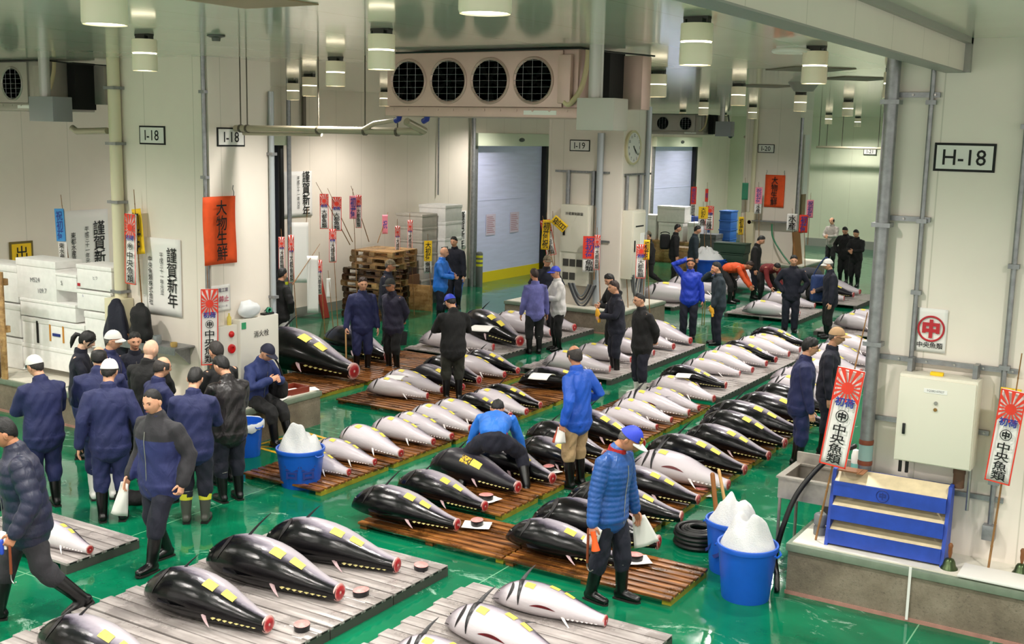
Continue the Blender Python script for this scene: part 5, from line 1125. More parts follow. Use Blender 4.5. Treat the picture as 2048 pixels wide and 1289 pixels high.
def smooth_path(p, n=8):
    o = []; p = [p[0]] + list(p) + [p[-1]]
    for i in range(1, len(p) - 2):
        for j in range(n):
            u = j / n; o.append(.5 * (2 * p[i] + (p[i + 1] - p[i - 1]) * u + (2 * p[i - 1] - 5 * p[i] + 4 * p[i + 1] - p[i + 2]) * u * u + (3 * p[i] - p[i - 1] - 3 * p[i + 1] + p[i + 2]) * u ** 3))
    return o + [p[-2]]
b = MB(); b.rtube(smooth_path(pts), .026, 10); b.build('hose', BLACK, t)
t = thing('valve_canister', 'small grey canister standing at the corner of the near kerb', 'canister', (-2.95, 10.55, .51)); b = MB(); b.lathe([(0, 0), (.06, 0), (.06, .075), (.048, .08), (.048, .10), (.062, .105), (.062, .19), (.05, .205), (0, .21)], 20); b.build('body', M('grey_plastic', '#6c6f70', .5), t); b = MB(); b.lathe([(.0, .21), (.014, .21), (.010, .235), (0, .24)], 10); b.build('knob', STEEL, t)
def bell(x, y, label):
    t = thing('hand_bell', label, 'bell', (x, y, .51)); b = MB(); b.lathe([(.076, 0), (.072, .012), (.058, .03), (.048, .07), (.036, .09), (.012, .10), (0, .102)], 22); b.build('bell_cup', M('green_brass', '#4d5b3f', .3, .85, var=.25, vs=20), t); b = MB(); b.lathe([(.010, .10), (.013, .115), (.019, .15), (.017, .19), (.022, .215), (.012, .235), (0, .238)], 14); b.build('handle', M('dark_turned_wood', '#7a4a24', .4), t)
bell(-1.72, 10.33, 'brass hand bell with wooden handle next to the blue rack'); bell(-1.16, 10.56, 'brass hand bell with wooden handle next to the white board')
t = thing('white_board', 'white plastic board lying over the edge of the near kerb', 'board', (-1.0, 10.36, .513)); b = MB(); b.bevbox(-.62, .7, -.20, .14, 0, .02, .006); b.build('board', WHITE, t)
t = thing('white_strip', 'thin white vertical strip on the face of the near kerb', 'strip', (atY(1822, 1130, 10.16).x, 10.155, 0)); b = MB(); b.box(-.012, .012, -.006, .0, .02, .515); b.build('strip', WHITE, t)
# buckets with crushed ice
BLUEB = M('blue_bucket_plastic', '#1656bf', .35, var=.06, vs=5); ICE = N('crushed_ice'); ICE.set(Base_Color=ICE.ramp(ICE.noise(30, 5), [(.3, '#f6f9fb'), (.7, '#ffffff')]), Roughness=.55); ICE.bump(ICE.noise(70, 6, rough=.75), 1.0, .025); ICE.b.inputs['Subsurface Weight'].default_value = .0; ICE.b.inputs['Subsurface Radius'].default_value = (.04, .05, .06); ICE = ICE.m
def bucket(x, y, r, h, label, ice=0.0, mark='', group=None, mat=BLUEB, bag=False, seed=1, markside=-60):
    t = thing('blue_bucket', label, 'bucket', (x, y, 0), 0, group); r0 = r * .80; b = MB()
    b.lathe([(0, .012), (r0 - .02, .012), (r0, 0), (r0 + .004, .02), (r * .985, h - .05), (r * 1.03, h - .045), (r * 1.045, h - .01), (r * 1.03, h), (r * .97, h), (r * .96, h - .03), (r0 - .015, .03), (0, .03)], 40); b.build('tub', mat, t)
    for s in (-1, 1): b = MB(); b.tube([(s * (r * 1.03), -.07, h - .05), (s * (r * 1.10), -.05, h - .07), (s * (r * 1.11), .05, h - .07), (s * (r * 1.03), .07, h - .05)], .010, 7); b.build('grip', mat, t)
    if mark:
        for i, a in enumerate((markside - 32, markside + 12)):
            m_ = M('dark_blue_mark', '#172c78', .6); o = lettering(t, mark[i % len(mark)], h * .42, m_ if not bag else INK, (math.cos(R(a)) * (r * .905), math.sin(R(a)) * (r * .905), h * .5), .03); o.rotation_euler = (R(84), 0, R(a + 90))
    if bag: b = MB(); n = 36; b.tube([(r * 1.07 * math.cos(2 * math.pi * i / n), r * 1.07 * math.sin(2 * math.pi * i / n), h - .05 + .02 * math.sin(7 * i)) for i in range(n)], [(.05 + .014 * math.sin(5 * i), .012) for i in range(n)], 8, 0, False, (0, 0, 1), True); o = b.build('plastic_bag', M('thin_white_bag', '#dfe3e6', .4), None); o.location = t.location; tag(o, 'white plastic bag pulled over the rim of the small blue bucket', 'bag')
    if ice:
        rs = random.Random(seed); b = MB(); n, k = 40, 16; vs = []; 
        for i in range(k + 1):
            q_ = i / k
            for j in range(n):
                a = 2 * math.pi * j / n; rr = r * .95 * q_; v = Vector((rr * math.cos(a), rr * math.sin(a), 0)); hh = ice * max(0, 1 - q_ ** 3.2)
                hh *= 1 + .75 * mnoise.noise(v * 7.5 + Vector((seed * 3.1, 0, 0))) ; hh += .022 * mnoise.noise(v * 17 + Vector((0, seed, 0)))
                vs.append((v.x, v.y, h - .05 + max(hh, -.02)))
        b.add(vs, [(i * n + j, (i + 1) * n + j, (i + 1) * n + (j + 1) % n, i * n + (j + 1) % n) for i in range(k) for j in range(n)])
        o = b.build('ice_heap', ICE, None, 180); o.location = t.location; tag(o, 'heap of crushed white ice in the ' + label.split(',')[0], 'ice')
    return t
bucket(-9.12, 10.06, .285, .47, 'blue bucket at the start of the long row, marked with characters', .24, '吉', seed=3, markside=-40)
bucket(-10.55, 10.62, .20, .47, 'small blue bucket at the feet of the seated man', .0, '', bag=True, seed=4)
bucket(-3.42, 9.87, .275, .53, 'front blue bucket by the near kerb corner', .27, '', seed=5)
bucket(-3.78, 10.44, .265, .53, 'rear blue bucket with shovel handles', .24, 'ノ', seed=8, markside=-110)
for i, (px, py, q_) in enumerate(((1425, 950, (1450, 1010)), (1438, 942, (1462, 1002)))):
    A = Vector((-3.93 + .1 * i, 10.46 + .08 * i, .50)); Z = atY(px, py, 10.5 + .1 * i); t = thing('wooden_pole', 'short brown tool handle standing in the rear blue bucket' if i == 0 else 'long pale tool handle standing in the rear blue bucket', 'pole', A); b = MB(); b.rtube([(0, 0, -.2), Z - A], .017 if i else .024, 10); b.build('shaft', M('pale_wood', '#c49a62', .5) if i else M('worn_brown_wood', '#8a5626', .5), t)
t = thing('coiled_hose', 'coil of black hose on the wet floor left of the rear bucket', 'hose', (-4.33, 10.92, 0)); b = MB()
for k in range(4): b.tube([((.24 - .012 * (k % 2)) * math.cos(2 * math.pi * i / 40), (.24 - .012 * (k % 2)) * math.sin(2 * math.pi * i / 40), .03 + .045 * k) for i in range(40)], .026, 8, 0, False, None, True)
for k in range(3): b.tube([((.17 - .03 * k) * math.cos(2 * math.pi * i / 40), (.17 - .03 * k) * math.sin(2 * math.pi * i / 40), .16 + .01 * k) for i in range(40)], .02, 8, 0, False, None, True)
b.build('coil', BLACK, t)
# ---------------------------------------------------------------- fan coolers under the ceiling
PINKM = M('pinkish_cooler_casing', '#c3a79c', .38, .25, var=.06, vs=4); GREYM = M('grey_cooler_casing', '#a59f96', .4, .3, var=.06, vs=4)
q = N('fan_mesh'); FANM = M('dark_fan_blades', '#040404', .9, spec=.1)
def cooler(x0, x1, y, z0, z1, fans, mat, label, depth=.8, hose=True, tag_=True):
    t = thing('fan_cooler', label, 'air cooler', (x0, y, z0)); w, h = x1 - x0, z1 - z0; b = MB(); b.bevbox(0, w, .03, depth, 0.02, h, .015); b.build('casing', mat, t)
    b = MB(); b.bevbox(-.02, w + .02, -.015, depth + .02, -.03, .075, .012); 
    for i in range(12): b.lathe([(.014, 0), (.014, .006)], 10, axis='y', c=(.1 + (w - .2) * i / 11, -.015, .045))
    b.build('drip_tray', mat, t)
    fx0, fx1, n = fans; fx0 -= x0; fx1 -= x0; stp = (fx1 - fx0) / max(1, n - 1); r = h * .34
    b = MB(); b.bevbox(0, fx1 + r + .12 if n > 1 else w * .9, 0, .04, .08, h - .01, .006); b.build('front_panel', mat, t)
    for i in range(n):
        cx, cz = fx0 + stp * i, h * .53
        f = MB(); f.lathe([(0, .003), (r * .96, .003)], 32, axis='y', c=(cx, 0, cz)); f.lathe([(r * .95, .004), (r * 1.03, .02), (r * 1.08, .012), (r * 1.10, -.002)], 32, 1, axis='y', c=(cx, 0, cz), caps=False); fo = f.build('fan', [DARK, mat], t)
        b = MB(); b.lathe([(.045, .0), (.045, .01), (0, .012)], 16, axis='y', c=(cx, 0, cz))
        for k in range(5):
            a = 2 * math.pi * k / 5 + i; d = Vector((math.cos(a), 0, math.sin(a))); e = Vector((math.cos(a + .5), 0, math.sin(a + .5))); c0 = Vector((cx, -.004, cz)); b.add([c0 + d * .04, c0 + d * r * .9, c0 + e * r * .9 + Vector((0, -.004, 0)), c0 + e * .04], [(0, 1, 2, 3)])
        b.build('fan_blades', FANM, fo)
        b = MB(); 
        for k in range(-3, 4): zz = k * r * .3; ww = math.sqrt(max(.001, r * r - zz * zz)); b.tube([(cx - ww, -.022, cz + zz), (cx + ww, -.022, cz + zz)], .0022, 4)
        for k in (-1, 0, 1): xx = k * r * .5; ww = math.sqrt(max(.001, r * r - xx * xx)); b.tube([(cx + xx, -.024, cz - ww), (cx + xx, -.024, cz + ww)], .0022, 4)
        b.build('fan_guard', GALV, fo)
    if hose:
        b = MB(); b.bevbox(w - .20, w - .05, -.05, .02, .12, h - .06, .01); b.build('control_cover', mat, t)
        b = MB(); b.tube(smooth_path([Vector(v) for v in ((w + .06, .12, h), (w + .06, .1, h * .75), (w + .03, .04, h * .4), (w - .06, -.03, h * .17), (w - .12, -.03, h * .2))]), .028, 10); b.build('drain_hose', M('cream_hose', '#c9bb94', .5), t)
        b = MB(); b.box(w + .03, w + .2, .35, depth - .1, .0, h); b.build('dark_intake', DARK, t); b = MB(); b.bevbox(w + .18, w + .42, depth - .12, depth + .1, .08, h - .03, .01); b.build('pipe_cover', mat, t)
    b = MB(); b.tube([(-.02, 0, h + .0), (w + .05, 0, h + .005), (w + .25, .25, h - .02), (w + .5, depth, h - .03)], .010, 6); b.build('black_gasket', BLACK, t)
    for x in (.25, w - .25):
        b = MB(); b.tube([(x, .4, h), (x, .4, CZ - z0)], .012, 8); b.build('hanger', GALV, t)
    if tag_: b = MB(); b.box(w - .62, w - .22, -.02, -.016, .0, .045); b.build('name_strip', PAPER, t)
    return t
cooler(-8.24, -5.78, 10.6, 4.45, 5.125, (-7.94, -6.3, 4), PINKM, 'pinkish four-fan cooler hanging in the middle of the ceiling')
cooler(-16.95, -14.35, 10.6, 4.46, 5.125, (-16.75, -15.1, 4), GREYM, 'grey fan cooler hanging over the foam boxes')
cooler(-17.2, -13.95, 33.9, 4.36, 4.96, (-16.9, -14.55, 4), GREYM, 'small-looking far four-fan cooler above the second blue door')
def hung_box(x, y, label, mat, w=.42, zt=4.62, zb=4.30, r=.075):
    t = thing('hanging_junction_box', label, 'junction box', (x, y, zb)); b = MB(); b.bevbox(-w / 2, w / 2, -.16, .16, 0, zt - zb, .008); b.build('box', mat, t)
    b = MB(); b.lathe([(r, zt - zb), (r, CZ - zb)], 20, c=(-w * .2, 0, 0)); b.build('drop_pipe', M('pale_drop_pipe', '#b9b7b3', .35, .2), t); return t
hung_box(-5.42, 10.5, 'pale grey box hanging on a thick pipe beside the big cooler', M('pale_grey_enamel', '#bdb9b2', .4))
hung_box(-14.05, 10.45, 'steel box hanging on a thick pipe beside the grey cooler', M('blue_grey_enamel', '#8d9094', .4, .2), .52, 4.62, 4.28)
hung_box(-13.2, 33.8, 'grey box hanging on a pipe beside the far cooler', M('blue_grey_enamel', '#8d9094', .4, .2), .5, 4.75, 4.3)
# drain pipe of the coolers with its hangers
t = thing('ceiling_drain_pipe', 'long cream drain pipe hung below the ceiling between pillar and cooler', 'pipe', (-11.25, 11.2, 4.24)); b = MB(); b.tube([(0, 0, 0), (3.05, 0, .01), (3.1, 0, .02), (3.1, -.35, .12)], .045, 12); b.tube([(0.1, .05, -.06), (1.45, .05, -.05)], .03, 10); b.build('pipe', M('cream_pipe', '#a9a08a', .3, .15), t)
b = MB(); b.tube([(2.15, 0, .01), (2.45, -.12, .10), (2.9, -.3, .14)], .03, 10); b.build('branch', M('cream_pipe', '#a9a08a', .3, .15), t)
for x in (2.92, 3.32): b = MB(); b.tube([(x, -.32, .13), (x + .06, -.34, .15), (x + .09, -.35, .24)], .034, 10); b.build('blue_elbow', M('blue_elbow', '#1f2f8a', .3), t)
for x in (.1, .22, 1.45, 2.2, 2.7): b = MB(); b.tube([(x, 0, .03), (x, 0, CZ - 4.24)], .009, 6); b.lathe([(.054, -.016), (.054, .016)], 14, axis='x', c=(x, 0, 0)); b.build('hanger', M('dark_hanger', '#5b564a', .4, .5), t)
conduit([(-14.0, 10.75, 4.2), (-13.9, 10.75, 4.15), (-13.25, 10.75, 4.17)], .045, 'short cream pipe running into the I-18 pillar under the grey box', M('cream_pipe', '#a9a08a', .3, .15), 'ceiling_drain_pipe', 'pipe')
conduit([(-13.0, 35.0, 4.3), (-12.7, 34.9, 4.28), (-12.66, 34.9, 4.28)], .04, 'short pipe into the I-20 pillar', M('cream_pipe', '#a9a08a', .3, .15), 'ceiling_drain_pipe', 'pipe')
t = thing('ceiling_drain_pipe', 'long pale pipe hung along the far wall beyond the I-20 pillar', 'pipe', (-13.8, 45.2, 3.98)); b = MB(); b.tube([(0, 0, 0), (5.5, 0, .0)], .05, 10); b.build('pipe', M('cream_pipe', '#a9a08a', .3, .15), t)
for x in (.1, .4, 1.0, 2.4, 3.7): b = MB(); b.tube([(x, 0, 0), (x, 0, CZ - 3.98)], .014, 6); b.build('hanger', M('dark_hanger', '#5b564a', .4, .5), t)
# ---------------------------------------------------------------- fittings of the I-18 pillar
conduit([(-13.0, 10.68, .9), (-13.0, 10.68, CZ)], .085, 'thick cream drain pipe at the edge of the I-18 pillar', M('cream_drain', '#d6cfb0', .35), 'drain_pipe', 'pipe', [(-13.0, 10.68, z) for z in (1.95, 3.2, 4.0, 4.75)], 20)
t = thing('pipe_box', 'cream boxed foot of the thick drain pipe', 'box', (-13.0, 10.66, .51)); b = MB(); b.bevbox(-.16, .16, -.14, .1, 0, 1.35, .01); b.build('box', M('cream_drain', '#d6cfb0', .35), t)
conduit([(XF - .03, 10.72, .51), (XF - .03, 10.72, CZ)], .028, 'grey corner conduit of the I-18 pillar', clips=[(XF - .03, 10.72, z) for z in (1.2, 2.1, 3.6, 4.7)])
conduit([(XF + .05, 11.88, .51), (XF + .05, 11.88, 4.75)], .04, 'pale conduit at the far edge of the I-18 pillar', M('pale_conduit', '#a9b0b4', .35, .3), clips=[(XF + .05, 11.88, z) for z in (1.9, 3.9)], n=14)
t = thing('hydrant_cabinet', 'white fire hydrant cabinet on the I-18 pillar with red lamp panel', 'fire cabinet', (XF, 11.32, .51)); CABW = M('white_cabinet', '#d6d3c8', .4)
b = MB(); b.bevbox(0, .15, -.20, .55, 0, 1.16, .01); b.build('cabinet', CABW, t); b = MB(); b.bevbox(.0, .10, -.56, -.20, .0, 1.10, .008); b.build('lamp_panel', CABW, t)
b = MB(); b.sphere((.11, -.32, .98), (.035, .045, .045), 14); b.build('red_lamp', M('red_lamp', '#c01818', .25), t)
b = MB(); b.lathe([(.065, 0), (.06, .025), (.035, .028), (.03, .012), (0, .012)], 24, axis='x', c=(.10, -.32, .78)); b.build('red_button', M('red_lamp', '#c01818', .25), t)
b = MB(); b.box(.15, .156, -.17, -.09, 1.03, 1.12); b.build('green_mark', M('green_mark', '#2f9463', .5), t); o = lettering(t, '消火栓', .10, INK, (.158, .20, .93), .005, rot=(R(90), 0, R(90))); 
t = thing('white_bag', 'crumpled white plastic bag on top of the fire cabinet', 'bag', (XF + .10, 11.35, 1.67)); b = MB(); b.sphere((0, .0, .12), (.09, .20, .12), 18); 
b.v = [(x * (1 + .25 * mnoise.noise(Vector((x, y, z)) * 9)), y * (1 + .25 * mnoise.noise(Vector((x + 3, y, z)) * 9)), max(0, z * (1 + .3 * mnoise.noise(Vector((x, y + 5, z)) * 11)))) for x, y, z in b.v]; b.build('bag', M('thin_white_bag', '#dfe3e6', .4), t, 180)
t = thing('tape_dispenser', 'tape dispenser with green tape on top of the fire cabinet', 'dispenser', (XF + .08, 11.72, 1.67)); b = MB(); b.bevbox(-.04, .04, -.1, .1, 0, .03, .006); b.tube([(0, .09, .03), (0, .02, .10), (0, -.06, .05)], .006, 6); b.build('frame', BLACK, t); b = MB(); b.lathe([(.045, -.02), (.045, .02), (.03, .02), (.03, -.02), (.045, -.02)], 18, axis='x', c=(0, .03, .055)); b.build('tape_roll', M('green_tape', '#3f9a78', .5), t)
t = thing('yellow_bottle', 'small yellow bottle on the red lamp panel', 'bottle', (XF + .05, 11.02, 1.61)); b = MB(); b.lathe([(0, 0), (.03, 0), (.03, .10), (.012, .13), (.012, .16), (0, .16)], 12); b.build('bottle', M('yellow_bottle', '#cdbb52', .4), t)
P = atX(440, 570, XF); poster((XF + .012, P.y, P.z), FACE_X, .34, .36, [('大電工業', .06, .0, -.07, M('violet_ink', '#4a3a5a', .7), .01, False), ('禁止', .09, .04, -.19, M('pink_ink', '#c05a70', .7), .02, False), ('平成三十一年', .035, 0, -.29, M('violet_ink', '#4a3a5a', .7), .0, False)], 'small paper notice above the red lamp panel')
# shelf on the seen face with pots, tap
t = thing('wall_shelf', 'grey steel shelf with clutter on the I-18 pillar', 'shelf', (-12.22, 10.55, 1.30)); b = MB(); b.box(-.58, .58, -.14, .21, 0, .02); b.box(-.58, .58, -.145, -.135, -.07, .03); b.build('board', GALV, t); b = MB(); b.prism([(-.1, 0), (.2, 0), (.2, -.25)], -.5, -.48, 0, Matrix(((0, 0, 1, 0), (1, 0, 0, 0), (0, 1, 0, 0), (0, 0, 0, 1)))); b.build('bracket', GALV, t); b = MB(); b.prism([(-.1, 0), (.2, 0), (.2, -.25)], .48, .5, 0, Matrix(((0, 0, 1, 0), (1, 0, 0, 0), (0, 1, 0, 0), (0, 0, 0, 1)))); b.build('bracket', GALV, t)
rs = random.Random(3)
for i, (x, c, r, h, nm, lab) in enumerate(((-.45, '#8a5a3a', .05, .09, 'copper_pot', 'brown pot at the pipe end of the steel shelf'), (-.28, '#6b4326', .07, .07, 'copper_pot', 'wide brown pot on the steel shelf'), (-.05, '#c9c6c0', .06, .08, 'glass_jar', 'clear pale jar in the middle of the steel shelf'), (.12, '#9aa0a2', .06, .12, 'steel_mug', 'grey steel mug on the steel shelf'), (.44, '#b79a5a', .05, .06, 'straw_cup', 'straw-coloured cup at the far end of the steel shelf'))):
    t = thing(nm, lab, 'container', (-12.22 + x, 10.52, 1.32)); b = MB(); b.lathe([(0, 0), (r * .8, 0), (r, h * .4), (r * .95, h), (r * .85, h), (r * .8, h * .2), (0, h * .15)], 18); b.build('vessel', M('ves' + c, c, .35, .4 if i in (0, 1, 3) else 0), t)
t = thing('meter_valve', 'grey water valve with red wheel hanging from the steel shelf', 'valve', (-12.06, 10.42, 1.05)); b = MB(); b.lathe([(.03, 0), (.045, .05), (.045, .18), (.03, .22), (.03, .32)], 16); b.build('valve_body', M('grey_plastic', '#6c6f70', .5), t); b = MB(); b.lathe([(0, -.04), (.055, -.04), (.06, -.03), (.055, -.02), (.02, -.015), (.02, .01)], 18); b.build('red_wheel', M('red_lamp', '#c01818', .25), t)
def hung_coat(px, py, label, w, h, c):
    P = atY(px, py, 10.5); t = thing('hanging_coat', label, 'coat', (P.x, 10.5, P.z)); b = MB(); k = 16; pts = [(0, 0, -h * i / k) for i in range(k + 1)]; rr = [(w * (.12 + .38 * min(1, i / 4.5) ** .7 + .03 * math.sin(i)), .05 + .05 * min(1, i / 4)) for i in range(k + 1)]
    b.rtube(pts, rr, 22, 0, (1, 0, 0)); b.v = [(x + .012 * math.sin(14 * z + 9 * x), y + .02 * math.sin(26 * x + 3 * z), z) for x, y, z in b.v]; b.build('coat', c, t, 180); return t
hung_coat(232, 604, 'dark blue coat hanging from the drain pipe', .46, 1.05, NAVY2); hung_coat(280, 612, 'black coat hanging by the steel shelf', .40, .42, BLK)
# seat corner: tray, papers, bag
t = thing('red_tray', 'red-brown document tray on the kerb beside the seated man', 'tray', (-11.08, 12.0, .51), R(85)); TR = M('red_brown_lacquer', '#7d3220', .4); b = MB(); b.box(-.24, .24, -.16, .16, 0, .012); b.build('base', TR, t)
for x0, x1, y0, y1 in ((-.24, .24, -.16, -.148), (-.24, .24, .148, .16), (-.24, -.228, -.148, .148), (.228, .24, -.148, .148)): b = MB(); b.box(x0, x1, y0, y1, .012, .085); b.build('side', TR, t)
o = MB().box(-.19, .19, -.11, .11, 0, .012).build('paper_stack', PAPER, None); o.location = (-11.08, 12.0, .524); o.rotation_euler = (0, 0, R(80)); tag(o, 'white slips lying in the red-brown tray', 'paper')
o = MB().box(-.16, .16, -.11, .11, 0, .006).build('paper_sheet', PAPER, None); o.location = (-11.02, 12.3, .512); o.rotation_euler = (0, 0, R(60)); tag(o, 'white sheet on the kerb beyond the tray', 'paper')
o = MB().box(-.13, .13, -.16, .16, 0, .005).build('paper_sheet', PAPER, None); o.location = (-10.98, 11.66, .512); o.rotation_euler = (0, 0, R(20)); tag(o, 'white sheet on the kerb next to the writing hand', 'paper')
# yellow hatched floor marking
t = bpy.data.objects.new('floor_marking', None); col.objects.link(t); t.location = (-10.35, 11.4, 0); struct(t, 'yellow hatched frame painted on the green floor at the kerb'); YL = M('yellow_floor_paint', '#d9a92a', .35); b = MB(); 
A = [G(505, 893), G(560, 908), G(652, 878), G(612, 866)]; A = [Vector((p.x + 10.35, p.y - 11.4, 0)) for p in A]
def stripe(p, q_, w): d = (q_ - p).normalized(); n_ = Vector((-d.y, d.x, 0)) * w; b.add([p - n_ + Vector((0, 0, .003)), q_ - n_ + Vector((0, 0, .003)), q_ + n_ + Vector((0, 0, .003)), p + n_ + Vector((0, 0, .003))], [(0, 1, 2, 3)])
for i in range(4): stripe(A[i], A[(i + 1) % 4], .03)
for u in (.3, .65): stripe(A[0].lerp(A[3], u), A[1].lerp(A[2], u + .12), .05)
stripe(A[0], A[1].lerp(A[2], .35), .03); b.build('paint', YL, t, None)
# ---------------------------------------------------------------- foam boxes by the I-18 pillar
FOAM = M('white_foam', '#efedea', .7, var=.05, vs=10, bump=.25, bs=120); FOAMG = M('grey_foam', '#b3ada3', .75, var=.08, vs=8, bump=.25, bs=120); TAPEO = M('orange_tape', '#c98a3a', .5)
def foam(px0, py0, px1, py1, Y, label, mat=FOAM, depth=.5, lid=True, marks=(), open_=False, tilt=0, name='foam_box', group='foam boxes'):
    a, c = atY(px0, py1, Y), atY(px1, py0, Y); mx_ = (px0 + px1) / 2; z0_, z1_ = atY(mx_, py1, Y).z, atY(mx_, py0, Y).z; a.z = max(z0_, .515) if Y < 12 else (atY(1340, 482, 36.2).z if Y == 36.2 and py1 == 482 else z0_); w, h = c.x - a.x, z1_ - a.z; t = thing(name, label, 'box', (a.x, Y, a.z), R(tilt), group); b = MB()
    if open_:
        for x0, x1, y0, y1 in ((0, w, 0, .04), (0, w, depth - .04, depth), (0, .04, .04, depth - .04), (w - .04, w, .04, depth - .04)): b.box(x0, x1, y0, y1, 0, h)
        b.box(.04, w - .04, .04, depth - .04, 0, .04)
    else: b.bevbox(0, w, 0, depth, 0, h * (.82 if lid else 1), .012)
    b.build('box', mat, t)
    if lid and not open_: b = MB(); b.bevbox(-.008, w + .008, -.008, depth + .008, h * .82, h, .012); b.build('lid', mat, t)
    for m_ in marks:
        if isinstance(m_[0], str): o = lettering(t, m_[0], m_[1], m_[4] if len(m_) > 4 else M('grey_marker', '#6a6a70', .7), (w * m_[2], -.012, h * m_[3]), .0); o.rotation_euler = (R(90), R(-4), 0)
        else: b = MB(); b.box(w * m_[0], w * m_[1], -.011, .0, h * m_[2], h * m_[3]); b.build('tape', m_[4], t)
    return t
_foamrows = ((36, 520, 110, 600, 'big white foam box with scribbled weight on top of the stack', (('M524', .10, .48, .50), ('109.7', .10, .66, .25))),
    (-46, 528, 33, 600, 'white foam box cut by the picture edge at the top of the stack', ()), (113, 548, 152, 583, 'small foam box with an S mark', (('S', .09, .3, .45, INK),)),
    (155, 532, 222, 580, 'foam box with red sticker just left of the drain pipe, upper', ((.02, .09, .08, .2, REDI), ('ヒラ', .06, .55, .5))), (155, 583, 221, 622, 'foam box just left of the drain pipe, lower', (('5', .05, .2, .7, BLUEI),)),
    (42, 603, 150, 638, 'flat foam box below the scribbled one', ()), (47, 642, 168, 697, 'long white foam tray with black band and orange tapes', ((.24, .27, .1, .9, INK), (.45, .47, .25, .85, TAPEO), (.66, .68, .25, .85, TAPEO), (.50, .62, .45, .55, M('dark_blue_mark', '#172c78', .6)))),
    (172, 626, 222, 697, 'tall white foam box behind the ponytail', ()), (-46, 604, 39, 668, 'white foam box at the picture edge, middle of the stack', (('444', .05, .75, .15, BLUEI),)), (-46, 672, 43, 738, 'white foam box at the picture edge, lower in the stack', ()),
    (48, 701, 222, 745, 'long white foam box lowest in the stack', ()))
for f_ in _foamrows: foam(*f_[:4], 10.72, f_[4], depth=.46, marks=f_[5])
t = thing('wooden_crate', 'brown wooden crate standing upright at the left picture edge', 'crate', (atY(-10, 700, 10.2).x, 10.2, .0)); 
for i, x in enumerate((-.22, -.05, .12)): b = MB(); b.bevbox(x, x + .13, 0, .03, .05, 2.1, .006); b.build('board', WOODK if i < 2 else WOODL, t)
for z in (.4, 1.2, 1.9): b = MB(); b.bevbox(-.24, .27, .03, .09, z, z + .1, .006); b.build('cross_bar', WOODL, t)
struct(kerb(-17.0, -13.88, 10.19, 12.4, 'long concrete kerb below the foam boxes'))
# exit plate on the far wall
P = atX(43, 506, WX + .02); t = thing('exit_plate', 'yellow exit plate on the far wall behind the foam boxes', 'sign', (WX + .01, P.y, P.z), FACE_X); b = MB(); b.box(-.23, .23, -.015, 0, -.2, .2); b.build('frame', M('dark_gold_frame', '#6a5a20', .5), t); b = MB(); b.box(-.19, .19, -.02, -.015, -.16, .16); b.build('face', YELP, t); lettering(t, '出', .26, INK, (0, -.024, 0), .01)
# ---------------------------------------------------------------- back corner: pallets, foam stacks, bollards
def pallet(x, y, z, rz, mat, label, group, s=1.1):
    t = thing('wooden_pallet', label, 'pallet', (x, y, z), R(rz), group); a = s / 2
    b = MB(); n = 7
    for i in range(n): w = s / n; b.box(-a, a, -a + i * w + .02, -a + (i + 1) * w - .01, .12, .14)
    b.build('deck_boards', mat, t); b = MB()
    for i in (0, 3, 6): w = s / 7; b.box(-a, a, -a + i * w + .02, -a + (i + 1) * w - .01, .0, .018)
    b.build('base_boards', mat, t)
    for y_ in (-a + .045, 0, a - .045):
        b = MB(); 
        b.box(-a, a, y_ - .044, y_ + .044, .105, .119)
        for x_ in (-a + .07, 0, a - .07): b.box(x_ - .07, x_ + .07, y_ - .045, y_ + .045, .018, .12)
        b.build('block_row', mat, t)
    return t
SB = G(705, 618)
for i in range(11):
    top = i >= 8; pallet(-16.45 + random.uniform(-.05, .05) + (.25 if top else 0), 20.75 + random.uniform(-.06, .06), .0 + i * .143, random.uniform(-4, 4) + (6 if top else 0), WOODL if top or i in (5,) else WOODK, '%s wooden pallet, %s from the floor in the pallet stack' % ('pale' if top or i == 5 else 'old brown', _ORD[i]), 'pallet stack')
t = thing('sheet_stack', 'pale plywood sheet on edge beside the pallet stack', 'board', (-16.3, 22.0, 0), R(10)); b = MB(); b.bevbox(-.5, .5, 0, .05, 0, .62, .006); b.build('sheet', WOODL, t)
t = thing('cardboard_box', 'brown cardboard box between pallets and foam stacks', 'box', (-16.9, 22.3, 0)); b = MB(); b.bevbox(-.3, .35, -.2, .3, 0, .8, .008); b.build('carton', M('brown_carton', '#6d4a2e', .8, var=.1), t); b = MB(); b.bevbox(-.25, .3, -.15, .25, .805, 1.35, .008); b.build('upper_carton', M('dark_carton', '#50362a', .8, var=.1), t)
for s_, (x, y, w_, n_, m_, lab) in enumerate(((-16.95, 23.0, .62, 7, FOAMG, 'grey foam box'), (-16.75, 23.75, .75, 6, FOAM, 'white foam box'))):
    H_ = 2.45 if s_ else 2.25
    for i in range(n_):
        h = H_ / n_; t = thing('foam_box', '%s, %s from the floor in the %s stack by the big door' % (lab, _ORD[i], 'taller' if s_ else 'lower'), 'box', (x, y, i * h), R(random.uniform(-2, 2)), 'stacked foam boxes by the big door'); b = MB(); b.bevbox(-.4, .4, -w_ / 2, w_ / 2, 0, h * .8, .012); b.build('box', m_, t); b = MB(); b.bevbox(-.41, .41, -w_ / 2 - .01, w_ / 2 + .01, h * .8, h - .002, .012); b.build('lid', m_, t)
bucket(-16.15, 23.3, .36, .62, 'large blue bucket with a shovel in front of the white foam stack', 0, 'イ', markside=-20)
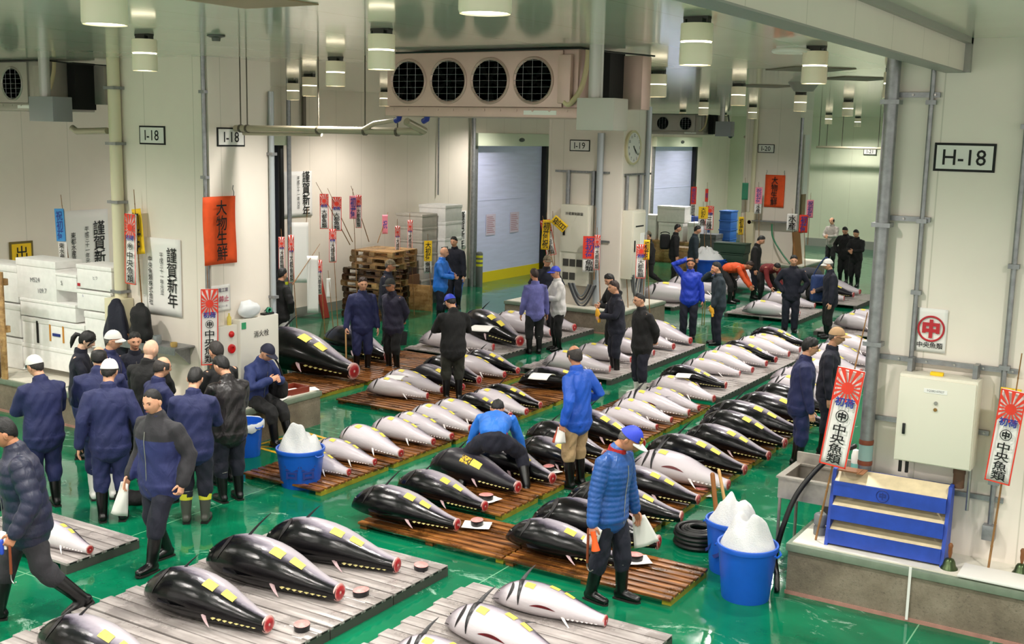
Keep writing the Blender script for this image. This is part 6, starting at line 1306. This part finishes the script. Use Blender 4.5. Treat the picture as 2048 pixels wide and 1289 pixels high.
def shovel(A, B, label, blade_=True):
    A, B = Vector(A), Vector(B); t = thing('shovel', label, 'shovel', A); d = B - A; b = MB(); b.tube([(0, 0, 0), d], .017, 10); b.build('shaft', M('worn_brown_wood', '#8a5626', .5), t)
    x = d.normalized().orthogonal(); b = MB(); b.tube([d * .94 - x * .0, d * .97 + x * .055, d + x * .06, d - x * .06, d * .97 - x * .055, d * .94], .012, 8); b.build('grip', BLACK, t)
    if blade_: w = d.normalized().cross(x); b = MB(); vs = []; b.prism([(-.11, -.28), (.11, -.28), (.13, -.02), (.03, .03), (-.03, .03), (-.13, -.02)], -.006, .006, 0, frame(Vector((0, 0, 0)), x, d.normalized(), w)); b.build('blade', M('dark_blade', '#2a2a2c', .4, .5), t)
    return t
shovel((-16.12, 23.25, .35), (-16.3, 23.3, 1.42), 'shovel with black grip standing in the large blue bucket')
def bollard(px, py, label):
    P = G(px, py) * (.975 if px < 600 else 1); t = thing('bollard', label, 'bollard', P); b = MB(); b.lathe([(.095, 0), (.095, .92), (.085, .96), (.05, .985), (0, .99)], 24); b.build('post', M('dark_grey_bollard', '#5f6462', .5), t)
    for z in (.58, .70, .82): b = MB(); b.lathe([(.0965, z), (.0975, z + .03), (.0965, z + .065)], 24); b.build('yellow_band', M('fluorescent_yellow', '#d6d62c', .5), t)
bollard(958, 574, 'grey bollard with yellow bands at the big blue door'); bollard(570, 632, 'grey bollard with yellow bands beside the I-18 pillar edge')
t = thing('steel_stand', 'low red steel stand leaning at the wall near the I-18 pillar', 'stand', G(592, 604)); b = MB(); b.box(-.2, .35, -.25, -.2, 0, .42); b.box(-.2, .35, .2, .25, 0, .42); b.box(-.2, .35, -.2, .2, .36, .42); b.build('frame', M('rust_red_paint', '#8a2f22', .6), t)
t = thing('leaning_board', 'reddish board leaning beside the pallet stack', 'board', G(652, 637)); b = MB(); b.bevbox(-.03, .03, -.1, .1, 0, 1.0, .005, 0, Matrix.Rotation(R(-14), 4, 'Y')); b.build('board', M('rust_red_paint', '#8a2f22', .6), t)
conduit([(WX + .05, atX(874, 300, WX).y, 2.6), (WX + .05, atX(874, 300, WX).y, CZ)], .02, 'thin conduit down the wall above the foam stacks', n=8)
conduit([(WX + .22, 19.0, 0), (WX + .22, 19.0, CZ)], .05, 'grey pipe in the wall corner beside the dark door edge'); conduit([(WX + .08, atX(602, 190, WX).y, 4.25), (WX + .08, atX(602, 190, WX).y, CZ)], .05, 'dark pipe high on the wall behind the ceiling lamps', M('dark_hanger', '#5b564a', .4, .5))
conduit([(WX + .12, 26.45, 0), (WX + .12, 26.45, CZ)], .06, 'grey pipe along the big door jamb')
# ---------------------------------------------------------------- clock pillar
P = atY(1120, 415, 22.3); t = thing('control_cabinet', 'large cream control cabinet with black vents on the clock pillar', 'control cabinet', (-12.06, 22.35, .95)); b = MB(); b.bevbox(-.36, .36, -.14, .1, 0, 1.78, .012); b.build('housing', CREAM, t)
b = MB(); b.bevbox(-.34, .34, -.16, -.14, .74, 1.76, .008); d = b.build('door', CREAM, t); b = MB(); b.bevbox(-.27, -.22, -.18, -.16, 1.1, 1.3, .006); b.build('handle', BLACK, d); lettering(d, '冷蔵庫制御盤', .075, INK, (0, -.165, 1.5), .01)
for z, n in ((.42, 3), (.12, 2)):
    for i in range(n): b = MB(); b.box(-.26 + i * .17, -.12 + i * .17, -.15, -.138, z, z + .16); b.build('vent', M('dark_vent', '#3c3b36', .6), t)
t = thing('control_cabinet', 'narrow cream control cabinet round the corner of the clock pillar', 'control cabinet', (-11.05, 22.85, 1.15), FACE_X); b = MB(); b.bevbox(-.32, .32, -.25, .0, 0, 1.5, .012); b.build('housing', CREAM, t); b = MB(); b.bevbox(-.30, .30, -.27, -.25, .05, 1.45, .008); d = b.build('door', CREAM, t); b = MB(); b.bevbox(-.25, -.21, -.29, -.27, .6, .85, .006); b.build('handle', BLACK, d); b = MB(); b.box(-.2, .2, -.274, -.268, 1.14, 1.17); b.build('name_plate', INK, d); b = MB(); b.box(.05, .26, -.274, -.269, .5, 1.0); b.build('notice_sheet', PAPER, d)
for x, z0, lab in ((-12.35, 2.73, 'grey conduit up from the near edge of the large control cabinet'), (-11.72, 2.73, 'grey conduit up from the far edge of the large control cabinet')): conduit([(x, 22.40, z0), (x, 22.40, 3.48)], .05, lab)
conduit([(-11.55, 22.36, .55), (-11.55, 22.36, 4.3)], .075, 'thick pale conduit down the corner of the clock pillar', M('pale_conduit', '#a9b0b4', .35, .3), n=16)
for y, lab in ((22.6, 'grey conduit above the narrow cabinet, nearer'), (23.25, 'grey conduit above the narrow cabinet, farther')): conduit([(-11.0, y, 2.65), (-11.0, y, 3.4)], .04, lab)
conduit([(-11.0, 23.6, .6), (-11.0, 23.6, 4.9)], .06, 'pale pipe at the far edge of the clock pillar', M('pale_conduit', '#b5bcc0', .35, .3), n=14)
rail(-12.7, -11.35, 3.45, 'steel rail above the large control cabinet', 22.43); rail(-11.95, -11.3, 1.95, 'short steel rail beside the large control cabinet', 22.43)
t = rail(-.75, .6, 3.42, 'steel rail above the narrow control cabinet'); t.location = (-11.03, 22.5, 3.42); t.rotation_euler = (0, 0, FACE_X)
for k, (sgn, lab) in enumerate(((0, 'loops of grey cable hanging under the large control cabinet'), (1, 'loops of black and pale cable hanging under the narrow control cabinet'))):
    t = thing('cable_loop', lab, 'cable', (-11.75, 22.25, .95) if k == 0 else (-10.85, 22.9, 1.2))
    for i in range(4):
        r_ = .22 + .06 * i; pts = [(-.15 - r_ * .6 + r_ * 1.7 * u, -.04 - .015 * i, .05 - r_ * 1.25 * math.sin(math.pi * u)) if k == 0 else (.03 + .02 * i, -.3 + (r_ * 1.5) * u, .05 - r_ * 1.9 * math.sin(math.pi * u)) for u in [j / 16 for j in range(17)]]; b = MB(); b.tube(pts, .022, 8); b.build('cable', M('grey_cable', '#777a7c', .5) if (i + k) % 2 == 0 else M('dark_cable', '#33353a', .5), t)
t = thing('wall_clock', 'round white wall clock on the clock pillar', 'clock', (-11.05, 22.85, 4.0), FACE_X); b = MB(); b.lathe([(.30, -.01), (.37, .0), (.375, .06), (.34, .075), (.325, .06), (.325, .05)], 48, axis='y', caps=False); 
b.v = [(x, y, z) for x, y, z in b.v]; b.build('rim', M('cream_clock_rim', '#cfc6a0', .4), t); b = MB(); b.lathe([(.0, .058), (.33, .055)], 48, axis='y', caps=False); b.build('dial', WHITE, t)
for i in range(12): a = R(90 - 30 * (i + 1)); o = lettering(t, str(i + 1), .085, INK, (.265 * math.cos(a), -.070, .265 * math.sin(a)), .012, name='numeral')
for a, l, w, nm in ((R(90 - 142), .16, .014, 'hour_hand'), (R(90 - 130), .25, .010, 'minute_hand')): d = Vector((math.cos(a), 0, math.sin(a))); b = MB(); b.tube([Vector((0, -.072, 0)) - d * .05, Vector((0, -.072, 0)) + d * l], [(w, .004), (w * .6, .004)], 6); b.build(nm, INK, t)
# ---------------------------------------------------------------- far side: between the clock pillar and the I-20 pillar
conduit([(-12.3, 34.06, 1.9), (-12.3, 34.06, CZ)], .07, 'cream drain pipe of the I-20 pillar', M('cream_drain', '#d6cfb0', .35), 'drain_pipe', 'pipe')
t = thing('pipe_box', 'cream boxed foot of the I-20 drain pipe with a red mark', 'box', (-12.3, 34.02, .51)); b = MB(); b.bevbox(-.14, .14, -.1, .1, 0, 1.5, .01); b.build('box', M('cream_drain', '#d6cfb0', .35), t); b = MB(); b.lathe([(0, 0), (.06, .0)], 14, axis='y', c=(0, -.102, 1.2)); b.build('red_mark', REDI, t)
conduit([(-10.93, 34.25, .6), (-10.93, 34.25, 4.9)], .05, 'grey pipe at the corner of the I-20 pillar')
t = thing('wall_board', 'white panel with brown foot on the side of the I-20 pillar', 'board', (-10.95, 34.8, 1.4), FACE_X); b = MB(); b.box(-.2, .2, -.05, 0, 1.2, 3.0); b.build('white_panel', WHITE, t); b = MB(); b.box(-.16, .16, -.05, 0, 0, 1.2); b.build('brown_panel', M('brown_panel', '#8a7658', .6), t)
t = thing('wall_shelf', 'small steel shelf on the far I-20 pillar', 'shelf', (-11.6, 33.95, 1.75)); b = MB(); b.box(-.6, .6, -.12, .2, 0, .03); b.build('board', GALV, t)
t = thing('green_hose', 'green hose hanging down the I-20 pillar', 'hose', (-11.55, 33.85, 1.7)); b = MB(); b.tube(smooth_path([Vector(v) for v in ((0, 0, 0), (.06, -.03, -.4), (.35, -.1, -.8), (.7, -.2, -1.15))]), .025, 8); b.build('hose', M('green_hose', '#1f7a52', .4), t)
for i, (x, y, z, w, d_, h, mm, lab, nm, ct) in enumerate((
    (-12.55, 33.1, .51, 1.0, .5, .30, M('dark_green_crate', '#24402f', .6), 'dark green crate, lower of two at the far I-20 pillar', 'plastic_crate', 'crate'), (-12.5, 33.1, .82, 1.0, .5, .30, M('dark_green_crate', '#24402f', .6), 'dark green crate, upper of two at the far I-20 pillar', 'plastic_crate', 'crate'),
    (-14.15, 33.4, 0, .62, .5, .85, WOODL, 'pale wooden box left of the dark green crates', 'wooden_box', 'box'), ((atY(1283, 480, 36.5).x + atY(1402, 480, 36.5).x) / 2, 36.5, 0, 3.0, .8, atY(1340, 482, 36.2).z, WOODL, 'long wooden counter before the far blue door', 'wooden_counter', 'counter'),
    (-14.3, 35.9, 0, .55, .6, 1.1, M('grey_bale', '#55585a', .8, var=.2, vs=9), 'dark grey covered bale under the far yellow streamer', 'covered_bale', 'bale'))):
    t = thing(nm, lab, ct, (x, y, z)); b = MB(); b.bevbox(-w / 2, w / 2, -d_ / 2, d_ / 2, 0, h * .86, .015); b.build('box', mm, t); b = MB(); b.bevbox(-w / 2 - .015, w / 2 + .015, -d_ / 2 - .015, d_ / 2 + .015, h * .86, h - .004, .012); b.build('rim', mm, t)
for i in range(6): t = thing('plastic_crate', 'blue plastic crate, %s from the floor in the far blue stack' % _ORD[i], 'crate', (-14.0, 36.6, i * .31), 0, 'far blue crate stack'); b = MB(); b.bevbox(-.2, .2, -.3, .3, 0, .26, .012); b.build('box', M('blue_crate', '#2a5fae', .5), t); b = MB(); b.bevbox(-.22, .22, -.32, .32, .26, .306, .01); b.build('rim', M('blue_crate', '#2a5fae', .5), t)
for i, (px0, py0, px1, py1, Y, lab) in enumerate(((1316, 446, 1366, 482, 36.2, 'white foam box, lower of the pair before the far blue door'), (1314, 413, 1370, 445, 36.2, 'white foam box, upper of the pair before the far blue door'), (1283, 430, 1312, 482, 36.2, 'white foam box beside the clock pillar edge'), (1374, 446, 1402, 482, 36.2, 'white foam box behind the far bale'))): foam(px0, py0, px1, py1, Y, lab, depth=.6)
t = thing('foam_sheet', 'white foam panel leaning aslant on the far counter', 'sheet', (atY(1330, 470, 36.2).x - .9, 36.4, atY(1340, 482, 36.2).z + .12), R(0)); b = MB(); b.bevbox(-.5, .5, -.03, .03, -.25, .25, .01, 0, Matrix.Rotation(R(20), 4, 'Y')); b.build('sheet', FOAM, t)
t = thing('blue_bin', 'dark blue lidded bin at the far blue door', 'bin', atY(1388, 450, 38.0)); b = MB(); b.bevbox(-.55, .5, -.2, .3, -atY(1388, 450, 38.0).z, .3, .02); b.build('bin', M('dark_blue_bin', '#15306a', .5), t); b = MB(); b.bevbox(-.5, .3, -.22, -.2, -.55, -.3, .01); b.build('dark_panel', INK, t)
bucket(-13.2, 32.72, .62, .62, 'wide blue tub behind the raised arm', .30, '', seed=11); bucket(-12.6, 31.8, .16, .3, 'tiny blue pail by the far tub', 0, '')
t = thing('leaning_board', 'brown board standing against the I-20 pillar corner', 'board', (-10.7, 34.0, .51)); b = MB(); b.bevbox(-.03, .03, -.3, .3, 0, 1.0, .005, 0, Matrix.Rotation(R(-8), 4, 'Y')); b.build('board', M('brown_board', '#9a6a3a', .6), t)
P = G(270, 1006); t = thing('black_bag', 'limp black bag lying on the green floor behind the walking buyer', 'bag', P, R(20)); b = MB(); b.sphere((0, 0, .06), (.24, .13, .08), 20); b.v = [(x * (1 + .3 * mnoise.noise(Vector((x, y, z)) * 8)), y * (1 + .3 * mnoise.noise(Vector((x + 3, y, z)) * 8)), max(0, z * (1 + .4 * mnoise.noise(Vector((x, y + 5, z)) * 9)))) for x, y, z in b.v]; b.build('bag', BLK, t, 180)
# ---------------------------------------------------------------- ceiling fittings
for px, py, lab in ((1620, 138, 'dark ceiling hatch behind the large lamp'), (1713, 157, 'dark ceiling hatch nearest the near pillar edge'), (1530, 172, 'dark ceiling hatch beside the far lamp')): P = G(px, py, CZ); t = thing('ceiling_hatch', lab, 'hatch', (P.x, P.y, CZ - .012), R(45)); b = MB(); b.box(-.42, .42, -.42, .42, 0, .011); b.build('panel', M('brown_hatch', '#6b6350', .5), t)
P = G(1608, 165, CZ); t = thing('ceiling_speaker', 'round grey speaker under the far ceiling', 'speaker', (P.x, P.y, CZ - .14)); b = MB(); b.lathe([(0, 0), (.15, .0), (.25, .14)], 24); b.build('cone', M('grey_speaker', '#8b8a84', .5), t)
P = G(1583, 92, CZ); t = thing('ceiling_ring', 'oval white ring fitting under the ceiling before the hatches', 'fitting', (P.x, P.y, CZ - .05)); b = MB(); b.tube([(.17 * math.cos(2 * math.pi * i / 28), .17 * math.sin(2 * math.pi * i / 28), .0) for i in range(28)], .02, 8, 0, False, None, True); b.box(-.15, .15, -.01, .01, 0, .05); b.build('ring', WHITE, t)
P = G(432, 70, CZ); t = thing('smoke_detector', 'small smoke detector on the ceiling over the I-18 pillar', 'detector', (P.x, P.y, CZ - .06)); b = MB(); b.lathe([(0, 0), (.04, 0), (.045, .03), (.09, .045), (.09, .058)], 20); b.build('dome', M('dark_sensor', '#4b4f49', .4), t)
P = G(475, -2, CZ); t = thing('ceiling_hatch', 'beige ceiling hatch cut by the top edge', 'hatch', (P.x, P.y + .15, CZ - .01)); b = MB(); b.box(-.36, .36, -.3, .3, 0, .009); b.build('panel', M('beige_hatch', '#a8876c', .5), t)
t = thing('ceiling_camera', 'small black camera below the far ceiling corner', 'camera', atY(1460, 258, 40)); b = MB(); b.rtube([(0, 0, 0), (.1, -.18, -.25)], .09, 12); b.tube([(0, 0, 0), (-.1, .0, .5)], .03, 8); b.build('body', BLACK, t)
# ---------------------------------------------------------------- tail slices on white paper, cloths, things in hands
def slice_(px, py, label, z=.105, paper=True, r=.085):
    P = G(px, py, z); t = thing('tail_slice', label, 'fish slice', (P.x, P.y, z + (.006 if paper else 0)), random.uniform(0, 6), 'tail slices beside the tuna'); b = MB(); b.lathe([(r * .93, 0), (r, .03), (r * .98, .055)], 24, sy=.8); b.build('skin_rim', SK_B if False else M('slice_skin', '#17171b', .3), t); b = MB(); b.lathe([(r * .98, .055), (r * .8, .062), (0, .064)], 24, sy=.8); b.build('flesh', PINKF, t)
    if paper: n = 6; b = MB(); k = n + 1; vs = [(.30 * (i / n - .5), .24 * (j / n - .5), .003 + .012 * abs(i / n - .5) * (1 + math.sin(3 * j))) for i in range(k) for j in range(k)]; b.add(vs, [(i * k + j, (i + 1) * k + j, (i + 1) * k + j + 1, i * k + j + 1) for i in range(n) for j in range(n)]); o = b.build('white_sheet', PAPER, None, 80); o.location = (P.x, P.y, z - .002); o.rotation_euler = (0, 0, random.uniform(0, 3)); tag(o, 'white paper under ' + label.split(', ')[0] + ' ' + label.split(', ')[1], 'paper')
slice_(604, 1262, 'pink tail slice, right of the second nearest black tuna', .10); slice_(722, 1193, 'pink tail slice, right of the third nearest black tuna', .10); slice_(842, 1141, 'pink tail slice, at the far corner of the nearest grey deck', .10, False)
slice_(954, 1051, 'pink tail slice, on the brown boards between two black tuna', .11); slice_(972, 1000, 'pink tail slice, beside the tuna with the big printed tag', .11); slice_(1269, 1121, 'pink tail slice, on the brown boards at the blue puffer jacket', .11); slice_(1402, 987, 'pink tail slice, under the silver tuna with the long slit', .02); slice_(1097, 942, 'pink tail slice, behind the boot of the bending man', .11)
drape('white_cloth', 1084, 748, .32, .40, .49, 'white cloth on the gills of the tuna behind the royal blue jacket'); drape('white_cloth', 968, 652, .42, .50, .62, 'white cloth over the head of a black tuna on the back grey deck'); drape('white_cloth', 1369, 748, .24, .28, .47, 'white cloth patch on the first tuna of the far middle row'); drape('white_cloth', 793, 752, .30, .26, .40, 'white cloth on the tuna at the end of the man-in-black deck')
def held(name, pr, hand, label, cat, build, off=(0, 0, -.06)):
    Mx = at_hand(pr, hand); L_ = Mx @ Vector(off); t = thing(name, label, cat, L_); build(t); return t
def torch(t):
    b = MB(); b.tube([(0, 0, .05), (.02, .0, -.03), (.035, 0, -.12)], [.024, .024, .04], 16); b.build('barrel', M('orange_plastic', '#ee5a16', .35), t); b = MB(); b.tube([(.035, 0, -.12), (.038, 0, -.14)], .042, 16); b.build('lens_ring', BLACK, t)
held('flashlight', puffer, 'r', 'orange flashlight held by the person in the blue puffer jacket', 'flashlight', torch, (0, .02, -.11))
def hook(t):
    b = MB(); b.rtube([(0, 0, .05), (0, 0, -.26)], .012, 10); b.build('wooden_handle', M('red_brown_handle', '#7d3b1e', .4), t); b = MB(); b.tube(smooth_path([Vector(v) for v in ((0, 0, -.26), (.0, 0, -.31), (.03, 0, -.34), (.06, 0, -.32))]), .005, 6); b.build('hook', STEEL, t)
held('fish_hook', puffer, 'r', 'wooden-handled fish hook held by the person in the blue puffer jacket', 'hook', hook, (.0, -.03, -.1)); held('fish_hook', strider, 'l', 'wooden-handled fish hook held by the striding person', 'hook', hook, (0, 0, -.08))
def sheet_(w, h, mat=PAPER, tx=15):
    def f(t):
        b = MB(); n = 8; k = n + 1; vs = [(w * (i / n - .5) * (.5 + .5 * j / n), .02 * math.sin(5 * i / n + 3 * j / n), -h * j / n) for i in range(k) for j in range(k)]; b.add(vs, [(i * k + j, (i + 1) * k + j, (i + 1) * k + j + 1, i * k + j + 1) for i in range(n) for j in range(n)]); o = b.build('cloth', mat, t, 80); o.rotation_euler = (0, R(tx), R(31)); m = o.modifiers.new('t', 'SOLIDIFY'); m.thickness = .006
    return f
held('white_towel', puffer, 'l', 'white towel hanging from the far hand of the blue puffer jacket', 'towel', sheet_(.24, .30, CLOTH, -18), (0, .02, -.06)); held('white_towel', walker, 'l' if False else 'r', 'white towel hanging from the hand of the walking buyer', 'towel', sheet_(.16, .34, CLOTH, 12), (0, .02, -.08))
held('white_paper_pad', puffer, 'r', 'white paper pad in the hand with the flashlight', 'paper', sheet_(.14, .18, PAPER, 25), (-.06, .03, -.03)); held('white_paper_pad', rblue, 'l', 'white slips held at the hip of the royal blue jacket', 'paper', sheet_(.13, .2, PAPER, 0), (0, .02, -.06)); held('red_notebook', rblue, 'l', 'red notebook held with the slips at the royal blue jacket', 'notebook', sheet_(.09, .2, M('red_notebook', '#b04a30', .6), 10), (.03, .06, -.08))
def phone(t): b = MB(); b.bevbox(-.035, .035, -.008, .008, -.09, .06, .006); b.build('phone', PAPER, t); b = MB(); b.rtube([(0, -.02, -.02), (0, -.02, -.12)], .018, 10); b.build('blue_cap', M('blue_cap_plastic', '#2747b5', .4), t)
held('white_pad', strider, 'l', 'white pad with blue pen held by the striding person', 'pad', phone, (.04, .05, -.07))
def glv(t):
    b = MB(); b.rtube([(0, 0, .05), (.01, 0, -.03), (.03, .02, -.09)], [.035, .05, .035], 12); 
    for k in range(3): b.rtube([(.03, .02 * k - .02, -.08), (.04, .03 * k - .03, -.15)], .014, 8)
    b.build('gloves', M('yellow_work_glove', '#e0a528', .7), t)
held('work_gloves', gloves, 'l', 'yellow work gloves held low by the person at the far deck', 'gloves', glv); held('work_gloves', yellowm, 'l', 'yellow work gloves in the folded arms by the middle grey deck', 'gloves', glv, (0, .05, -.08))
A = at_hand(stickm, 'r') @ Vector((0, 0, -.08)); t = thing('wooden_stick', 'wooden stick in the hand of the smiling person in navy', 'stick', (A.x, A.y, .12)); b = MB(); b.rtube([(.01, 0, 0), (0, 0, A.z - .10)], .014, 8); b.build('stick', M('pale_wood', '#c49a62', .5), t)
A = at_hand(shovelm, 'r') @ Vector((0, 0, -.08)); shovel((A.x + .04, A.y - .05, .30), (A.x - .02, A.y, A.z + .12), 'shovel held upright by the person in navy overalls')
A = at_hand(raised, 'l') @ Vector((0, 0, -.07))
for k in range(2): t = thing('fish_hook', 'long hook hanging from the low hand of the cobalt jacket' if k == 0 else 'second hook beside it under the cobalt sleeve', 'hook', (A.x + .05 * k, A.y, A.z)); b = MB(); b.rtube([(0, 0, .06), (0, 0, -.45)], .011, 8); b.build('shaft', M('olive_wood', '#6d6a2e', .5), t)
def strapbag(pr, label, c, dx, w=.36, h=.42, dy=.0, dz=.0, sl=1.0):
    t0, d = pr; Mw = Matrix.LocRotScale(t0.location, t0.rotation_euler, t0.scale); P = Mw @ (d['pel'] + Vector((dx, dy, .02 + dz))); t = thing('shoulder_bag', label, 'bag', P, t0.rotation_euler.z); b = MB(); b.bevbox(-.09, .09, -w / 2, w / 2, -h / 2, h / 2, .085, 0, None, 4); b.build('bag', c, t); b = MB(); b.tube(smooth_path([Vector(v) for v in ((0, -w * .4, h / 2), (-dx * .3, -.12, h / 2 + .25 * sl), (-dx * .6, 0, h / 2 + .40 * sl), (-dx * .3, .10, h / 2 + .25 * sl), (0, w * .4, h / 2))]), .014, 6); b.build('strap', c, t)
strapbag(capman, 'large dark blue bag on the shoulder of the white cap person', cloth_mat('blue_bag', '#1f3566', .7), .34, .5, .6, .1, .1)
strapbag(packer, 'black backpack on the person by the white foam boxes', BLK, .0, .3, .45, -.27, .26, .15)
strapbag(seated, 'black shoulder bag in the lap of the seated man', BLK, -.26, .34, .26, .16, .06)
